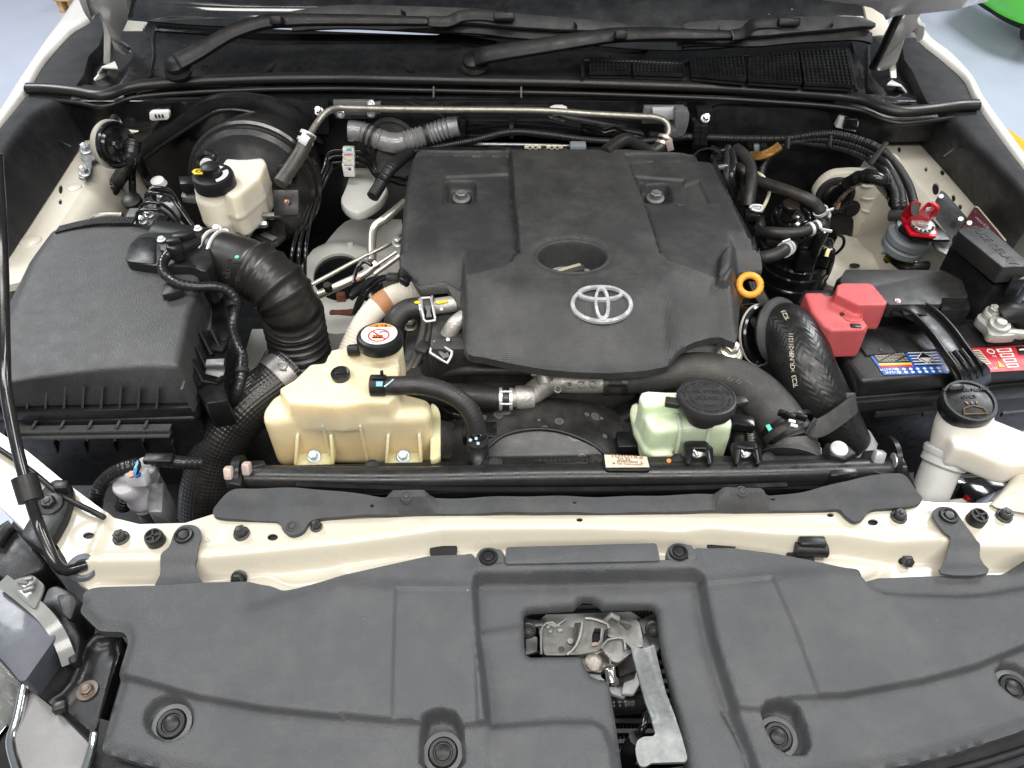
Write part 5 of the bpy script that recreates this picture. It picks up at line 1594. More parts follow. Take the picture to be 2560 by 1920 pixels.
 obj('ban_ring', lathe_bm(ring, M @ TR((0,-.004,0)),36),'print_red', cap)
 box('ban_bar', M @ Vector((0,-.004,.0011)),(.025,.0018,.0004),'print_red', cap, rot=M.to_3x3().to_4x4() @ RZ(-42), bev=0)
 box('battery_sign', M @ Vector((-.001,-.007,.0006)),(.013,.0075,.0005),'label_orange', cap, rot=M.to_3x3().to_4x4(), bev=0)
 box('battery_sign', M @ Vector((-.001,-.0095,.0009)),(.013,.0022,.0003),'label_black', cap, rot=M.to_3x3().to_4x4(), bev=0)
 for i in range(4):
  box('sign_wave', M @ Vector((-.0055 + i * .003,-.0065,.0009)),(.0012,.005,.0003),'label_black', cap, rot=M.to_3x3().to_4x4() @ RZ(18 * (-1) ** i), bev=0)
 tube('sign_arrow', [M @ Vector((.0055 + .0045 * math.cos(a),.0005 + .004 * math.sin(a),.0009)) for a in (math.radians(20 + 28 * i) for i in range(7))],.0008,'print_grey', cap, seg=6, ds=.001)
 bm = bmesh.new()
 bm.faces.new([bm.verts.new(M @ Vector(p)) for p in ((-.0075,.0145,.0009),(-.0025,.0145,.0009),(-.005,.0188,.0009))])
 obj('warning_triangle', bm,'label_black', cap)
 ftext('warning_mark','!', M @ TR((-.005,.016,.001)),.0038,'label_orange', cap, ex=.0001)
 ftext('warning_text','注意', M @ TR((.004,.0165,.0009)),.0045,'label_black', cap, ex=.0001)
 ftext('small_print','DENSO PH', M @ TR((0,-.0205,.0008)),.0026,'print_grey', cap, ex=.0001)
mat('blue_zinc',(.5,.57,.63),.4, metal=.6, bump=.2, var=.1)
coolant_tank()
def coolant_hose():
 t = thing('coolant_hose','matte black coolant hose from the cream tank to the radiator tube','hose', P('M2',1100,880,.05))
 pts = PL('M2', [(800,888,.062),(950,888,.062),(1100,888,.06),(1250,925,.052),(1370,1000,.04),(1430,1100,.022),(1450,1200,.0),(1450,1262,-.012)],0)
 tube('hose', pts,.0122,'hose_rubber', t, seg=22, ds=.004)
 lathe('cuff', [(.0122,-.001),(.014,0),(.014,.018),(.0122,.019)], pts[0],(1,0,0),'rubber', t,28)
 box('clamp_ear', P('M2',866,820,.08),(.004,.004,.012),'black_plastic', t, bev=.001)
 box('clamp_ear', P('M2',845,838,.078),(.018,.006,.003),'black_plastic', t, bev=.001)
 box('paint_mark', P('M2',850,878,.0765),(.008,.006,.0012),'mark_blue', t, rot=RX(35), bev=0)
 ribbon('chalk_mark', PL('M2', [(880,895,.0745),(915,868,.0748),(940,845,.0735)],0),.002,.0008,'mark_pale', t)
 d = (pts[-1] - pts[-2]).normalized()
 for s in (.0,.012):
  lathe('spring_clamp', [(.0124,-.0025),(.014,-.002),(.014,.002),(.0124,.0025)], pts[-1] - d * (.004 + s), d,'satin_black', t,28)
 box('clamp_ear', P('M2',1440,1190,.012),(.01,.005,.006),'satin_black', t, rot=RZ(20), bev=.001)
 for x, y in ((1405,1220),(1440,1210),(1452,1240),(1460,1185)):
  box('paint_mark', P('M2', x, y,.012),(.0035,.0035,.0015),'mark_pale', t, rot=RX(45) @ RZ(x), bev=0)
mat('mark_pale',(.45,.62,.68),.5)
coolant_hose()
def brake_servo():
 c = PY('T1',1640,1195,1.27)
 t = thing('brake_servo','glossy black round brake servo drum behind the cream fluid reservoir','brake servo', c)
 ax = Vector((0.03,-1,.12))
 R = .118
 lathe('drum', [(R * .9,-.1),(R,-.03),(R * 1.02,-.012),(R * 1.02,-.004),(R * .985,0),(R * .95,0),(R * .94,.012),(R * .88,.02),(R * .7,.024),(R * .55,.036),(R * .3,.042),(0,.044)], c, ax,'servo_black', t,64, sharp=30)
 for x, y in ((1340,1045),(1840,1130)):
  p = PY('T1', x, y,1.245)
  lathe('stud_boss', [(.02,-.006),(.02,.0),(.016,.003),(.014,.001),(0,.001)], p, ax,'gloss_black', t,24)
  lathe('cover_cap', [(.012,0),(.012,.005),(0,.006)], p + Vector((-.001,-.003,-.002)), ax,'white_plastic', t,20)
 # master cylinder below the reservoir
 m = thing('master_cylinder','small cast aluminium brake master cylinder under the cream reservoir','brake cylinder', P('Z1',1400,950,-.02))
 a, b = P('Z1',1300,1010,-.02), P('Z1',1560,720,-.015)
 d = (b - a).normalized()
 lathe('cylinder', [(0,-.0005),(.003,-.0005),(.0168,.0),(.0185,.003),(.0172,.02),(.0155,.024),(.0155,.13)], a, d,'cast_aluminium', m,28)
 for x, y in ((1430,900),(1520,800)):
  p = P('Z1', x, y,-.015)
  lathe('outlet_port', [(.0095,-.02),(.0095,.014),(.008,.017),(0,.017)], p,(1,-.1,.05),'cast_aluminium', m,18)
  lathe('pipe_nut', [(.0055,.0),(.0068,.003),(.0068,.012),(.005,.015),(0,.015)], p + Vector((.017,-.002,0)),(1,-.1,.05),'zinc', m,6)
 box('hex_bar', P('Z1',1820,795,-.0),(.066,.0098,.0098),'pipe_metal', m, rot=RX(30), bev=.003)
 box('mount_plate', P('Z1',1890,640,.03) ,(.043,.005,.044),'satin_black', m, rot=RX(-40), bev=.001)
 bolt('mount_stud', P('Z1',1900,630,.036),(0,-.7,.7),.0032,.008,'copper_bracket', m)
 plate('lower_bracket', fillet(PL('Z1', [(1440,1030),(1560,1030),(1620,940),(1760,870),(1870,900),(1880,1060),(1760,1170),(1600,1130)],-.045),.006),.006,'dark_iron', m, bev=.0015)
 box('data_plate', P('Z1',1670,1060,-.042),(.032,.012,.0015),'galvanised', m, rot=RZ(-35), bev=.0004)
 bolt('bracket_bolt', P('Z1',1745,1000,-.043),(0,0,1),.0055,.007,'blackened_bolt', m)
 plate('warning_switch', fillet(PL('Z1', [(955,1000),(975,930),(1010,912),(1060,925),(1080,960),(1150,955),(1165,980),(1160,1050),(1140,1062),(975,1060)],.02),.004),.018,'label_white', m, bev=.003)
 bolt('switch_screw', P('Z1',1020,975,.022),(0,-.4,1),.0058,.009,'label_white', m)
mat('servo_black',(.07,.067,.067),.25, metal=.75, var=.12, coat=.2, rvar=.04)
brake_servo()
def brake_reservoir():
 t = thing('brake_reservoir','cream brake fluid reservoir with black screw cap and yellow tab','reservoir', P('Z1',1100,600,0))
 bm = bmesh.new()
 c = P('Z1',980,480,.058)
 r = SZ('Z1',245, c)
 lathe_bm([(r * .8,-.088),(r * .86,-.066),(r * .98,-.055),(r * 1.02,-.05),(r * .98,-.045),(r * 1.0,-.01),(r * .92,.0),(r * .9,.012),(0,.012)], TR(c),32, bm=bm)
 top = PL('Z1', [(1150,40),(1200,34),(1570,44),(1610,80),(1636,130),(1610,175),(1560,300),(1300,520),(1200,560),(1040,480),(1000,260)],.068)
 cc = sum(top, Vector()) / len(top)
 loft_bm([[p + (cc - p) * .06 + Vector((0,0,-.085)) for p in top], [p + (p - cc) * .02 + Vector((0,0,-.035)) for p in top], top], bev=.007, seg=3, bm=bm)
 seam = [p + (p - cc) * .035 + Vector((0,0,-.038)) for p in top]
 loft_bm([[p + Vector((0,0,-.007)) for p in seam], seam], bev=.002, bm=bm)
 o = obj('reservoir_body', bm,'brake_plastic', t,60)
 fuse(o,.0022,5,.5)
 cz = P('Z1',976,330,.082)
 r2 = SZ('Z1',255, cz)
 cap = lathe('cap', [(r2 * .95,-.016),(r2,-.014),(r2,.004),(r2 * .95,.008),(r2 * .8,.0085),(r2 * .78,.007),(r2 * .42,.007),(r2 * .4,.012),(r2 * .44,.014),(r2 * .44,.024),(r2 * .3,.027),(0,.027)], cz,(0,-.06,1),'black_plastic', t,44)
 bm = bmesh.new()
 M = axis_m(cz,(0,-.06,1))
 for a0, a1, mm in ((math.radians(-60), math.radians(35),'label_white'),(math.radians(60), math.radians(125),'label_white')):
  bm = bmesh.new()
  n = 10
  vo = [bm.verts.new(M @ Vector((r2 * .77 * math.cos(a0 + (a1 - a0) * i / n), r2 * .77 * math.sin(a0 + (a1 - a0) * i / n),.0076))) for i in range(n + 1)]
  vi = [bm.verts.new(M @ Vector((r2 * .5 * math.cos(a0 + (a1 - a0) * i / n), r2 * .5 * math.sin(a0 + (a1 - a0) * i / n),.0076))) for i in range(n + 1)]
  for i in range(n):
   bm.faces.new((vo[i], vo[i + 1], vi[i + 1], vi[i]))
  obj('cap_label', bm, mm, cap)
 tab = plate('yellow_tab', PL('Z1', [(700,245),(735,212),(845,208),(862,240),(830,272),(730,275)],.098),.0015,'yellow_paint', cap, bev=.0003)
 p = P('Z1',790,240,.0985)
 obj('tab_ring', lathe_bm([(.0058,0),(.0058,.0004),(.0036,.0004),(.0036,0),(.0058,0)], TR(p),20, sy=.8),'label_black', tab)
 for i in range(3):
  ribbon('side_mark', [P('Z1',1555 + i * 40,400 - i * 45,.0), P('Z1',1545 + i * 40,440 - i * 45,-.005)],.003,.002,'brake_plastic', t, spline=False)
 plate('switch_plug', PL('Z1', [(530,300),(720,300),(720,395),(550,400)],.045),.02,'satin_black', t, bev=.002)
 plate('mount_foot', fillet(PL('Z1', [(560,560),(600,440),(740,440),(740,580)],.02),.006),.012,'galvanised', t, bev=.003)
brake_reservoir()
def brake_unit():
 t = thing('brake_pressure_unit','aluminium brake pressure block with bent black pipes behind the air box','brake unit', P('T1',900,1430,-.03))
 plate('block', PL('T1', [(780,1440),(830,1335),(1060,1330),(1100,1400),(1010,1470),(960,1490)],.01),.1,'galvanised', t, bev=.003)
 plate('block', PL('Z1', [(20,700),(230,690),(280,760),(180,930),(40,900)],.022),.02,'galvanised', t, bev=.002)
 plate('control_box', PL('Z1', [(250,800),(420,785),(480,900),(450,1040),(300,1010),(200,930)],.028),.08,'black_plastic', t, bev=.003)
 for i in range(4):
  box('box_rib', P('Z1',300 + i * 28,840 + (i % 2) * 12,.03),(.004,.016,.004),'satin_black', t, bev=0)
 for i,(x, y) in enumerate(((90,870),(170,790),(200,690),(320,590))):
  bolt('pipe_union', P('Z1', x, y,.026),(0,-.3,1),.006,.01,'zinc', t)
 plate('white_connector', PL('Z1', [(290,560),(480,545),(500,640),(440,700),(300,660)],.03),.03,'grey_plastic', t, bev=.003)
 for i in range(4):
  box('connector_slot', P('Z1',330 + i * 36,575 + 8 * (i % 2),.032),(.004,.02,.002),'label_black', t, bev=0)
 lathe('clear_cap', [(.014,0),(.0125,.01),(.006,.014),(0,.0145)], P('Z1',300,400,.02),(-.1,-.4,1),'white_plastic', t,24, sy=.8)
 paths = [[(20,900,.025),(10,790,.05),(90,730,.058),(280,730,.055),(400,790,.04),(520,900,.02),(640,970,.01)],
   [(80,830,.025),(60,700,.052),(140,640,.062),(290,645,.06),(420,720,.045),(560,880,.02),(680,980,.01)],
   [(165,640,.03),(160,560,.06),(170,515,.068),(300,520,.066),(430,570,.05),(560,730,.03),(720,950,.01)],
   [(110,660,.03),(120,560,.06),(200,455,.072),(330,452,.07),(450,500,.055),(560,680,.03),(740,960,.01)]]
 for p in paths:
  tube('brake_pipe', PL('Z1', p,0),.0031,'pipe_black', t, seg=10, ds=.004)
 tube('feed_pipe', PL('T1', [(540,1480),(580,1420),(650,1388),(790,1385)],.0),.006,'pipe_metal', t)
 # right hand pipe bundle by the engine
 q = thing('brake_pipes','black brake pipes running down from a clip beside the engine cover','pipes', P('T2',60,1000,.0))
 yb = 1.36
 for i, y in enumerate((968,1004,1042)):
  pts = [PY('T2',250 - i * 8,1120 + i * 20, yb - .12), PY('T2',180 - i * 4, y + 20, yb - .02), PY('T2',60, y, yb - .01), PY('T1',2120, y + 10, yb - .01), PY('T1',2080 + i * 25,1080, yb - .03), PY('T1',1990 + i * 20,1300, yb - .1), P('T1',1890 + i * 40,1560,-.03), P('T1',1860 + i * 50,1800,-.08)]
  tube('pipe', pts,.0031,'pipe_black', q, seg=10)
 tube('pipe', [PY('T2',300,1135, yb - .1), PY('T2',360,1140, yb - .08), PY('T2',420,1150, yb - .07)],.0028,'pipe_black', q)
 tube('pipe', [PY('T2',300,1155, yb - .1), PY('T2',360,1180, yb - .08), PY('T2',420,1190, yb - .07)],.0028,'pipe_black', q)
 for i,(y, m) in enumerate(((970,'label_white'),(1000,'label_white'),(1036,'label_white'),(1085,'label_white'))):
  pp = PY('T2',58, y, yb - .022)
  box('pipe_clip', pp,(.022,.014,.015 if i < 3 else .028), m, q, bev=.002)
  box('clip_mark', pp + Vector((.002,-.0075,.007)),(.009,.001,.004),('mark_green','pink_mark','pale_yellow','grey_plastic')[i], q, bev=0)
 lathe('clip_hole', [(.0028,0),(0,.0004)], PY('T2',62,1088, yb - .0295),(0,-1,0),'label_black', q,10)
mat('pink_mark',(.75,.3,.55),.5)
mat('pipe_black',(.012,.012,.013),.14, coat=.5, var=.1)
brake_unit()
mat('pale_rivet2',(.36,.34,.29),.45, var=.15, dust=.2)
def horn():
 c = PY('T1',735,930,1.22)
 t = thing('horn','black disc horn on a bracket at the left wing panel','horn', c)
 ax = Vector((.93,-.34,.1))
 lathe('horn_rim', [(.025,-.02),(.038,-.013),(.041,-.008),(.041,-.002),(.038,.001)], c, ax,'pale_rivet2', t,40)
 lathe('horn_disc', [(.039,-.004),(.039,.005),(.036,.007),(.031,.004),(.028,.008),(.02,.004),(.01,.006),(.008,.01),(0,.011)], c, ax,'gloss_black', t,40)
 p = P('T1',560,985,.03)
 plate('horn_bracket', fillet(PL('T1', [(520,950),(600,915),(660,960),(640,1010),(590,1030),(590,1080),(545,1150),(500,1140),(520,1080),(545,1040),(520,1010)],.035),.006),.005,'galvanised', t, bev=.001)
 bolt('bracket_bolt', p + Vector((0,0,.006)),(.2,-.3,1),.0085,.014,'zinc', t)
 bolt('bracket_bolt', P('T1',545,1110,.037),(.2,-.3,1),.008,.013,'zinc', t)
horn()
def left_harness():
 t = thing('wiring_trunk','black taped wiring trunk dropping behind the horn','wiring', P('T1',750,1150,0))
 yb = 1.25
 tube('trunk', [PY('T1',860,900, yb), PY('T1',830,1040, yb - .02), P('T1',760,1160,.0), P('T1',690,1260,-.02), P('T1',610,1360,-.04), P('T1',560,1500,-.05)],.0125,'tape_black', t, rf=corrug(.007,.05), ds=.002, seg=18)
 tube('trunk', [PY('T1',850,960, yb), P('T1',850,1150,.0), P('T1',855,1300,-.02)],.0065,'tape_black', t)
 tube('trunk', [PY('T1',880,1000, yb), P('T1',930,1120,.0), P('T1',985,1215,-.01)],.0085,'rubber', t)
 lathe('grommet', [(.016,0),(.0175,.003),(.0175,.012),(.013,.015),(0,.015)], P('T1',860,1310,-.02),(0,-.3,1),'rubber', t)
 vplate('harness_bracket','T1', [(870,1000),(905,1020),(895,1050),(855,1035)], yb - .03,.01,'gloss_black', t)
 tube('branch', [PY('T1',740,760,1.3), PY('T1',720,820,1.27), PY('T1',760,880,1.25), PY('T1',830,960,1.25)],.008,'tape_black', t)
 for i in range(4):
  a = random.random
  tube('wire', [P('T1',580 + i * 20,1330,-.04), P('T1',600 + i * 30,1420,-.05), P('T1',640 + i * 20,1450 + i * 10,-.06)],.003,'pipe_black', t, seg=6)
 plate('wing_gusset', PYL('T1', [(700,790),(760,770),(800,840),(890,850),(830,868),(760,850)],1.33),.008,'cream_inner', t, ext=Vector((0,1,0)))
left_harness()
def pressure_switch():
 t = thing('pressure_switch','pale grey pressure switch and capped port on the air conditioning pipe','switch', P('M1',880,1560,-.1))
 b = P('M1',880,1620,-.07)
 ax = Vector((-.05,-.25,1))
 o = b
 lathe('port_body', [(.0145,-.06),(.0145,-.016),(.017,-.012),(.017,-.005),(.0135,0),(.0135,.016)], o + Vector((.004,0,-.01)), ax,'galvanised', t,28)
 lathe('switch_body', [(.0175,0),(.0185,.003),(.0185,.007),(.016,.011),(.015,.03),(.016,.034),(.016,.05),(.014,.053),(0,.053)], P('M1',875,1585,-.065), ax,'switch_grey', t,28)
 p = P('M1',838,1440,.0)
 box('connector', p + Vector((0,0,-.002)),(.025,.016,.02),'switch_grey', t, rot=RX(-15), bev=.003)
 for dx, m in ((-16,'copper_bracket'),(18,'label_blue')):
  lathe('wire_seal', [(.0042,0),(.0042,.003),(0,.003)], P('M1',822 + dx,1432,.013), ax, m, t,14)
 for dx in (-40,42):
  box('red_lock', P('M1',838 + dx,1468,-.006),(.004,.006,.006),'red_plastic', t, bev=.001)
 lathe('port_cap', [(.0125,0),(.0135,.002),(.0135,.016),(.0118,.018),(0,.018)], P('M1',905,1415,-.02),(.12,-.2,1),'cap_grey', t,32)
 lathe('port_thread', [(.0108,-.03),(.0108,.0)], P('M1',920,1445,-.03),(.12,-.2,1),'zinc', t,24)
 plate('port_block', PL('M1', [(890,1470),(970,1430),(1000,1480),(990,1660),(900,1660)],-.045),.06,'galvanised', t, bev=.004)
 for i, m in enumerate(('mark_blue','mark_blue','label_black')):
  tube('wire', PL('M1', [(820 + i * 6,1430,.014),(826 + i * 7,1395,.025),(840 + i * 5,1365,.022),(838,1345,.01)],0),.0022, m, t, seg=6)
 tube('wire_sleeve', PL('M1', [(845,1365,.012),(760,1390,.01),(680,1430,0),(620,1490,-.015),(590,1560,-.03),(580,1630,-.05)],0),.0085,'tape_black', t, rf=corrug(.005,.07), ds=.0015, seg=14)
 tube('cross_sleeve', PL('M1', [(930,1338,.0),(1040,1350,-.005),(1120,1358,-.01),(1220,1362,-.02)],0),.0085,'tape_black', t, rf=corrug(.006,.05), ds=.002)
 box('sleeve_clip', P('M1',970,1335,.008),(.036,.014,.008),'satin_black', t, bev=.002)
 tube('hose_drop', PL('M1', [(770,1560,-.08),(745,1640,-.1)],0),.009,'conduit', t, rf=corrug(.005,.1), ds=.001)
mat('switch_grey',(.55,.54,.58),.4, var=.05, bump=.1)
mat('cap_grey',(.42,.43,.42),.5, var=.06, bump=.2)
pressure_switch()
# ================================================================== the engine in the middle
def engine_block():
 t = thing('engine_block','dark grimy engine body hidden under the plastic engine cover','engine',(0.05,1.0,-.2))
 box('block',(.06,1.0,-.16),(.46,.44,.22),'dark_iron', t, bev=.02)
 box('head',(.06,1.0,-.02),(.36,.4,.08),'dark_iron', t, bev=.015)
 random.seed(12)
 for i in range(16):
  x = -.2 + random.random() * .5
  y = .72 + random.random() * .1
  box('casting_boss',(x, y,-.1 - random.random() * .12),(.02 + random.random() * .05,.05,.02 + random.random() * .04),'dark_iron' if i % 3 else 'cast_dark', t, rot=RZ(random.uniform(-20,20)), bev=.005)
 for k, x, y, z in (('M2',1345,665,-.02),('M2',1240,555,-.02),('M2',1350,900,-.08),('M2',1040,520,-.05)):
  bolt('block_bolt', P(k, x, y, z),(0,-.3,1),.009,.014,'pipe_metal', t)
 box('bolt_boss', P('M2',1320,700,-.04),(.06,.05,.04),'cast_dark', t, bev=.01)
 box('bolt_boss', P('M2',1240,600,-.045),(.04,.05,.05),'cast_dark', t, bev=.01)
 plate('belt_guard', PL('M2', [(1230,790),(1840,800),(1840,900),(1240,900)],-.07),.03,'dark_iron', t, bev=.006)
 # auxiliary castings below the cover on the right
 lathe('alternator_end', [(.05,0),(.05,.05),(.03,.06),(0,.06)], P('M3',570,970,-.13),(0,-.6,.8),'dark_iron', t)
 box('casting_boss', P('M3',650,990,-.1),(.06,.05,.05),'cast_dark', t, rot=RZ(20), bev=.01)
 tube('bracket_arm', PL('M3', [(830,1080,-.08),(960,1010,-.06),(1000,960,-.05)],0),.016,'satin_black', t, squash=(.5,1))
 lathe('cast_elbow', [(.032,0),(.034,.02),(.03,.05),(0,.05)], P('M3',1270,660,-.03),(.2,-.6,.6),'cast_dark', t)
 box('cast_elbow', P('M3',1370,640,-.02),(.06,.05,.04),'cast_dark', t, rot=RZ(-25), bev=.012)
mat('cast_dark',(.18,.175,.17),.5, metal=.5, bump=.6, bscale=180, var=.3, dust=.15)
engine_block()
def engine_cover():
 t = thing('engine_cover','large matt black engine cover with a silver oval emblem','engine cover', P('F',1250,600,.02))
 zr, zc = .095,.085
 O = [('F',893,332,.09),('F',910,329,.094),('F',1050,330,.095),('F',1200,325,.096),('F',1350,325,.096),('F',1480,333,.095),('F',1545,342,.09),
  ('F',1600,465,.085),('F',1646,572,.075),('F',1646,585,.072),('M3',1700,192,.07),('M3',1600,215,.068),('M3',1530,232,.066),('M3',1500,262,.064),
  ('M3',1560,300,.055),('M3',1588,345,.048),('M3',1583,420,.04),('M3',1572,590,.03),('M3',1556,628,.028),('M3',1520,615,.03),('M3',1465,592,.034),('M3',1400,598,.034),
  ('M3',1310,622,.034),('M3',1230,660,.034),('M3',1185,710,.034),('M3',1140,772,.034),('M3',1000,798,.034),('M3',800,812,.034),('M3',600,808,.034),('M3',400,790,.034),('M3',200,755,.034),('M3',20,716,.036),
  ('M2',1420,708,.036),('M2',1385,694,.037),('M2',1365,660,.04),('M2',1358,560,.045),('M2',1345,450,.05),('M2',1322,380,.058),('M2',1262,285,.066),('M2',1190,292,.066),('M2',1096,303,.066),
  ('M2',1060,250,.07),('M2',1020,195,.074),('M2',980,186,.078),('M2',972,160,.08),('F',862,560,.084),('F',872,450,.087),('F',882,380,.089)]
 out = Line([P(*o) for o in O]); out.src = [o[:3] for o in O]
 # front edge: everything near it rolls down to it
 ei = [i for i, o in enumerate(O) if o[0] in ('M3','M2') and o[3] <= .05]
 fr = {}
 def front():
  e = sorted((out[i].x, out[i].y) for i in ei)
  fr['x'], fr['y'] = [q[0] for q in e], [q[1] for q in e]
 front()
 yf = lambda X: np.interp(X, fr['x'], fr['y'])
 lw = LN('T2', [(480,990),(1090,990),(1104,1060),(1118,1300),(1142,1480),(1150,1646)],.09) + LN('M3', [(232,40),(215,110),(185,150),(140,172),(0,212)],.085) + LN('M2', [(1380,228),(1250,262),(1100,288),(1062,236),(985,170),(970,150)],.082) + LN('F', [(855,560),(870,400),(885,325)],.09)
 rw = LN('T2', [(1835,1015),(1880,1120),(1960,1330),(2060,1646)],.09) + LN('M3', [(1075,30),(1110,90),(1150,140),(1280,180),(1465,205),(1470,240),(1560,240),(1760,190),(1740,60)],.08) + LN('T3', [(520,1590),(330,1230),(205,1010),(0,1010)],.09)
 rstep = LN('C', [(1070,515),(1078,440),(1092,415),(1120,404),(1240,395),(1250,500),(1140,500),(1098,525)],.082)
 strip_l = LN('M3', [(225,60),(212,130),(160,168),(0,215)],.085)
 lpk0 = (LN('T2', [(688,1165),(868,1165),(872,1302),(690,1300)],.09))
 rpk0 = (LN('T2', [(1925,1182),(2105,1180),(2135,1312),(1955,1308)],.09))
 lsq = LN('T2', [(664,1160),(680,1140),(1095,1132),(1116,1300),(1000,1330),(664,1310)],.09)
 rsq = LN('T2', [(1890,1140),(2212,1160),(2212,1330),(1990,1325)],.09) + LN('T3', [(120,1165),(190,1310),(0,1330)],.09)
 lpk, rpk = [], []
 lpk[:], rpk[:] = fillet(lpk0,.012), fillet(rpk0,.012)
 hole_c = P('M3',562,98,.085)
 hx, hy = SZ('M3',218, hole_c), SZ('M3',118, hole_c) * 1.35
 hole = [Vector((hole_c.x + hx * math.cos(a), hole_c.y + hy * math.sin(a),0)) for a in (i * math.pi / 20 for i in range(40))]
 holi = [Vector((hole_c.x + (p.x - hole_c.x) * .62 , hole_c.y - .008 + (p.y - hole_c.y) * .55,0)) for p in hole]
 yr = out[2].y
 ygate = P('M3',700,470,.08).y
 def base(X, Y):
  z = .092 - .012 * np.clip((yr - Y) / (yr - ygate),0,1)
  d = np.clip((Y - yf(X)),0,1)
  z = np.minimum(z,.034 + 0 * X + (z - .034) * sm(np.clip(d / .12 + .02,0,1)) ** .8)
  return z
 def zf(X, Y):
  z = base(X, Y)
  cx = P('T2',1480,1200,.09).x
  wing = np.maximum(inside(lw,.006)(X, Y), inside(rw,.006)(X, Y))
  z = z + .004 - .013 * wing
  for w_ in (lw, rw):
   z = z - .0035 * np.exp(-((sdf(w_, X, Y) + .003) / .0022) ** 2)
  z = z + .010 * inside(rstep,.006)(X, Y) * 1.2
  z = z - .004 * inside(lsq,.005)(X, Y) - .004 * inside(rsq,.005)(X, Y)
  z = z - .018 * inside(lpk,.009)(X, Y) - .018 * inside(rpk,.009)(X, Y)
  q = np.hypot((X - hole_c.x) / hx,(Y - hole_c.y) / hy)
  z = z - .056 * (1 - sm((q - .6) / .42)) - .003 * np.exp(-((q - 1.08) / .1) ** 2)
  # softly rounded outer edge at the sides and rear
  e = -sdf(out, X, Y)
  z = z - .008 * (1 - sm(e / .012)) * (Y > yf(X) + .1)
  # scoop in front of the emblem
  z = z - .006 * np.exp(-(((X - ecx.x) / .15) ** 2 + ((Y - ecx.y + .06) / .03) ** 2))
  return z
 ecx = P('M3',742,395,.084)
 for _ in range(8):
  for f in (out, lw, rw, rstep, lpk0, rpk0, lsq, rsq):
   f.settle(zf,.5)
  lpk[:], rpk[:] = fillet(lpk0,.012), fillet(rpk0,.012)
  front()
 flat = [Vector((p.x, p.y,0)) for p in out]
 cov = sheet('cover_skin', flat, zf,.0042,'cover_weave', t, [holi], skirt=.012, sharp=70, feat=[lw, rw, lpk, rpk, lsq, rsq, rstep, hole], fine=.0016)
 cov.data.materials.append(MAT['cover_plastic'])
 me = cov.data
 n = len(me.polygons)
 c = np.empty(n * 3); me.polygons.foreach_get('center', c); c = c.reshape(-1,3)
 w = np.minimum(sdf(lw, c[:,0], c[:,1]), sdf(rw, c[:,0], c[:,1]))
 q = np.hypot((c[:,0] - hole_c.x) / hx,(c[:,1] - hole_c.y) / hy)
 me.polygons.foreach_set('material_index',((w < .004) | (q < 1)).astype(int).tolist())
 zat = lambda x, y: float(zf(np.array([x]), np.array([y]))[0])
 # fixing nuts in their pockets
 for x, y in ((780,1250),(2030,1262)):
  p = P('T2', x, y,.07)
  lathe('nut_seat', [(.017,0),(.0165,.004),(.012,.0045),(0,.0045)], Vector((p.x, p.y, zat(p.x, p.y))),(0,-.1,1),'rubber', t)
  bolt('cover_nut', Vector((p.x, p.y, zat(p.x, p.y) + .004)),(0,-.1,1),.0098,.013,'galvanised', t, spin=10, fl=1.5)
 # emblem: three interlocked ovals, rings with bevelled faces
 e1 = P('M3',744,396,.08)
 ez = zat(e1.x, e1.y)
 e1 = P('M3',744,396, ez)
 e1 = P('M3',744,396, zat(e1.x, e1.y))
 sl = (zat(e1.x, e1.y + .02) - zat(e1.x, e1.y - .02)) / .04
 ux = SZ('M3',1, e1)
 uy = ux * 1.42
 def oval(name, cx, cy, ax_, by, ix, iy, dcx=0, dcy=0, h=.0026, cut=None):
  n = 56
  bm = bmesh.new()
  def pt(x, y, z):
   X = e1.x + (x - 744) * ux
   Y = e1.y - (y - 396) * uy
   return Vector((X, Y, max(zat(X, Y), e1.z + sl * (Y - e1.y)) + z))
  A, B, Ci, D = [], [], [], []
  for i in range(n):
   a = 2 * math.pi * i / n
   ca, sa = math.cos(a), math.sin(a)
   xo, yo = cx + ax_ * ca, cy + by * sa
   xi, yi = cx + dcx + ix * ca, cy + dcy + iy * sa
   A.append(bm.verts.new(pt(xo, yo,0))); B.append(bm.verts.new(pt(xo + (xi - xo) * .15, yo + (yi - yo) * .15, h)))
   Ci.append(bm.verts.new(pt(xi + (xo - xi) * .15, yi + (yo - yi) * .15, h))); D.append(bm.verts.new(pt(xi, yi,0)))
  for i in range(n):
   j = (i + 1) % n
   for U, W in ((A, B),(B, Ci),(Ci, D),(D, A)):
    bm.faces.new((U[i], U[j], W[j], W[i]))
  return obj(name, bm,'emblem_silver', em,45)
 em = thing('emblem','silver three-oval emblem in relief on the black engine cover','emblem', e1)
 oval('outer_oval',742,396,193,88,163,71,0,-3)
 oval('cross_oval',736,346,145,38,114,21,2,-1, h=.003)
 oval('upright_oval',745,396,50,84,25,60,-2,-4, h=.0034)
 # oil filler cap down in the bowl, with its collar
 fc = thing('oil_filler_cap','black oil filler cap with worn top inside the cover bowl','cap', P('M3',560,190,.04))
 p = P('M3',555,180,.048)
 plate('cap_grip', fillet(PL('M3', [(455,185),(475,175),(610,138),(635,150),(640,175),(500,205)],.056),.003),.016,'rubber_grey', fc, bev=.002)
 ribbon('worn_mark', PL('M3', [(475,188,.0566),(540,168,.0566),(612,148,.0566)],0),.006,.0006,'print_pale', fc, spline=False)
 lathe('cap_collar', [(.04,-.02),(.04,0),(.036,.006),(.028,.006),(0,.004)], P('M3',560,205,.041),(0,0,1),'cast_aluminium', fc)
 lathe('cap_body', [(.03,-.005),(.03,.008),(0,.008)], P('M3',545,190,.038),(0,0,1),'black_plastic', fc)
engine_cover()
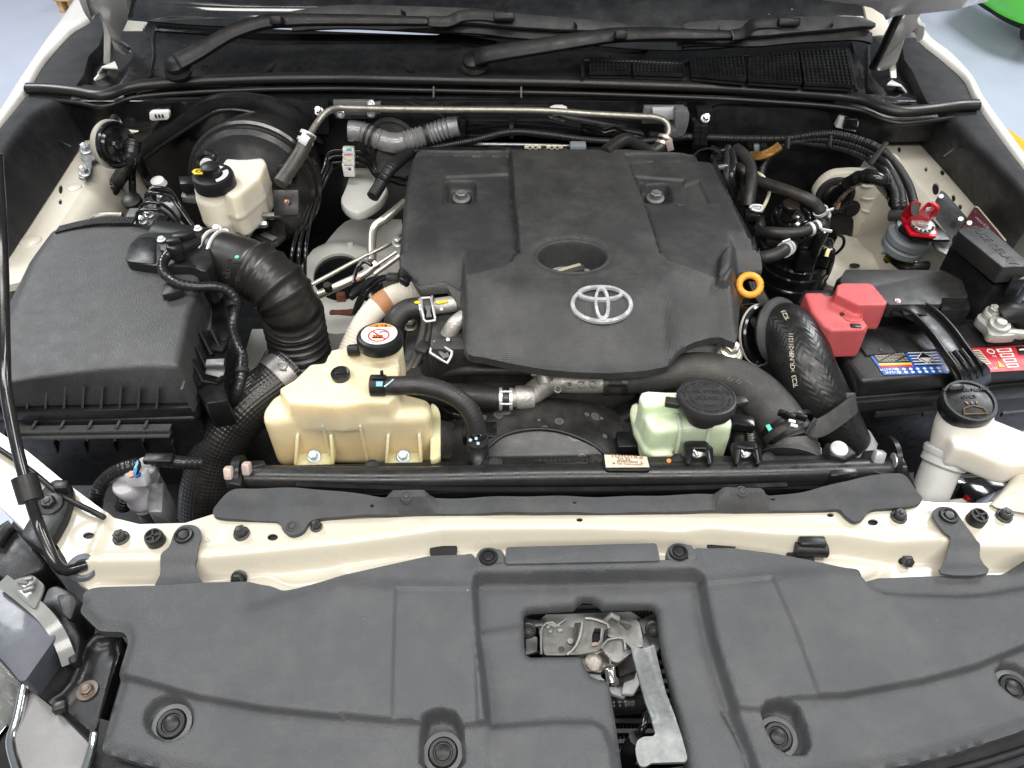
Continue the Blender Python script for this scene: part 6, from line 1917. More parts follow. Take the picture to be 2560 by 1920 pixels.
def dipstick():
 c = P('M3',1645,275,.05)
 t = thing('dipstick','orange ring handle of the dipstick at the right of engine cover','dipstick', P('M3',1590,350,.0))
 rx, ry = SZ('M3',66, c), SZ('M3',52, c) * 1.25
 pts = [c + Vector((rx * math.cos(a), ry * math.sin(a) * .72, ry * math.sin(a) * .62)) for a in (i * math.pi / 12 for i in range(25))]
 tube('ring', pts,.0048,'orange_plastic', t, seg=12, squash=(1,1.1))
 ribbon('stem', PL('M3', [(1615,310,.04),(1585,340,.03),(1570,380,.01)],0),.012,.006,'orange_plastic', t, bev=.002)
 tube('guide_tube', PL('M3', [(1575,370,.012),(1560,460,-.03)],0),.006,'pipe_metal', t)
dipstick()
def white_hose():
 t = thing('ribbed_white_hose','white ribbed sleeve hose with one brown band beside the engine cover','hose', P('M2',900,400,-.03))
 pts = PL('M2', [(1180,305,.0),(1060,318,.0),(930,350,-.005),(820,430,-.015),(735,550,-.035),(670,690,-.06),(640,800,-.08)],0)
 R = .0185
 path = catmull(pts,10)
 rf = lambda s, T: 1 + .018 * math.sin(2 * math.pi * s / .0052)
 tube('sleeve', pts, R,'white_sleeve', t, seg=28, ds=.0013, rf=rf)
 # the band
 i0, i1 = 22,29
 tube('brown_band', path[i0:i1], R + .0005,'brown_band', t, seg=28, ds=.0013, rf=rf, spline=False)
white_hose()
def upper_hose():
 t = thing('heater_hose','dusty black elbow hose clamped to a metal pipe above the coolant cap','hose', P('M2',1000,450,0))
 pts = PL('M2', [(1185,405,.03),(1100,412,.03),(1010,430,.028),(950,490,.02),(935,580,.0),(945,680,-.03)],0)
 tube('elbow', pts,.0158,'hose_rubber', t, seg=24, ds=.003)
 m = PL('M2', [(1150,410,.03),(1220,400,.032),(1330,385,.034),(1400,375,.034)],0)
 tube('metal_pipe', m,.012,'cast_aluminium', t, seg=22)
 d = (m[1] - m[0]).normalized()
 c = P('M2',1148,415,.03)
 lathe('band', [(.016,-.011),(.0175,-.011),(.0175,-.008),(.016,-.008),(.016,-.011)], c, d,'clamp_metal', t,32)
 lathe('band', [(.016,-.011),(.0175,-.011),(.0175,-.008),(.016,-.008),(.016,-.011)], c + d * .018, d,'clamp_metal', t,32)
 tube('clamp_frame', PL('M2', [(1105,355,.047),(1165,350,.047),(1175,400,.049),(1192,490,.042),(1125,500,.04),(1110,430,.048),(1105,355,.047)],0),.002,'clamp_metal', t, seg=8, spline=False)
 plate('clamp_tongue', PL('M2', [(1125,400),(1165,398),(1160,430),(1170,465),(1135,468),(1140,432)],.0485),.002,'galvanised', t, bev=.0005)
 plate('yellow_dash', PL('M2', [(1190,378),(1270,365),(1272,378),(1200,390)],.0445),.001,'yellow_paint', t, bev=0)
 plate('yellow_dash', catmull(PL('M2', [(1062,378),(1080,370),(1098,376),(1090,386),(1070,386)],.0462),3, True),.001,'yellow_paint', t, bev=0)
 lathe('paint_dot', [(.0024,0),(0,.0005)], P('M2',1229,420,.0425),(0,-.4,1),'label_white', t,12)
 # twin braided lines going down
 tw = thing('twin_lines','pair of thin grey sleeved lines running down beside the coolant cap','lines', P('M2',1100,650,-.03))
 for dx in (0,42):
  tube('line', PL('M2', [(1125 + dx * .8,480,.0),(1120 + dx,540,-.01),(1090 + dx,650,-.03),(1055 + dx * .8,730,-.045),(1010 + dx * .7,820,-.06)],0),.0052,'braided_grey', tw, seg=14, ds=.0016, rf=corrug(.005,.05))
 box('line_clip', P('M2',1120,655,-.012),(.02,.024,.008),'rubber_grey', tw, rot=RZ(-25), bev=.003)
 lathe('hose_bead', [(.012,0),(.013,.005),(.009,.009),(0,.009)], P('M2',1005,790,-.06),(0,-.3,1),'cast_dark', tw)
 tube('upper_sleeve', PL('M2', [(1150,300,.02),(1148,340,.02),(1150,370,.01)],0),.0115,'rubber_grey', tw, rf=corrug(.005,.05), ds=.0015)
 for i in range(4):
  tube('copper_wire', PL('M2', [(1200 + i * 7,300,.02),(1206 + i * 7,330,.015),(1212 + i * 7,356,.01)],0),.0018,'copper_bracket', tw, seg=6)
 lo = thing('lower_pipe','metal pipe bent down into a clamped black hose left of engine cover','pipe', P('M2',1260,600,-.02))
 p2 = PL('M2', [(1370,470,.035),(1310,515,.03),(1265,590,.012),(1235,660,-.008)],0)
 tube('pipe', p2,.0118,'cast_aluminium', lo, seg=22)
 p3 = PL('M2', [(1232,668,-.01),(1190,745,-.035),(1165,820,-.06),(1160,900,-.09)],0)
 tube('hose', p3,.0165,'hose_rubber', lo, seg=22)
 tube('clamp_frame', PL('M2', [(1190,620,.016),(1300,685,.014),(1265,752,.004),(1155,685,.008),(1190,620,.016)],0),.0024,'clamp_metal', lo, seg=8, spline=False)
 plate('clamp_tongue', PL('M2', [(1205,665),(1250,690),(1270,680),(1275,710),(1240,720),(1215,690)],.0125),.002,'galvanised', lo, bev=.0005)
 lathe('paint_dot', [(.0028,0),(0,.0005)], P('M2',1268,606,.0235),(0,-.4,1),'label_white', lo,12)
mat('braided_grey',(.11,.1,.095),.45, var=.2, dust=.15)
upper_hose()
def metal_rails():
 t = thing('metal_rails','bare metal pipes crossing above the round tower opening','pipes', P('M2',700,250,-.05))
 tube('pipe', PL('T2', [(420,1300,.0),(300,1400,-.01),(230,1450,-.02),(207,1520,-.03),(205,1680,-.05)],0),.0078,'satin_pipe', t, seg=18)
 tube('pipe', PL('Z5', [(820,290,-.04),(760,350,-.045),(640,440,-.05),(480,510,-.055),(80,690,-.07)],0),.0074,'satin_pipe', t, seg=18)
 tube('pipe', PL('Z5', [(0,560,-.05),(200,450,-.045),(700,180,-.035)],0),.0036,'satin_pipe', t, seg=14)
 tube('pipe', PL('Z5', [(780,430,-.03),(1090,210,-.015),(1130,170,-.01)],0),.0046,'satin_pipe', t, seg=14)
 tube('pipe', PL('Z5', [(790,330,-.03),(1060,150,-.015)],0),.0028,'satin_pipe', t, seg=12)
 tube('pipe', PL('T2', [(420,1470,-.03),(330,1560,-.035),(180,1640,-.04)],0),.004,'satin_pipe', t, seg=12)
 tube('pipe', PL('Z5', [(710,640,-.06),(760,740,-.065)],0),.005,'satin_pipe', t, seg=12)
 lathe('pipe_stop', [(.0068,-.012),(.007,0),(.006,.002),(0,.002)], P('Z5',190,570,-.035),(0,-.3,1),'rubber', t)
 bolt('end_bolt', P('Z5',1078,40,.0),(0,-.4,1),.007,.012,'zinc', t)
 w = thing('black_line','black plastic lines sweeping under the left edge of engine cover','lines', P('Z5',700,700,-.03))
 tube('line', PL('Z5', [(960,450,.01),(820,480,.0),(680,600,-.02),(580,760,-.04),(520,930,-.06)],0),.0032,'pipe_black', w)
 tube('line', PL('Z5', [(970,470,.01),(840,520,.0),(710,650,-.02),(610,800,-.04),(550,940,-.06)],0),.0032,'pipe_black', w)
 box('line_sleeve', P('Z5',1015,465,.012),(.02,.014,.01),'rubber_grey', w, bev=.003)
 tube('line', PL('Z5', [(750,320,-.01),(660,270,-.01),(590,320,-.015),(545,430,-.02),(525,550,-.025)],0),.0034,'pipe_black', w)
 plate('line_guard', PL('Z5', [(460,690),(500,610),(560,570),(700,470),(820,430),(840,450),(620,610),(500,710)],-.02),.01,'satin_black', w, bev=.002)
 box('copper_tab', P('Z5',580,490,-.02),(.007,.006,.005),'copper_bracket', w, rot=RZ(30), bev=.001)
 plate('cover_bracket', PL('Z5', [(1090,480),(1110,400),(1180,400),(1230,490),(1180,530)],.055),.012,'satin_black', w, bev=.003)
mat('satin_pipe',(.62,.58,.5),.3, metal=.75, var=.1, dust=.08, rvar=.05)
metal_rails()
def water_outlet():
 t = thing('water_outlet','cast aluminium curved coolant outlet below the front of engine cover','casting', P('M3',500,900,-.03))
 pts = PL('M3', [(190,965,-.035),(290,950,-.035),(360,905,-.032),(440,862,-.03),(560,865,-.03),(680,868,-.03),(790,868,-.03)],0)
 tube('casting', pts, [.0135,.0155,.017,.0175,.0165,.016,.0155],'cast_aluminium', t, seg=24, ds=.003)
 lathe('flange', [(.016,-.004),(.0172,0),(.0172,.02),(.016,.022)], P('M3',235,960,-.035),(1,.08,0),'cast_aluminium', t,28)
 tube('upper_arm', PL('M3', [(400,870,-.015),(390,810,-.005),(440,780,.0)],0),.011,'cast_aluminium', t)
 for x, y in ((475,912),(545,885),(620,880),(692,878)):
  p = P('M3', x, y,-.0142)
  lathe('cast_ring', [(.005,-.003),(.005,.0012),(.0036,.0012),(.0036,-.003),(.005,-.003)], p,(0,-.5,1),'cast_aluminium', t,20)
 box('cast_mark', P('M3',546,885,-.0135),(.0075,.002,.002),'cast_aluminium', t, rot=RZ(30), bev=0)
 box('cast_mark', P('M3',475,912,-.0135),(.0075,.0018,.002),'cast_aluminium', t, rot=RZ(-35), bev=0)
 # left hose on the outlet
 h = thing('bypass_hose','black rubber hose clamped to the cast outlet behind the fan cowl','hose', P('M2',1400,970,-.04))
 pl = PL('M2', [(1660,970,-.035),(1560,968,-.035),(1400,958,-.036),(1250,950,-.04),(1150,945,-.05)],0)
 tube('hose', pl,.0148,'hose_rubber', h, seg=22)
 lathe('clamp', [(.015,-.0095),(.0165,-.0095),(.0165,-.005),(.015,-.005),(.015,-.0095)], P('M2',1622,970,-.035),(1,0,0),'clamp_metal', h,30)
 lathe('clamp', [(.015,.0095),(.0165,.0095),(.0165,.005),(.015,.005),(.015,.0095)], P('M2',1622,970,-.035),(1,0,0),'clamp_metal', h,30)
 for y in (925,1000):
  box('clamp_bridge', P('M2',1622, y,-.019),(.018,.004,.003),'clamp_metal', h, rot=RX(-40), bev=.001)
 box('clamp_ear', P('M2',1622,962,-.018),(.007,.006,.004),'galvanised', h, bev=.001)
 u = thing('vacuum_hose','thin ribbed black hose across the engine under the cover edge','hose', P('M2',1500,790,-.03))
 tube('hose', PL('M2', [(1840,805,-.02),(1700,795,-.02),(1500,793,-.02),(1350,795,-.024),(1230,810,-.035)],0),.0082,'hose_rubber', u, seg=18)
 lathe('clip', [(.0084,-.006),(.0098,-.006),(.0098,.006),(.0084,.006),(.0084,-.006)], P('M2',1810,803,-.02),(1,0,0),'galvanised', u,24)
 box('clip_ear', P('M2',1805,820,-.016),(.014,.004,.004),'clamp_metal', u, bev=.001)
 # big hose from the outlet to the radiator on the right
 r = thing('radiator_hose','wide matte black radiator hose curving round the steering fluid tank','hose', P('M3',1500,850,-.02))
 pr = PL('M3', [(770,870,-.03),(900,866,-.028),(1080,835,-.022),(1230,800,-.016),(1400,805,-.014),(1560,855,-.016),(1690,940,-.02),(1790,1050,-.026),(1860,1160,-.034),(1900,1240,-.04)],0)
 tube('hose', pr, [.0158,.0175,.022,.0255,.028,.03,.032,.033,.0335,.0335],'matte_hose', r, seg=34, ds=.004)
 d = (pr[1] - pr[0]).normalized()
 c = pr[0].lerp(pr[1],.4)
 for s in (-.013,.013):
  lathe('clamp', [(.0172,-.004),(.0187,-.004),(.0187,.004),(.0172,.004),(.0172,-.004)], c + d * s, d,'blackened_bolt', r,30)
 for a in (-.012,.012):
  box('clamp_bridge', c + Vector((0,-.008 + a,.0165 - abs(a) * .3)),(.026,.004,.0025),'blackened_bolt', r, bev=.0006)
 d = (pr[-1] - pr[-3]).normalized()
 c = P('M3',1890,1170,-.03)
 for s in (-.010,.008):
  lathe('end_clamp', [(.0338,-.003),(.036,-.003),(.036,.003),(.0338,.003),(.0338,-.003)], c + d * s, d,'satin_black', r,40)
 for x, y, z in ((1850,1060,.01),(1890,1075,.012),(1960,1080,.01)):
  box('clamp_ear', P('M3', x, y, z),(.014,.006,.01),'satin_black', r, rot=RZ(-25), bev=.002)
 for x, y in ((1868,1055),(1903,1105),(1915,1132)):
  box('white_fleck', P('M3', x, y,.013),(.009,.0045,.003),'label_white', r, rot=RZ(-20), bev=.001)
 plate('green_mark', PL('M3', [(1742,1130),(1765,1122),(1782,1152),(1762,1166)],.0),.001,'mark_green', r, bev=0)
 for x, y in ((1525,850),(1580,865),(1640,868)):
  tube('scuff', [P('M3', x + 16 * math.cos(a), y + 13 * math.sin(a),.017) for a in (i * .8 for i in range(7))],.0008,'matte_pale', r, seg=5)
mat('matte_pale',(.12,.115,.11),.6)
water_outlet()
def fan_cowl():
 t = thing('fan_cowl','dark arched fan cowl with water spots behind the radiator tube','cowl', P('M3',380,1150,-.1))
 yn = P('F',1185,985,-.03).y + .012
 c = PY('M3',372,1560, yn + .05)
 top = PY('M3',372,1010, yn + .09)
 R = top.z - c.z
 rows = []
 for y, r in ((yn + .11, R * .97),(yn + .09, R),(yn + .03, R * 1.0),(yn + .0, R * .99),(yn - .004, R * .9)):
  rows.append([Vector((c.x + r * 1.25 * math.cos(a), y, c.z + r * math.sin(a))) for a in (math.radians(8 + i * 164 / 28) for i in range(29))])
 surf('cowl_ring', rows,'cowl_spots', t, n=2)
 # sloped plate with the arched edge
 pts = PL('M3', [(45,1325,-.03),(50,1262,-.025),(130,1200,-.018),(230,1165,-.012),(360,1152,-.01),(480,1165,-.012),(600,1205,-.018),(700,1255,-.025),(770,1310,-.03)],0)
 pl = plate('front_panel', pts,.012,'cowl_spots2', t, bev=.003)
 tube('panel_edge', pts[1:],.0028,'satin_black', t, seg=8)
 random.seed(21)
 for i in range(34):
  x, y = random.uniform(60,860), random.uniform(1040,1230)
  if y > 1150 + ((x - 370) / 420) ** 2 * 120 - 12 and random.random() < .8: continue
 for x0, x1, y in ((880,1000,1240),(-30,40,1180)):
  box('cowl_tab', P('M3',(x0 + x1) / 2, y,-.06),(.05,.03,.02),'satin_black', t, bev=.004)
 plate('cowl_side', PL('M3', [(640,1060),(860,1080),(980,1290),(1000,1340),(760,1330),(700,1200)],-.07),.05,'dark_iron', t, bev=.006)
 plate('cowl_side', PL('M2', [(1180,1080),(1300,1100),(1440,1150),(1440,1330),(1220,1330),(1210,1250)],-.08),.05,'dark_iron', t, bev=.006)
 tube('cowl_wire', PL('M2', [(1180,960,-.06),(1260,1040,-.07),(1310,1060,-.07),(1380,1090,-.08)],0),.005,'tape_black', t)
def spots(m, scale, amt):
 nt = m.node_tree; nd, lk = nt.nodes, nt.links
 b = nd['Principled BSDF']
 src = b.inputs['Base Color'].links[0].from_socket
 tc = [n for n in nd if n.type == 'TEX_COORD'][0]
 vo = nd.new('ShaderNodeTexVoronoi'); vo.inputs['Scale'].default_value = scale
 lk.new(tc.outputs['Object'], vo.inputs['Vector'])
 sx = nd.new('ShaderNodeSeparateColor'); lk.new(vo.outputs['Color'], sx.inputs[0])
 gt = nd.new('ShaderNodeMath'); gt.operation = 'GREATER_THAN'; gt.inputs[1].default_value = amt
 lk.new(sx.outputs[1], gt.inputs[0])
 rr = nd.new('ShaderNodeMapRange'); rr.inputs[1].default_value, rr.inputs[2].default_value = .0,1; rr.inputs[3].default_value, rr.inputs[4].default_value = .12,.4
 lk.new(sx.outputs[0], rr.inputs[0])
 ds = nd.new('ShaderNodeMath'); ds.operation = 'SUBTRACT'; lk.new(vo.outputs['Distance'], ds.inputs[0]); lk.new(rr.outputs[0], ds.inputs[1])
 ab = nd.new('ShaderNodeMath'); ab.operation = 'ABSOLUTE'; lk.new(ds.outputs[0], ab.inputs[0])
 lt = nd.new('ShaderNodeMapRange'); lt.inputs[1].default_value, lt.inputs[2].default_value = .0,.06; lt.inputs[3].default_value, lt.inputs[4].default_value = .55,.0
 lk.new(ab.outputs[0], lt.inputs[0])
 ins = nd.new('ShaderNodeMapRange'); ins.inputs[1].default_value, ins.inputs[2].default_value = -.02,.02; ins.inputs[3].default_value, ins.inputs[4].default_value = .22,0
 lk.new(ds.outputs[0], ins.inputs[0])
 ad = nd.new('ShaderNodeMath'); ad.operation = 'MAXIMUM'; lk.new(lt.outputs[0], ad.inputs[0]); lk.new(ins.outputs[0], ad.inputs[1])
 mu = nd.new('ShaderNodeMath'); mu.operation = 'MULTIPLY'; lk.new(ad.outputs[0], mu.inputs[0]); lk.new(gt.outputs[0], mu.inputs[1])
 mx = nd.new('ShaderNodeMixRGB'); mx.inputs[2].default_value = (.3,.28,.25,1)
 lk.new(mu.outputs[0], mx.inputs[0]); lk.new(src, mx.inputs[1]); lk.new(mx.outputs[0], b.inputs['Base Color'])
spots(mat('cowl_spots',(.018,.0175,.017),.42, bump=.1, var=.2, dust=.08),58,.72)
spots(mat('cowl_spots2',(.045,.045,.045),.45, bump=.15, var=.12, dust=.05),34,.85)
fan_cowl()
def radiator():
 t = thing('radiator_tube','thick black plastic radiator top tube running across behind the shield','radiator', P('F',1200,1010,-.05))
 a, b = P('F',508,1031,-.018), P('F',1945,1013,-.018)
 m = a.lerp(b,.47) + Vector((0,-.006,.002))
 R = .016
 tube('top_tube', [a, a.lerp(m,.5) + Vector((0,-.004,0)), m, m.lerp(b,.5) + Vector((0,-.003,0)), b], R,'radiator_black', t, seg=36, ds=.02)
 # flat ledge on its rear side
 led = [P('F',545,1022,-.008), P('F',1030,1022,-.008), P('F',1340,1016,-.008), P('F',1860,1004,-.008), P('F',1850,980,-.012), P('F',1340,984,-.012), P('F',1050,986,-.012), P('F',1020,1003,-.012), P('F',560,1008,-.012)]
 plate('rear_ledge', led,.03,'radiator_black', t, bev=.004, seg=3)
 plate('lower_tank', [p + Vector((0,.0,-.03)) for p in (a, m, b)] + [p + Vector((0,.04,-.03)) for p in (b, m, a)],.12,'satin_black', t, bev=.006)
 # filler neck flowing into the tube
 n0 = P('M2',1452,1255,-.005)
 rings = []
 cx = n0.x
 for z, y, rx, ry in ((.008, n0.y + .002,.0138,.0138),(-.002, n0.y,.0145,.0145),(-.006, n0.y - .003,.0142,.019),(-.012, n0.y - .01,.009,.022),(-.018, n0.y - .018,.003,.018)):
  rings.append([Vector((cx + rx * math.cos(q), y + ry * math.sin(q), z - .004 * (math.sin(q) < 0))) for q in (i * math.pi / 12 for i in range(24))])
 obj('hose_neck', loft_bm(rings[::-1]),'radiator_black', t,60)
 # round bosses and moulded code
 for k, x, y in (('M2',805,1378),('M2',1560,1358),('M3',712,1345),('M3',1205,1342),('M3',1762,1335),('M2',160,1415)):
  lathe('ejector_mark', [(.009,-.002),(.009,.0006),(.0082,.0006),(.0082,-.001),(0,-.001)], P(k, x, y,-.009),(0,-.25,1),'radiator_black', t,20)
 ftext('moulded_code','>PA66+PP-GF30<', frame(P('M3',525,1348,-.0085),(1,0,0),(0,1,.1)),.0085,'print_dark', t, ex=.0004, sx=1.3)
 plate('dust_line', PL('M3', [(395,1362),(655,1358),(655,1368),(395,1370)],-.006),.001,'matte_pale', t, bev=0)
 # rating plate clipped on
 lp = thing('rating_label','beige printed rating label in a black frame on the radiator tube','label', P('M3',890,1350,.006))
 z1 = .004
 pp = PL('M3', [(748,1305),(1022,1318),(1045,1385),(1030,1405),(775,1405),(752,1385)], z1 - .001)
 plate('label_frame', fillet(pp,.004),.014,'satin_black', lp, bev=.002)
 q = PL('M3', [(757,1308),(1018,1320),(1034,1384),(768,1386)], z1 + .0015)
 plate('label_face', q,.0016,'label_beige', lp, bev=.0003)
 X = (q[1] - q[0]).normalized()
 for s, x, y, sz in (('TOYOTA',880,1320,.0066),('DL36',880,1337,.0056),('d',982,1326,.0075),('P',842,1352,.005),('L',990,1357,.007),('● 126 THAI-LAND',898,1366,.0036),('16400-0E060',905,1352,.0036)):
  ftext('label_print', s, frame(P('M3', x, y, z1 + .0022), X,(0,1,0)), sz,'print_brown', lp, ex=.00015, sx=1.25)
 # left end bracket
 e = plate('end_bracket', PL('M1', [(1370,1480),(1375,1420),(1440,1345),(1610,1338),(1615,1372),(1480,1400),(1470,1500)],.0),.03,'satin_black', t, bev=.003)
 for x, y in ((1395,1420),(1505,1393)):
  box('rusty_lug', P('M1', x, y,.006),(.0105,.012,.016),'rusty_white', t, rot=RX(-25), bev=.003)
 lathe('end_rim', [(.022,-.004),(.026,-.004),(.026,.006),(.022,.006)], P('M1',1460,1440,-.018),(1,.1,0),'satin_black', t)
 # right end bracket
 plate('end_bracket', PL('M4', [(1105,1335),(1120,1280),(1290,1268),(1310,1400),(1290,1440),(1120,1400)],-.006),.03,'satin_black', t, bev=.003)
 plate('end_recess', PL('M4', [(900,1350),(1060,1340),(1095,1420),(920,1440)],-.004),.02,'radiator_black', t, bev=.003)
 box('steel_lug', P('M4',1210,1325,.0),(.014,.012,.018),'clamp_metal', t, rot=RX(-30) @ RY(10), bev=.003)
 bolt('steel_bolt', P('M4',1300,1345,.0),(1,0,.1),.0072,.01,'clamp_metal', t)
 lathe('end_rim', [(.02,-.003),(.03,-.003),(.03,.003),(.02,.003)], P('M4',1275,1340,-.014),(1,0,0),'satin_black', t)
 plate('side_foot', PL('M4', [(885,1235),(1000,1225),(1085,1300),(1010,1340),(915,1310)],.004),.02,'black_plastic', t, bev=.003)
 lathe('dome_rivet', [(.0112,0),(.0105,.0025),(.005,.0045),(0,.005)], P('M4',970,1275,.006),(0,-.2,1),'pale_rivet', t)
 # outlet cone into the big hose
 tube('outlet_cone', PL('M3', [(1895,1215,-.036),(1905,1290,-.045),(1900,1350,-.05)],0), [.0325,.035,.043],'radiator_dusty', t, seg=30)
 lathe('orange_dot', [(.003,0),(0,.0005)], P('M3',1152,1345,-.004),(0,-.3,1),'label_orange', t,10)
mat('radiator_black',(.015,.015,.0155),.3, bump=.12, bscale=130, var=.18, vscale=18, dust=.1, dustcol=(.12,.11,.1), rvar=.09)
mat('radiator_dusty',(.06,.058,.056),.55, bump=.3, bscale=200, var=.2, dust=.15)
mat('print_dark',(.03,.03,.03),.3)
mat('print_brown',(.24,.15,.09),.5)
mat('rusty_white',(.62,.5,.44),.5, metal=.2, var=.35, vscale=90)
mat('pale_rivet',(.55,.56,.54),.45, metal=.3, bump=.4, bscale=200, var=.2)
radiator()
def steering_tank():
 t = thing('steering_fluid_tank','pale green steering fluid tank with wide flat black cap','tank', P('M3',1220,1230,-.06))
 bm = bmesh.new()
 top = PL('M3', [(1000,1010),(1010,1100),(1060,1165),(1200,1150),(1530,1140),(1545,1100),(1500,1000),(1200,940),(1020,960)],.02)
 c = sum(top, Vector()) / len(top)
 loft_bm([[p + (p - c) * .02 + Vector((0,0,-.075)) for p in top], [p + (p - c) * .03 + Vector((0,0,-.03)) for p in top], top], bev=.009, seg=3, bm=bm)
 # higher step at the back left
 u = PL('M3', [(970,960),(985,925),(1020,918),(1200,925),(1400,930),(1450,1000),(1000,1015)],.036)
 loft_bm([[p + Vector((0,0,-.07)) for p in u], u], bev=.008, seg=3, bm=bm)
 fl = PL('M3', [(915,1045),(925,1000),(960,985),(990,1060),(1040,1200),(1180,1300),(1260,1310),(1060,1315),(1000,1280),(940,1160)],-.02)
 loft_bm([[p + Vector((0,0,-.012)) for p in fl], fl], bev=.003, bm=bm)
 o = obj('tank_body', bm,'steer_plastic', t,60)
 fuse(o,.0024,5,.5)
 for x in (1225,1400):
  a = P('M3', x,1155,.021)
  ribbon('seam_line', [a + Vector((0,.04,0)), a, a + Vector((.0,-.004,-.03)), a + Vector((0,-.005,-.07))],.004,.003,'steer_plastic', t, spline=False)
 cc = P('M3',1378,985,.05)
 r = SZ('M3',182, cc)
 cap = lathe('cap', [(r * .5,-.03),(r * .5,-.0095),(r * .95,-.009),(r,-.002),(r,.005),(r * .96,.009),(r * .9,.0095),(r * .885,.008),(r * .6,.008),(r * .59,.0088),(r * .55,.0088),(r * .54,.008),(0,.008)], cc,(.02,.1,1),'cap_black', t,56)
 for s in (-1,1):
  p = cc + Vector((s * r * .98,-.002 if s < 0 else .0,0))
  box('cap_lug', p + Vector((s * .006,0,0)),(.018,.013,.009),'cap_black', cap, rot=RZ(s * 12), bev=.002)
 M = axis_m(cc + Vector((0,.0008,.0081)),(.02,.1,1))
 for s, y, sz, sx in (('USE',.022,.006,1.2),('POWER STEERING',.009,.0078,1.15),('FLUID',-.004,.0085,1.3),('ONLY',-.018,.005,1.2)):
  ftext('cap_print', s, M @ TR((0, y,0)), sz,'cap_print', cap, ex=.0007, sx=sx)
 # words running round the rim
 words = 'USE ONLY THE SPECIFIED FLUID  CLEAN CAP BEFORE REMOVING  '
 for i, ch in enumerate(words):
  if ch == ' ': continue
  a = math.radians(200 - i * 360 / len(words) - 20)
  ftext('cap_letter', ch, M @ TR((r * .74 * math.cos(a), r * .74 * math.sin(a),0)) @ RZ(math.degrees(a) - 90),.0045,'cap_print', cap, ex=.0005)
 # black brackets with rivets
 for x, xb in ((1240,1320),(1535,1608)):
  z = .006
  pts = PL('M3', [(x,1235),(x + 30,1222),(x + 140,1222),(x + 158,1240),(x + 175,1362),(x + 150,1366),(x + 135,1270),(x + 60,1270),(x + 42,1366),(x + 20,1360)], z)
  plate('bracket', pts,.01,'satin_black', t, bev=.002)
  for dx in (32,162):
   ribbon('bracket_leg', [P('M3', x + dx * .95,1262, z - .002), P('M3', x + dx,1362,-.014)],.008,.012,'satin_black', t, spline=False)
  lathe('bracket_rivet', [(.0095,0),(.009,.0025),(.0045,.004),(0,.0045)], P('M3', xb,1288,-.004),(.05,-.35,1),'pale_rivet', t)
  tube('rivet_smear', PL('M3', [(xb - 20,1278,.002),(xb,1298,.002),(xb + 6,1318,-.002)],0),.0018,'zinc', t, seg=6)
 tube('return_hose', PL('M3', [(1570,1100,-.03),(1590,1180,-.05),(1580,1260,-.06)],0),.012,'rubber', t)
 tube('spring_wire', PL('M3', [(1640,1150,-.03),(1655,1200,-.04),(1650,1250,-.05)],0),.005,'pipe_metal', t, rf=corrug(.004,.2), ds=.001)
 box('sensor_plug', P('M3',1600,1120,-.01),(.03,.02,.016),'gloss_black', t, rot=RZ(-10), bev=.003)
mat('cap_black',(.026,.026,.027),.4, bump=.2, bscale=400, var=.1, dust=.03)
mat('cap_print',(.032,.032,.033),.36)
steering_tank()
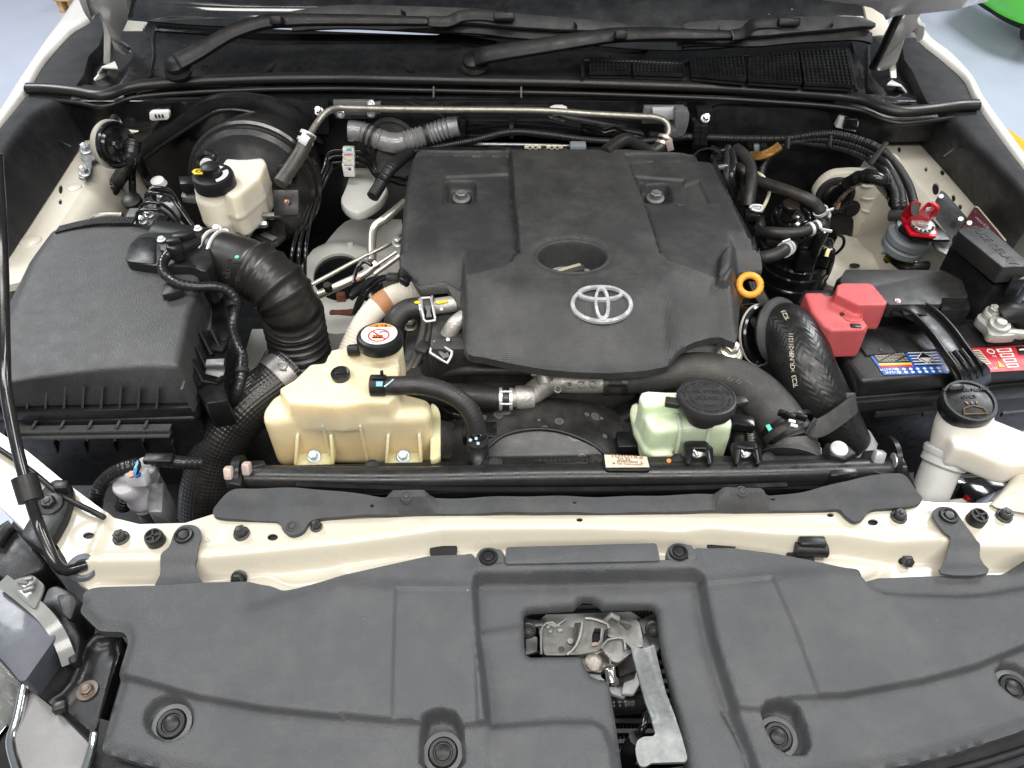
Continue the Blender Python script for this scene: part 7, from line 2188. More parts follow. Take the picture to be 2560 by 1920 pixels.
# ================================================================== right side of the bay
def charge_hose():
 t = thing('charge_hose','thick plaited black hose with white printed line left of the battery','hose', P('M4',720,750,-.02))
 pts = PL('M4', [(560,560,.0),(640,560,.012),(710,640,.012),(760,790,.0),(830,930,-.02),(915,1070,-.045),(990,1200,-.07),(1040,1280,-.09)],0)
 tube('hose', pts, [.041,.042,.042,.0425,.042,.038,.034,.032],'zigzag_hose', t, seg=40, ds=.003)
 d = Vector((.78,.1,.3)).normalized()
 c = P('M4',575,575,.0)
 d0 = (pts[1] - pts[0]).normalized()
 lathe('bead', [(.041,-.006),(.049,-.004),(.051,.0),(.049,.005),(.042,.008)], pts[0].lerp(pts[1],.55), d0,'hose_bead', t,44)
 lathe('inlet', [(.044,-.05),(.045,.0),(.042,.002),(.036,.0),(.036,-.02)], pts[0].lerp(pts[1],.0) + Vector((-.012,0,-.004)), d0,'gloss_black', t,40)
 lathe('band', [(.0452,-.002),(.0462,-.002),(.0462,.001),(.0452,.001),(.0452,-.002)], pts[0] + Vector((-.016,0,-.006)), d0,'cream_inner', t,44)
 tube('clamp_wire', PL('M4', [(380,740,-.05),(400,760,-.045),(480,775,-.04),(500,755,-.04),(560,735,-.035)],0),.0016,'clamp_metal', t, seg=6, spline=False)
 # printed line: characters set one by one along the hose
 txt = 'TC23 >CR.NBR<211211'
 lp = catmull(PL('M4', [(705,890,.018),(690,800,.031),(682,700,.044),(676,575,.054)],0),12)
 path, ss = resample(lp,.004)
 T = ss[-1]
 for i, ch in enumerate(txt):
  if ch == ' ': continue
  s = T * (i + .5) / len(txt)
  j = min(range(len(ss)), key=lambda q: abs(ss[q] - s))
  dirv = (path[min(j + 1, len(path) - 1)] - path[max(j - 1,0)])
  ftext('print', ch, frame(path[j] + Vector((0,0,.0006)), dirv, Vector((-1,.25,.1)).cross(dirv).cross(dirv) * -1 if False else Vector((-1,.0,-.15))),.0085,'print_pale', t, ex=.0002, sx=1.1)
 for i, ch in enumerate('TC23'):
  ftext('print', ch, frame(P('M4',655 - i * 8,478 - i * 14,.056 - .001 * i), Vector((-.35,.9,.1)), Vector((-1,-.3,0))),.01,'print_pale', t, ex=.0003)
 for i, ch in enumerate('>CR.NBR'):
  ftext('print', ch, frame(P('M4',858 - i * 7,1296 - i * 17,-.03), Vector((-.2,1,.3)), Vector((-1,-.2,0))),.01,'print_pale', t, ex=.0003)
 # rubber strap that ties it to the grey pipe
 ribbon('strap', PL('M4', [(790,1130,.0),(830,1150,.0),(900,1120,.0),(980,1065,-.002),(1050,1010,-.004),(1065,985,-.01),(1000,980,-.02)],0),.024,.004,'rubber_grey', t, wdir=Vector((-.1,.75,.65)), bev=.001)
 ribbon('strap', PL('M4', [(975,1000,-.012),(1020,985,-.006),(1060,985,-.004)],0),.024,.004,'rubber_grey', t, wdir=Vector((-.1,.75,.65)), bev=.001)
 e = pts[-1]; dd = (pts[-1] - pts[-2]).normalized()
 lathe('end_clamp', [(.034,-.01),(.0355,-.01),(.0355,.012),(.034,.012)], e, dd,'pale_rivet', t,32)
 p = thing('grey_pipe','thin grey pipe running down between plaited hose and battery','pipe', P('M4',1040,1000,-.06))
 tube('pipe', PL('M4', [(880,650,.0),(925,780,-.015),(985,910,-.03),(1050,1040,-.045),(1090,1160,-.06),(1130,1290,-.08)],0),.0052,'pipe_grey', p, seg=14)
 tube('upper_hose', PL('M4', [(360,420,.01),(430,410,.012),(500,415,.012),(560,430,.005)],0),.006,'rubber_grey', p)
 tube('upper_hose', PL('M4', [(360,460,.0),(420,480,.0),(470,520,-.01)],0),.008,'galvanised', p)
 for i in range(4):
  tube('ribbed_strip', PL('M4', [(420 + i * 18,260,.0),(450 + i * 18,330,-.01),(500 + i * 16,410,-.025)],0),.005,'satin_black', p, seg=8)
 b = thing('engine_hanger_bolt','bright hex bolt on a cast boss right of engine cover front','bolt', P('M4',300,680,-.0))
 bolt('hex_head', P('M4',305,672,.012),(.1,-.3,1),.0112,.014,'warm_zinc', b, spin=12, fl=1.3)
 lathe('boss', [(.018,-.03),(.018,0),(.015,.003),(0,.003)], P('M4',305,690,.006),(.1,-.3,1),'cast_aluminium', b)
 plate('casting', catmull(PL('M4', [(230,660),(330,640),(385,720),(370,800),(250,790)],-.02),3, True),.04,'cast_dark', b, bev=.006)
mat('pipe_grey',(.3,.32,.32),.45, var=.1)
mat('hose_bead',(.055,.055,.056),.45, var=.1)
mat('warm_zinc',(.62,.58,.5),.3, metal=.8, var=.1)
charge_hose()
def battery():
 t = thing('battery','black car battery with blue and red labels and a metal hold-down strap','battery', P('M4',1500,1100,-.2))
 z = .0
 A, B, C, D = P('M4',880,545, z), P('M4',1112,862, z), P('M4',2420,752, z), P('M4',2120,440, z)
 fr = (C - B).normalized()
 back = (A - B).normalized()
 dn = Vector((0,0,-1))
 lid = [A, B, C, D]
 plate('lid', lid,.032,'battery_black', t, bev=.007, seg=3)
 c = sum(lid, Vector()) / 4
 plate('lid_lip', [p + (p - c) * .012 + dn * .033 for p in lid],.026,'battery_black', t, bev=.003)
 plate('case', [p + (c - p) * .025 + dn * .059 for p in lid],.17,'battery_case', t, bev=.004)
 # front lip shelf and ledges
 f0 = P('M4',1105,940,-.034)
 ribbon('front_shelf', [B + dn * .046 - back * .004 - fr * .004, C + dn * .046 - back * .004],.006,.02,'battery_black', t, wdir=back, spline=False, bev=.001)
 for x in (1180,1470,1950):
  a = P('M4', x,1052,-.06)
  ribbon('case_rib', [a - back * .004, a - back * .004 + fr * .09],.004,.008,'battery_black', t, wdir=back, spline=False)
 # raised cell strips on top
 def on(u, v, h=.0):      # u along the front, v towards the back (metres)
  return B + fr * u + back * v + Vector((0,0, h))
 W, Dp = (C - B).length,(A - B).length
 def patch(name, u0, u1, v0, v1, h, m, bev=.002, sk=0.):
  return plate(name, [on(u0, v0, h), on(u1, v0, h), on(u1 + sk, v1, h), on(u0 + sk, v1, h)], h + .004, m, t, bev=bev)
 patch('cell_strip',.03, W - .02, Dp * .42, Dp * .86,.004,'battery_black')
 for u in (.075,.21,.225):
  patch('strip_groove', u, u + .003, Dp * .42, Dp * .86,.0046,'label_black',0)
 for u in (.055,.1,.15,.2,.24):
  p = on(u, Dp * .5,.0045)
  lathe('vent_dot', [(.0025,0),(0,.0006)], p,(0,0,1),'label_black', t,10)
 # front labels
 def label(pts, m):
  q = PL('M4', pts,.0012)
  return plate('label', q,.0009, m, t, bev=0), q
 lb, q = label([(1142,680),(1560,668),(1640,812),(1245,822)],'label_blue')
 def spot(q, u, v, h=.0004):
  return q[3].lerp(q[2], u).lerp(q[0].lerp(q[1], u), v) + Vector((0,0, h))
 def bit(name, q, u0, u1, v0, v1, m, h=.0005, par=None):
  return plate(name, [spot(q, u0, v0, h), spot(q, u1, v0, h), spot(q, u1, v1, h), spot(q, u0, v1, h)],.0004, m, par, bev=0)
 bit('label_text_block', q,.04,.52,.5,.97,'label_black',.0005, lb)
 for i in range(7):
  for j in range(9):
   if (i * 7 + j * 3) % 5 == 0: continue
   u = .06 + j * .05
   bit('text_line', q, u, u + .042,.54 + i * .06,.565 + i * .06,'print_pale',.0009, lb)
 bit('yellow_bar', q,.03,.52,.38,.46,'yellow_paint',.0006, lb)
 bit('red_bar', q,.03,.52,.30,.38,'print_red',.0006, lb)
 for i in range(11):
  for (ub, ue) in ((.56,.97),):
   v = .32 + i * .06
   bit('hazard_stripe', q, ub, ue, v, v + .03,'label_white' if i % 2 else 'label_black',.0006, lb)
 dm = [spot(q,.64,.62,.0012), spot(q,.77,.36,.0012), spot(q,.9,.62,.0012), spot(q,.77,.9,.0012)]
 plate('hazard_diamond', dm,.0004,'label_white', lb, bev=0)
 cc = sum(dm, Vector()) / 4
 plate('hazard_diamond', [p + (cc - p) * .14 + Vector((0,0,.0004)) for p in dm],.0004,'label_black', lb, bev=0)
 plate('hazard_diamond', [cc.lerp(dm[0],.7) + Vector((0,0,.0008)), cc.lerp(dm[1],.75) + Vector((0,0,.0008)), cc.lerp(dm[2],.7) + Vector((0,0,.0008))],.0004,'label_white', lb, bev=0)
 for i in range(7):
  for v in (.08,.21):
   p = spot(q,.25 + i * .105, v,.0004)
   lathe('date_dot', [(.0026,0),(0,.0004)], p,(0,0,1),'label_white', lb,10)
 for s, v in (('MONTH',.21),('YEAR',.08)):
  ftext('label_print', s, frame(spot(q,.12, v,.0008),-fr,-back),.0068,'label_white', lb, ex=.0001)
 lr, r = label([(1700,662),(2130,640),(2160,790),(1860,806)],'label_red')
 bit('label_text_block', r,.02,.26,.3,.9,'label_beige',.0005, lr)
 for i in range(8):
  bit('text_line', r,.04,.24,.34 + i * .068,.365 + i * .068,'label_black',.0009, lr)
 for i in range(4):
  bit('white_field', r,.5,.72,.12 + i * .21,.27 + i * .21,'label_white',.0006, lr)
  bit('field_text', r,.53,.69,.16 + i * .21,.23 + i * .21,'print_red',.001, lr)
 bit('black_field', r,.8,1.,.62,.95,'label_black',.0006, lr)
 bit('white_field', r,.83,.98,.78,.84,'label_white',.0009, lr)
 tri = [spot(r,.35,.16,.0008), spot(r,.45,.16,.0008), spot(r,.4,.4,.0008)]
 plate('warning_triangle', tri,.0004,'yellow_paint', lr, bev=0)
 ftext('label_print','FITTING', frame(spot(r,.15,.12,.0008),-fr,-back),.006,'label_white', lr, ex=.0001)
 p = spot(r,.4,.8,.0006)
 obj('recycle_ring', lathe_bm([(.006,0),(.006,.0005),(.0042,.0005),(.0042,0),(.006,0)], TR(p),6),'label_white', lr)
 ftext('recycle_text','Pb', frame(spot(r,.4,.6,.0008),-fr,-back),.006,'label_white', lr, ex=.0001)
 # brass plug mark
 lathe('magic_eye', [(.0095,0),(.0095,.002),(.007,.0025),(.006,.001),(0,.0015)], P('M4',1600,530,.006),(0,0,1),'brass', t,22)
 # hold-down strap
 h = thing('battery_clamp','black steel hold-down strap bent over the top of the battery','clamp', P('M4',1620,650,.02))
 sp = PL('M4', [(1330,415,.03),(1440,440,.036),(1520,500,.036),(1600,590,.034),(1670,690,.03),(1745,790,.026),(1770,850,.008),(1775,920,-.03)],0)
 ribbon('strap', sp, [.05,.046,.036,.033,.037,.046,.054,.054],.0045,'satin_black', h, wdir=Vector((1,.32,0)), bev=.0012)
 for s in (-1,1):
  off = [p + Vector((s * .017, s * .006,.004)) for p in sp[:-1]]
  ribbon('strap_flange', off,.004,.012,'satin_black', h, wdir=Vector((1,.3,0)), bev=.001)
 for s in (-.01,.0,.01):
  tube('strap_bead', [p + Vector((s, s * .3,.003)) for p in sp[4:7]],.004,'satin_black', h, seg=8)
 ribbon('strap_plate', PL('M4', [(1340,425,.04),(1420,415,.042),(1500,430,.036)],0),.03,.004,'satin_black', h, wdir=Vector((.2,1,0)), bev=.001)
 bolt('strap_bolt', P('M4',1308,402,.035),(0,-.2,1),.005,.012,'pink_zinc', h)
 # negative terminal
 n = thing('negative_terminal','grey corroded battery terminal clamp with two nuts','terminal', P('M4',1900,510,.02))
 plate('clamp_body', catmull(PL('M4', [(1812,470),(1850,440),(1960,450),(1975,510),(2050,560),(2040,580),(1900,580),(1870,530)],.03),3, True),.014,'pale_lead', n, bev=.004)
 for x, y, r in ((1900,470,.016),(1940,530,.0175)):
  lathe('terminal_stud', [(r * .85,0),(r * .85,.005),(r * .8,.007),(r * .5,.007),(r * .4,.012),(0,.013)], P('M4', x, y,.03),(0,-.1,1),'pale_lead', n,20)
 bolt('terminal_nut', P('M4',1903,440,.037),(0,-.2,1),.0075,.011,'pale_lead', n)
 box('terminal_bolt', P('M4',2010,570,.026),(.04,.012,.012),'pale_lead', n, rot=RZ(-8), bev=.003)
 tube('earth_cable', PL('M4', [(1950,470,.035),(2010,450,.04),(2080,470,.035),(2180,560,.02)],0),.0165,'rubber', n)
mat('battery_black',(.013,.013,.0138),.38, bump=.18, bscale=500, var=.15, dust=.05)
mat('battery_case',(.006,.006,.0065),.3, bump=.1, bscale=300, var=.2)
mat('brass',(.5,.38,.12),.3, metal=.9)
mat('pink_zinc',(.7,.55,.5),.35, metal=.7)
mat('pale_lead',(.42,.41,.38),.5, metal=.25, bump=.5, bscale=160, var=.15, vscale=60)
battery()
def terminal_cover():
 t = thing('terminal_cover','faded pinkish red two-lobed cover over the battery terminal','terminal cover', P('M4',1020,460,.02))
 bm = bmesh.new()
 a = PL('M4', [(760,325),(775,318),(868,318),(888,338),(955,332),(1090,440),(1148,520),(1120,548),(925,552),(870,520),(800,430)],.055)
 c = sum(a, Vector()) / len(a)
 loft_bm([[p + (p - c) * .05 + Vector((0,0,-.05)) for p in a], a], bev=.005, seg=3, bm=bm)
 b = PL('M4', [(958,275),(985,262),(1155,262),(1178,272),(1268,378),(1255,395),(1090,398),(1065,385),(950,330)],.072)
 c = sum(b, Vector()) / len(b)
 loft_bm([[p + (p - c) * .04 + Vector((0,0,-.045)) for p in b], b], bev=.005, seg=3, bm=bm)
 e = PL('M4', [(935,520),(1145,515),(1150,530),(1130,560),(945,565)],.05)
 loft_bm([[p + Vector((0,-.002,-.045)) for p in e], e], bev=.004, seg=3, bm=bm)
 o = obj('cover', bm,'pink_red', t,50)
 fuse(o,.0018,3,.4)
 box('cover_slot', P('M4',1070,527,.0545),(.014,.008,.004),'label_black', t, rot=RZ(-4), bev=.0005)
 box('cover_slot', P('M4',988,455,.0552),(.005,.006,.003),'label_black', t, bev=0)
 obj('moulded_ring', lathe_bm([(.014,0),(.014,.0008),(.0125,.0008),(.0125,0),(.014,0)], TR(P('M4',1050,462,.0553)),26),'pink_red', t)
 plate('black_tray', PL('M4', [(720,370),(755,302),(960,300),(945,345),(760,430)],.02),.06,'satin_black', t, bev=.004)
terminal_cover()
def fuse_box():
 t = thing('fuse_box','black fuse box with a low flat lid and a taller ridged one behind battery','fuse box', P('M4',1500,280,.0))
 low = PL('M4', [(1010,178),(1600,182),(1720,240),(1760,350),(1598,350),(1598,392),(1270,394),(1175,285),(985,285),(975,240)],.045)
 plate('low_lid', fillet(low,.005),.024,'fuse_black', t, bev=.004, seg=3)
 plate('low_case', PL('M4', [(950,240),(1010,190),(1700,190),(1760,380),(1590,420),(1280,420)],.022),.16,'satin_black', t, bev=.004)
 plate('case_corner', PL('M4', [(1590,350),(1760,340),(1780,420),(1590,430)],.035),.1,'satin_black', t, bev=.004)
 q = PL('Z3', [(1400,660),(1460,648),(1760,642),(2230,1040),(2300,1140),(2200,1140),(2080,1138),(1940,1150),(1380,690)],.105)
 plate('tall_lid', fillet(q,.004),.028,'fuse_black', t, bev=.004, seg=3)
 qq = PL('Z3', [(1330,730),(1400,690),(1760,680),(2400,1200),(2300,1245),(1890,1240)],.08)
 plate('lid_flange', fillet(qq,.004),.014,'fuse_black', t, bev=.003)
 plate('tall_case', [p + Vector((0,0,-.013)) for p in PL('Z3', [(1320,780),(1400,730),(1760,700),(2400,1240),(2300,1290),(1880,1290)],.08)],.2,'satin_black', t, bev=.005)
 plate('latch_block', PL('Z3', [(2075,1155),(2260,1150),(2260,1300),(2060,1300)],.088),.03,'satin_black', t, bev=.003)
 plate('latch_tongue', PL('Z3', [(2050,1320),(2260,1310),(2260,1380),(2040,1390)],.06),.02,'fuse_black', t, bev=.003)
 X = (P('Z3',1650,690,.106) - P('Z3',2050,1060,.106)).normalized()
 ftext('moulded_text','FUSE RELAY', frame(P('Z3',1830,870,.1052),-X, Vector((.7,.7,0))),.017,'fuse_black', t, ex=.0005, sx=1.1)
 w = thing('side_cables','grey cable end and black leads at the right of the tall fuse box','cables', P('Z3',2150,1560,-.02))
 tube('cable', PL('Z3', [(2250,1480,.03),(2170,1560,.01),(2100,1680,-.01),(2080,1800,-.02)],0),.012,'sounder_grey', w)
 tube('cable', PL('Z3', [(2260,1400,.03),(2180,1460,.02),(2120,1560,.0)],0),.006,'cream_inner', w)
mat('fuse_black',(.017,.0168,.0165),.45, bump=.3, bscale=600, var=.12, dust=.05)
mat('fuse_text',(.035,.033,.032),.5)
fuse_box()
def isolator():
 t = thing('isolator_switch','bright red battery isolator lever on a black bracket above a grey body','switch', P('Z3',900,700,.0))
 c = P('Z3',745,850,.0)
 r = SZ('Z3',270, c)
 lathe('body', [(r * .55,-.03),(r * .8,-.028),(r * .96,-.022),(r * .98,-.012),(r * .92,-.009),(r * .92,-.007),(r,-.004),(r,.006),(r * .88,.011),(r * .8,.012),(r * .8,.022),(0,.022)], c + Vector((0,.004,.008)),(.12,-.1,1),'sounder_grey', t,44)
 plate('bracket_plate', fillet(PL('Z3', [(630,650),(700,560),(1050,520),(1300,800),(1000,800),(820,790)],.04),.004),.005,'satin_black', t, bev=.001)
 vb = [P('Z3', x, y, z) for x, y, z in ((1080,340,.07),(1170,180,.075),(1210,200,.075),(1290,290,.068),(1330,330,.066),(1490,520,.055),(1430,640,.045),(1310,800,.035),(1100,540,.045))]
 plate('upright_plate', fillet(vb,.004),.004,'satin_black', t, bev=.001, ext=Vector((.6,.3,-.4)))
 for x, y, z in ((1168,255,.076),(1415,540,.06),(1525,590,.05)):
  lathe('rivet', [(.0045,0),(.0036,.0018),(0,.0022)], P('Z3', x, y, z),(-.4,-.5,.9),'clamp_metal', t,16)
 plate('bracket_web', PL('Z3', [(1050,830),(1290,820),(1250,990),(1130,930)],.02),.004,'galvanised', t, bev=.001)
 # red base plate, lever wings
 plate('red_base', fillet(PL('Z3', [(665,505),(760,570),(830,590),(1070,610),(1128,715),(1110,757),(800,725),(760,690)],.05),.003),.005,'red_plastic', t, bev=.0012)
 ear = [P('Z3', x, y, z) for x, y, z in ((665,505,.052),(700,440,.068),(790,345,.09),(830,325,.093),(910,335,.093),(925,350,.09),(895,450,.07),(760,560,.052))]
 hol = []
 plate('lock_ear', fillet(ear,.004),.006,'red_plastic', t, bev=.0015, ext=Vector((.3,.8,-.3)))
 lathe('ear_slot', [(.0075,0),(.0075,.001),(0,.001)], P('Z3',840,408,.0835),(.0,-.75,.65),'label_black', t,20, sx=.9, sy=1.6)
 arm = [P('Z3', x, y, z) for x, y, z in ((725,560,.06),(830,485,.075),(890,450,.078),(1000,325,.098),(1040,335,.099),(1130,400,.094),(1100,470,.078),(1060,530,.065),(1010,570,.06),(790,585,.056))]
 plate('lever', fillet(arm,.004),.014,'red_plastic', t, bev=.003, seg=3, ext=Vector((.1,.5,-.85)))
 ribbon('lever_rib', [P('Z3',1040,340,.1), P('Z3',1125,400,.0955), P('Z3',1085,480,.08), P('Z3',1045,525,.068)],.005,.006,'red_plastic', t, bev=.001)
 ribbon('lever_mark', PL('Z3', [(1010,400,.0935),(1000,440,.0865)],0),.006,.001,'white_plastic', t, spline=False)
 lathe('switch_dial', [(.0185,-.002),(.0185,.002),(.016,.003),(.0135,.002),(0,.003)], P('Z3',940,615,.057),(.05,-.15,1),'clamp_metal', t,30)
 for i in range(7):
  a = math.radians(190 + i * 25)
  p = P('Z3',940,615,.061)
  box('dial_notch', p + Vector((.0158 * math.cos(a),.0158 * math.sin(a),-.001)),(.0035,.003,.002),'label_black', t, rot=RZ(math.degrees(a)), bev=0)
 box('dial_key', P('Z3',940,605,.064),(.018,.006,.005),'clamp_metal', t, rot=RZ(-12), bev=.001)
 lathe('base_rivet', [(.006,0),(.005,.0014),(0,.0019)], P('Z3',1050,705,.0512),(0,-.1,1),'label_white', t,22, sx=1.15)
 tube('cable_boot', PL('Z3', [(530,500,.03),(620,500,.035),(720,510,.04)],0),.0098,'rubber_grey', t)
 for x, y in ((500,1020),(730,1075)):
  lathe('brass_stud', [(.004,-.016),(.004,0),(.0072,.001),(.0072,.006),(.004,.007),(.004,.011),(0,.011)], P('Z3', x, y,-.04),(.2,.0,-1),'brass', t,6)
  box('stud_tab', P('Z3', x + 30, y - 40,-.035),(.028,.012,.003),'clamp_metal', t, rot=RZ(-30), bev=.0006)
 tube('lower_cable', PL('Z3', [(560,1030,-.04),(660,1110,-.05),(760,1160,-.05),(1000,1130,-.05)],0),.009,'rubber', t)
 wl = thing('warning_sticker','dark red warning sticker with fine print on right wing panel','sticker', P('Z3',1650,560,.05))
 plate('sticker_face', fillet(PL('Z3', [(1410,660),(1590,385),(1625,380),(1980,800),(1985,830),(1780,650)],.035),.002),.002,'plum', wl, bev=.0004)
 tube('sticker_edge', PL('Z3', [(1600,385),(1625,385),(1980,810)],.037),.0014,'cream_inner', wl, seg=6, spline=False)
 random.seed(5)
 for i in range(26):
  u, v = random.random(), random.random()
  x = 1590 + u * 130 + v * 110; y = 500 + u * 120 + v * 110 - u * 20
  if x > 1760: continue
  box('print_fleck', P('Z3', x, y,.0365),(.005,.0022,.0006),'print_pink', wl, rot=RZ(-35), bev=0)
mat('plum',(.1,.03,.04),.3, var=.15, coat=.3)
mat('print_pink',(.45,.3,.32),.5)
isolator()
def conduits():
 t = thing('black_conduits','three ribbed black conduits arching together across the right rear corner','conduit', PY('T3',1000,880,1.3))
 y0 = FWY - .045
 for i,(dx, dy) in enumerate(((0,0),(14,40),(22,80))):
  st = [PY('T3',-200,870, y0)] if i == 0 else []
  pts = st + [PY('T3',190,885, y0), PY('T3',420,892 , y0), PY('T3',680,890 + dy * .3, y0)] if i == 0 else [PY('T3',515,1140 - 0 * i, y0 - .05), PY('T3',545,1050, y0 - .02), PY('T3',610,970, y0), PY('T3',700,915 + dy * .15, y0)] if i == 1 else [PY('T3',640,940, y0 + .005), PY('T3',720,910, y0)]
  pts += [PY('T3',850,868 + dy * .7, y0), PY('T3',990,862 + dy, y0 - .01), PY('T3',1150 - dx,900 + dy, y0 - .03), PY('T3',1290 - dx * 1.5,960 + dy * 1.1, y0 - .06), P('T3',1390 - dx * 3,1060 + dy * .7,.06), P('T3',1465 - dx * 4,1180 + dy * .5,.055), P('T3',1500 - dx * 5,1290 + dy * .2,.05), P('T3',1510 - dx * 5,1370,.03)]
  tube('conduit', pts,.0068,'conduit', t, rf=corrug(.0042,.09), ds=.0009, seg=14)
 for x, y in ((690,915),(960,905)):
  p = PY('T3', x, y, y0 - .012)
  box('cable_tie', p,(.0045,.014,.022),'rubber_grey', t, rot=RZ(10) @ RX(-20), bev=.001)
 box('cable_tie', P('T3',1275,985,.09),(.005,.01,.044),'rubber_grey', t, rot=RY(38) @ RX(-25), bev=.001)
 box('tie_head', PY('T3',1240,1030, y0 - .07),(.014,.012,.014),'rubber_grey', t, bev=.001)
 g = thing('harness_grommet','black rubber grommet with taped cable loop through the cream bulkhead','grommet', PY('T3',1000,1250,1.28))
 c = PY('T3',995,1255,1.29)
 lathe('grommet', [(.036,0),(.037,.003),(.034,.008),(.027,.009),(.024,.003),(.019,.008),(.014,.011),(0,.011)], c,(-.05,-1,.15),'rubber', g,40)
 tube('taped_cable', [PY('T3',985,1280,1.27), PY('T3',1050,1215,1.23), PY('T3',1120,1160,1.21), PY('T3',1200,1135,1.19), PY('T3',1290,1160,1.17), P('T3',1350,1230,.02), P('T3',1395,1310,.02), P('T3',1420,1380,.01)],.0125,'bag_black', g, seg=20, ds=.0025, rf=lambda s, T: 1 + .07 * math.sin(s * 190 + 2 * math.sin(s * 61)) + .04 * math.sin(s * 410))
 for x, y in ((985,1290),(1010,1320)):
  box('copper_end', PY('T3', x, y,1.262),(.008,.01,.014),'copper_bracket', g, rot=RZ(20), bev=.002)
 d = thing('bulkhead_pad','black sound pad on the cream bulkhead under the grommet','pad', PY('T3',1050,1480,1.28))
 vplate('pad','T3', [(960,1390),(1000,1372),(1060,1390),(1118,1408),(1116,1440),(1090,1560),(1060,1580),(960,1570)],1.292,.01,'satin_black', d, fil=.006)
 f = thing('body_clip','white and black clip hanging under the seal at the right','clip', PY('T3',1090,790,1.37))
 vplate('clip_face','T3', [(1030,750),(1165,765),(1130,850),(1000,820)],1.375,.02,'white_plastic', f)
 vplate('clip_tongue','T3', [(1070,765),(1145,770),(1140,840),(1050,830)],1.365,.012,'satin_black', f)
 e = plate('seal_end', PL('T3', [(1450,840),(1540,770),(1620,770),(1590,830),(1490,880)],.03),.015,'felt', f, bev=.004)
mat('bag_black',(.012,.012,.013),.2, bump=.6, bscale=55, var=.3, coat=.2)
conduits()
def fuel_filter():
 c = P('Z2',1000,800,.02)
 t = thing('fuel_filter','black fuel filter housing with round priming knob on top','filter', P('M4',710,250,-.15))
 lathe('priming_knob', [(.01,-.03),(.01,-.013),(.0125,-.012),(.0125,-.009),(.0145,-.006),(.0148,.0),(.0135,.0018),(.0115,.002),(0,.0018)], P('Z2',1000,755,.042),(0,-.1,1),'knob_bronze', t,32)
 lathe('knob_base', [(.021,-.03),(.021,-.016),(.0155,-.014),(.0155,-.004),(.011,-.003),(0,-.003)], P('Z2',1000,850,.02),(0,-.1,1),'gloss_black', t,32)
 top = P('Z2',990,940,-.012)
 r = SZ('Z2',260, top)
 lathe('filter_head', [(r * .95,-.03),(r,-.02),(r,-.004),(r * .95,0),(r * .8,.001),(r * .78,.004),(r * .5,.006),(0,.006)], top,(0,-.1,1),'gloss_black', t,44)
 for a in (200,250,300,345,20,110,160):
  q = math.radians(a)
  box('head_lug', top + Vector((r * .78 * math.cos(q), r * .78 * math.sin(q),.006)),(.018,.006,.012),'gloss_black', t, rot=RZ(a + 90), bev=.0015)
 b = P('M4',705,120,-.085)
 R = SZ('M4',205, b)
 lathe('bowl', [(R * .7,-.17),(R * .92,-.15),(R * .97,-.07),(R * .97,-.06),(R,-.058),(R,-.03),(R * .97,-.028),(R * .97,-.012),(R * 1.02,-.01),(R * 1.02,-.004),(R * .97,-.002),(R * .96,.012),(R * .9,.016),(0,.016)], b,(0,-.02,1),'gloss_black', t,56)
 bm = bmesh.new()
 for i in range(60):
  q = math.radians(180 + i * 3)
  box_bm(b + Vector((R * 1.005 * math.cos(q), R * 1.005 * math.sin(q),-.044)),(.0024,.0024,.022), RZ(math.degrees(q)),0, bm=bm)
 o = obj('grip_ribs', bm,'gloss_black', t); o['kind'] = 'stuff'
 plate('sensor_block', PL('Z2', [(1060,1280),(1170,1170),(1420,1150),(1540,1180),(1530,1330),(1480,1330),(1360,1300),(1340,1390),(1120,1370)],-.02),.04,'gloss_black', t, bev=.004)
 plate('sensor_cap', PL('Z2', [(1130,1210),(1290,1160),(1340,1230),(1220,1300),(1100,1290)],-.012),.012,'satin_black', t, bev=.003)
 plate('outlet_block', PL('Z2', [(1340,910),(1430,870),(1500,910),(1490,1060),(1420,1130),(1340,1100)],.03),.05,'gloss_black', t, bev=.006)
 tube('drain_wire', PL('Z2', [(1560,1130,-.02),(1650,1180,-.03),(1650,1280,-.05),(1570,1370,-.07),(1500,1410,-.08)],0),.0028,'pipe_black', t, seg=8)
 tube('drain_hose', PL('Z2', [(1490,1340,-.03),(1480,1450,-.05),(1450,1560,-.08),(1400,1680,-.11)],0),.0085,'rubber', t)
 ribbon('white_tag', PL('Z2', [(1470,1320,-.012),(1450,1360,-.016),(1435,1415,-.022)],0),.006,.004,'pale_yellow', t)
 # hoses with white spring clamps
 h = thing('fuel_hoses','black fuel hoses with pale spring clamps round the filter','hoses', P('Z2',1000,620,.03))
 A = PL('Z2', [(560,470,.04),(640,490,.045),(860,560,.05),(1080,640,.052),(1220,700,.05),(1320,780,.04),(1380,870,.03),(1410,930,.02)],0)
 tube('hose', A,.0102,'hose_rubber', h, seg=20)
 Bp = PL('Z2', [(600,1120,.0),(720,1110,.015),(900,1120,.02),(1100,1110,.022),(1270,1060,.024),(1390,1020,.026)],0)
 tube('hose', Bp,.0095,'hose_rubber', h, seg=20)
 Cp = PL('Z2', [(600,1430,.0),(700,1420,.005),(820,1380,.008),(930,1320,.006),(1000,1280,.0)],0)
 tube('hose', Cp,.0108,'hose_rubber', h, seg=20)
 Dp = PL('Z2', [(300,60,.06),(400,140,.06),(480,280,.055),(500,420,.05),(490,560,.04),(470,680,.03),(460,780,.02)],0)
 tube('hose', Dp,.0105,'hose_rubber', h, seg=20)
 for (pp, i, rr) in ((A,-2,.0104),(Bp,-2,.0097),(Cp,-2,.011)):
  c0 = pp[i]; d = (pp[i + 1] - pp[i]).normalized()
  for s in (-.005,.007):
   lathe('spring_clamp', [(rr,-.0026),(rr + .0022,-.0026),(rr + .0022,.0026),(rr,.0026),(rr,-.0026)], c0 + d * s, d,'clamp_white', h,26)
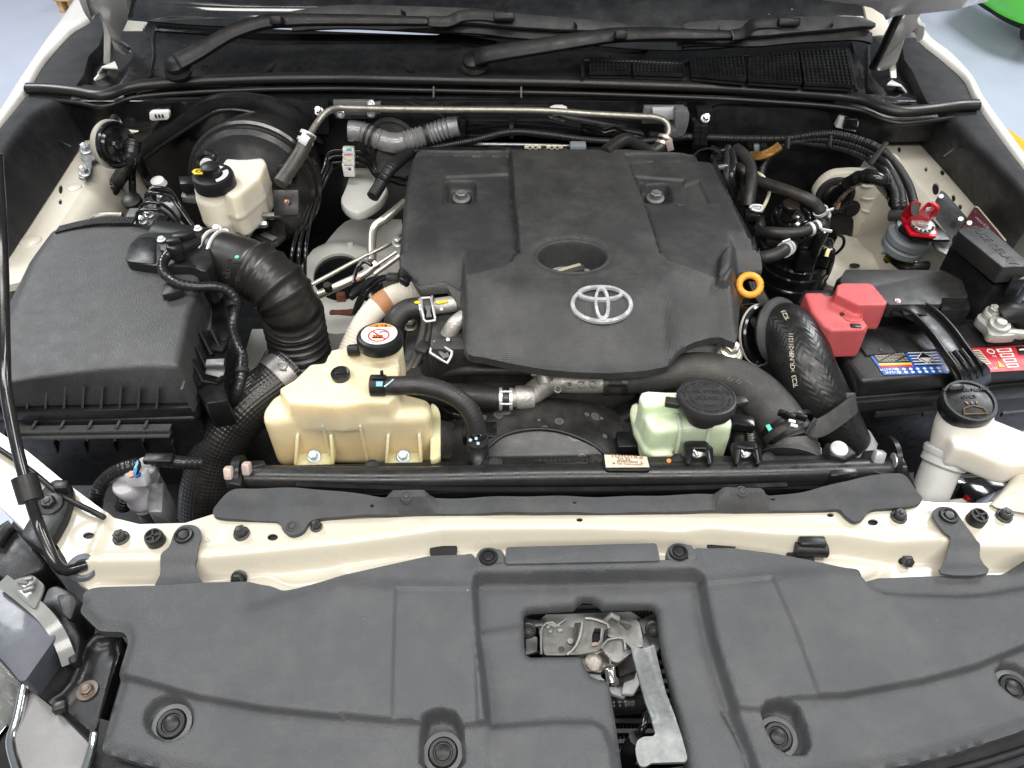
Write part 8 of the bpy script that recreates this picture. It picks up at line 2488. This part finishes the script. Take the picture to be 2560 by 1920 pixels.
 for x, y, z, a in ((1480,830,.045,28),(1440,1085,.04,-22),(930,1220,.03,30),(545,805,.035,0)):
  box('clamp_ear', P('Z2', x, y, z),(.017,.003,.005),'clamp_white', h, rot=RZ(a), bev=.001)
 tube('clamp_frame', PL('Z2', [(475,790,.035),(520,765,.036),(640,775,.036),(615,845,.032),(520,835,.032),(475,790,.035)],0),.0022,'clamp_white', h, seg=8, spline=False)
 tube('pale_hose_edge', PL('Z2', [(560,360,.04),(650,420,.045),(715,560,.03),(700,680,.02),(620,840,.02)],0),.0032,'pale_cream_line', h, seg=8)
 # crowded dark plumbing along the right edge of the engine cover
 k = thing('engine_plumbing','tangle of thin dark hoses along the right side of engine cover','hoses', P('Z2',300,400,.0))
 for i, pts in enumerate(([(200,40,.06),(190,200,.05),(180,420,.04),(240,650,.0)], [(250,80,.06),(280,260,.05),(240,420,.04),(300,640,.0)], [(330,280,.05),(390,340,.05),(410,480,.03),(360,700,.0)],
       [(0,40,.05),(100,90,.055),(220,60,.06),(330,100,.06)], [(420,560,.03),(420,700,.02),(380,820,.0)], [(520,880,.0),(600,1000,.0),(560,1100,-.01)], [(560,1060,0),(700,1180,.0),(900,1200,-.01),(1100,1250,-.02)])):
  tube('hose', PL('Z2', pts,0),(.007,.0065,.008,.004,.008,.01,.008)[i],('rubber','tape_black','rubber','tape_black','rubber','rubber','satin_black')[i], k, seg=14)
 for x, y, z in ((120,290,.04),(60,200,.04),(500,900,.02),(760,1230,.0),(700,1290,-.01),(560,950,.0)):
  box('fitting', P('Z2', x, y, z),(.026,.02,.014),'gloss_black', k, rot=RZ(random.uniform(-30,30)), bev=.003)
 box('silver_fitting', P('Z2',130,290,.05),(.02,.008,.008),'zinc', k, rot=RZ(15), bev=.002)
 ribbon('foil_wrap', PL('Z2', [(480,150,.02),(620,150,.03),(760,90,.04),(860,20,.05)],0),.016,.006,'gold_foil', k, wdir=Vector((0,1,.6)))
 tube('thin_wire', PL('T3', [(90,1000,.09),(130,965,.1),(200,955,.1),(260,990,.09)],0),.002,'pipe_black', k, seg=6)
 for i in range(3):
  vplate('grey_duct','T3', [(430 + i * 45,935),(475 + i * 45,930),(480 + i * 45,985),(440 + i * 40,1000)],1.36 - i * .01,.02,'sounder_grey' if i % 2 else 'satin_black', k, bev=.004)
mat('knob_bronze',(.05,.04,.035),.25, metal=.7, var=.2)
mat('clamp_white',(.72,.73,.74),.35, metal=.2, var=.08)
mat('pale_cream_line',(.7,.66,.5),.4)
mat('gold_foil',(.45,.24,.07),.25, metal=.7, bump=1, bscale=90, var=.4)
fuel_filter()
def washer_filler():
 t = thing('washer_filler','white washer fluid filler neck with flip-top black cap','filler', P('M4',1500,1500,-.06))
 bm = bmesh.new()
 cz = P('M4',1765,1030,.05)
 r = SZ('M4',150, cz)
 low = P('M4',1650,1260,-.005)
 rings = []
 N_ = 28
 for f, rr in ((0,1.0),(.25,1.02),(.5,1.0),(.8,.9),(1.0,.82),(1.08,.8)):
  c = cz.lerp(low, f)
  rings.append([c + Vector((r * rr * math.cos(a), r * rr * math.sin(a),0)) for a in (2 * math.pi * i / N_ for i in range(N_))])
 loft_bm(rings[::-1], bm=bm)
 arm = PL('M4', [(1640,1180),(1760,1050),(1900,1080),(2098,1160),(2300,1230),(2330,1430),(2098,1355),(2040,1370),(1960,1350),(1760,1270),(1680,1260)],.03)
 loft_bm([[p + Vector((0,0,-.04)) for p in arm], arm], bev=.006, seg=3, bm=bm)
 o = obj('neck', bm,'washer_plastic', t,60)
 fuse(o,.0026,5,.5)
 a, b = P('M4',1640,1280,-.01), P('M4',1500,1600,-.07)
 d = (b - a).normalized()
 lathe('collar', [(.0275,0),(.029,.002),(.029,.008),(.027,.011),(.0275,.02),(.024,.023)], a - d * .0, d,'cloudy_tube', t,36)
 tube('tube', [a + d * .02, b, b + d * .08],.0235,'cloudy_tube', t, seg=30, spline=False)
 # cap: rimmed lid with hinge strap and thumb tab, slightly tilted
 ax = Vector((-.06,-.16,1)).normalized()
 cc = P('M4',1765,985,.064)
 rc = SZ('M4',158, cc)
 cap = lathe('cap', [(rc * .9,-.022),(rc * .98,-.018),(rc,-.006),(rc,.0),(rc * .96,.003),(rc * .86,.003),(rc * .84,.001),(rc * .5,.002),(0,.003)], cc, ax,'satin_black', t,48)
 M = axis_m(cc + ax * .0032, ax)
 plate('cap_tab', catmull(PL('M4', [(1650,880,.075),(1720,875,.075),(1735,905,.073),(1650,910,.073)],0),3, True),.008,'satin_black', cap, bev=.002)
 plate('cap_tab', catmull(PL('M4', [(1810,1090,.055),(1900,1060,.055),(1925,1030,.056),(1905,1085,.054),(1850,1098,.053)],0),3, True),.008,'satin_black', cap, bev=.002)
 ftext('cap_print','WASHER FLUID', M @ TR((0,.016,0)),.0072,'cap_print', cap, ex=.0006, sx=1.1)
 ftext('cap_print','ONLY', M @ TR((0,.005,0)),.0068,'cap_print', cap, ex=.0006)
 tube('spray_symbol', [M @ Vector(p) for p in ((-.012,-.012,0),(-.014,-.02,0),(.014,-.02,0),(.012,-.012,0),(0,-.008,0),(-.012,-.012,0))],.0008,'brass_dull', cap, seg=6, spline=False, ds=.002)
 for x in (-.006,0,.006):
  box('spray_symbol', M @ Vector((x,-.004,0)),(.0015,.004,.0012),'brass_dull', cap, rot=RZ(x * -3000), bev=0)
 random.seed(3)
mat('brass_dull',(.16,.1,.04),.35)
washer_filler()
def right_void():
 t = thing('lamp_wiring','black wiring plugs behind the right headlamp near the washer tube','wiring', P('M4',1820,1560,-.1))
 tube('loom', PL('M4', [(1600,1530,-.1),(1740,1570,-.09),(1850,1540,-.08),(1960,1500,-.07),(2060,1450,-.06)],0),.012,'tape_black', t)
 for x, y in ((1800,1545),(1900,1500)):
  box('plug', P('M4', x, y,-.07),(.036,.028,.024),'gloss_black', t, rot=RZ(24), bev=.003)
 box('red_seal', P('M4',1752,1572,-.07),(.008,.014,.012),'red_plastic', t, bev=.002)
 lathe('shiny_screw', [(.008,0),(.006,.004),(0,.005)], P('M4',1705,1480,-.1),(0,-.5,1),'chrome', t,14)
 for y in (1455,1500,1530):
  tube('pipe', PL('M4', [(1440, y - 10,-.13),(1700, y,-.13),(1980, y - 30,-.12)],0),.008,'satin_black', t, seg=8)
 plate('inner_lip', PL('M4', [(1570,1590),(1720,1570),(1760,1595),(1580,1615)],-.06),.01,'cream_inner', t, bev=.002)
 p = thing('inner_wing','cream body panel curving down at the right front corner','panel', P('M4',2040,1520,-.02))
 rows = [PL('M4', [(1880,1620,-.0),(1990,1500,.0),(2060,1410,.004),(2160,1330,.01)],0), PL('M4', [(1960,1640,.004),(2050,1540,.008),(2120,1440,.012),(2220,1360,.015)],0), PL('M4', [(2200,1680,.006),(2200,1600,.01),(2250,1500,.012),(2300,1420,.015)],0)]
 surf('panel_face', [[q + Vector((0,0,-.04)) for q in rows[0]]] + rows,'cream_paint', p, n=4)
right_void()
# ================================================================== along the firewall
def heater_pipe():
 t = thing('heater_pipe','long dull metal heater pipe running across the firewall under the seal','pipe', PY('T2',800,700,1.33))
 Y = FWY - .07
 pts = [PY('T1',1985,880, Y - .05), PY('T1',2040,790, Y - .02), PY('T1',2110,715, Y), PY('T1',2200,690, Y), PY('T2',40,694, Y), PY('T2',400,702, Y), PY('T2',800,706, Y), PY('T2',1300,712, Y), PY('T2',1600,732, Y), PY('T2',1900,748, Y), PY('T2',2030,756, Y), PY('T2',2100,790, Y - .005), PY('T2',2115,850, Y - .015), PY('T2',2090,890, Y - .02)]
 tube('pipe', pts,.006,'pipe_metal', t, seg=18, ds=.006)
 lp = [PY('T1',1985,865, Y - .05), PY('T1',1940,970, Y - .07), PY('T1',1870,1080, Y - .1), PY('T1',1800,1180, Y - .13)]
 tube('left_hose', lp,.0128,'hose_worn', t, seg=20)
 d = (lp[1] - lp[0]).normalized()
 c = PY('T1',1972,885, Y - .052)
 for s in (-.006,.007):
  lathe('clamp', [(.013,-.003),(.0148,-.003),(.0148,.003),(.013,.003),(.013,-.003)], c + d * s, d,'clamp_white', t,26)
 box('clamp_face', c + Vector((0,-.018,.006)),(.016,.003,.018),'clamp_white', t, rot=RX(-30) @ RY(35), bev=.002)
 rp = [PY('T2',2095,885, Y - .02), PY('T2',2070,940, Y - .03), PY('T2',1990,975, Y - .04), PY('T2',1910,935, Y - .05), PY('T2',1840,900, Y - .06), PY('T2',1770,930, Y - .08), PY('T2',1700,985, Y - .11)]
 tube('right_hose', rp,.012,'rubber_hose', t, seg=20)
 d = (rp[1] - rp[0]).normalized()
 for s in (.0,.011):
  lathe('clamp', [(.0122,-.0025),(.014,-.0025),(.014,.0025),(.0122,.0025),(.0122,-.0025)], rp[0] + d * (s + .002), d,'copper_pale', t,26)
 box('clamp_ear', PY('T2',2120,935, Y - .04),(.012,.006,.02),'copper_pale', t, rot=RY(-20), bev=.001)
 # blanket-like shield end and brackets
 k = vplate('heat_shield','T2', [(2150,720),(2190,705),(2250,720),(2240,800),(2215,870),(2150,890),(2085,860),(2110,840),(2160,835)], Y - .01,.02,'galvanised', t, bev=.006, fil=.006)
 for i, pts2 in enumerate(([(2010,705),(2160,700),(2165,770),(2100,775),(2010,740)],)):
  vplate('pipe_bracket','T2', pts2, Y + .02,.012,'grey_plastic', t, bev=.002)
 vplate('pipe_bracket','T2', [(-40,712),(260,660),(262,735),(150,745),(-40,745)], Y + .02,.01,'galvanised', t, bev=.002)
 for x, y in ((5,735),(200,730),(200,672)):
  bolt('bracket_bolt', PY('T2', x, y, Y + .018),(0,-.9,.4),.0055,.008,'zinc', t)
mat('hose_worn',(.07,.062,.055),.4, metal=.1, bump=.15, var=.25, dust=.2)
mat('copper_pale',(.7,.58,.54),.35, metal=.5)
heater_pipe()
def taped_duct():
 t = thing('taped_harness','grey tape wrapped corrugated harness bowed above the engine cover','harness', PY('T2',400,860,1.3))
 Y = FWY - .06
 pts = [PY('T2',55,840, Y), PY('T2',140,848, Y), PY('T2',250,895, Y - .01), PY('T2',350,920, Y - .015), PY('T2',450,900, Y - .01), PY('T2',580,860, Y), PY('T2',690,825, Y), PY('T2',765,812, Y)]
 def rf(s, T):
  u = s / T
  smooth = 1 if (u < .12 or .3 < u < .5 or u > .93) else 0
  return 1 + (.02 * math.sin(s * 300) + .02 * math.sin(s * 170) if smooth else .075 * math.sin(2 * math.pi * s / .0078))
 tube('sleeve', pts,.0185,'tape_silver', t, seg=22, ds=.0013, rf=rf)
 path = catmull(pts,10)
 for i in (48,14,17):
  d = (path[i + 1] - path[i - 1]).normalized()
  lathe('black_band', [(.0192,-.003),(.0208,-.003),(.0208,.003),(.0192,.003),(.0192,-.003)], path[i], d,'rubber', t,26)
 vplate('end_plate','T2', [(770,770),(810,770),(800,890),(775,890)], Y - .008,.03,'gloss_black', t)
 lathe('rear_disc', [(.05,0),(.05,.004),(.044,.005),(.044,.002),(0,.002)], PY('T2',330,920, Y + .04),(0,-1,.1),'rubber_grey', t,40)
 lathe('lower_disc', [(.042,0),(.044,.02),(.036,.03),(0,.03)], PY('T2',370,1020, Y + .02),(0,-.9,.4),'dark_iron', t,30)
 c = thing('thin_conduit','thin ribbed black conduit hung by a tie above the engine cover','conduit', PY('T2',1100,840,1.3))
 Y2 = FWY - .07
 p = [P('T2',210,1265,.05), P('T2',270,1170,.06), P('T2',340,1070,.075), PY('T2',440,985, Y2 - .02), PY('T2',600,950, Y2), PY('T2',850,905, Y2), PY('T2',1090,850, Y2), PY('T2',1300,862, Y2), PY('T2',1600,900, Y2), PY('T2',1850,912, Y2), PY('T2',2060,900, Y2), PY('T2',2230,880, Y2), PY('T3',60,885, Y2)]
 tube('conduit', p,.006,'conduit', c, seg=14, ds=.0009, rf=corrug(.0042,.09))
 tube('sleeve', p[:4],.0105,'conduit', c, seg=14, ds=.0011, rf=corrug(.005,.06))
 tube('sleeve', [P('T2',250,1130,.06), P('T2',290,1050,.07)],.009,'rubber', c)
 box('cable_tie', PY('T2',1103,800, Y2 + .01),(.0075,.006,.05),'rubber_grey', c, rot=RX(-8), bev=.001)
 box('tie_head', PY('T2',1103,765, Y2 + .01),(.011,.01,.013),'rubber', c, bev=.001)
 # small bright clips peeping over the cover's rear edge
 e = thing('injector_rail','dark metal rail with small pale clips behind the engine cover','rail', PY('T2',1300,950,1.3))
 tube('rail', [PY('T2',780,925, Y2 + .01), PY('T2',1200,930, Y2 + .01), PY('T2',1540,940, Y2 + .01)],.003,'clamp_metal', e, seg=8)
 box('rail_body', PY('T2',1150,975, Y2 - .02),(.36,.02,.012),'dark_void', e, bev=.004)
 for x in (1240,1380):
  box('rail_clip', PY('T2', x,945, Y2 - .03),(.03,.004,.004),'pale_cream_line', e, bev=0)
  for dx in (-18,18):
   box('rail_clip', PY('T2', x + dx,955, Y2 - .03),(.004,.004,.012),'pale_cream_line', e, bev=0)
 box('grey_plug', PY('T2',1530,940, Y2 - .02),(.03,.02,.012),'sounder_grey', e, bev=.003)
 for i in range(5):
  tube('cable', [PY('T2',880 + i * 120,990, Y2 - .03), PY('T2',960 + i * 110,960 + (i % 2) * 12, Y2 - .01), PY('T2',1100 + i * 120,965, Y2 - .02)],.005,'rubber', e, seg=8)
mat('tape_silver',(.22,.22,.225),.28, metal=.2, bump=.5, bscale=70, var=.15)
taped_duct()
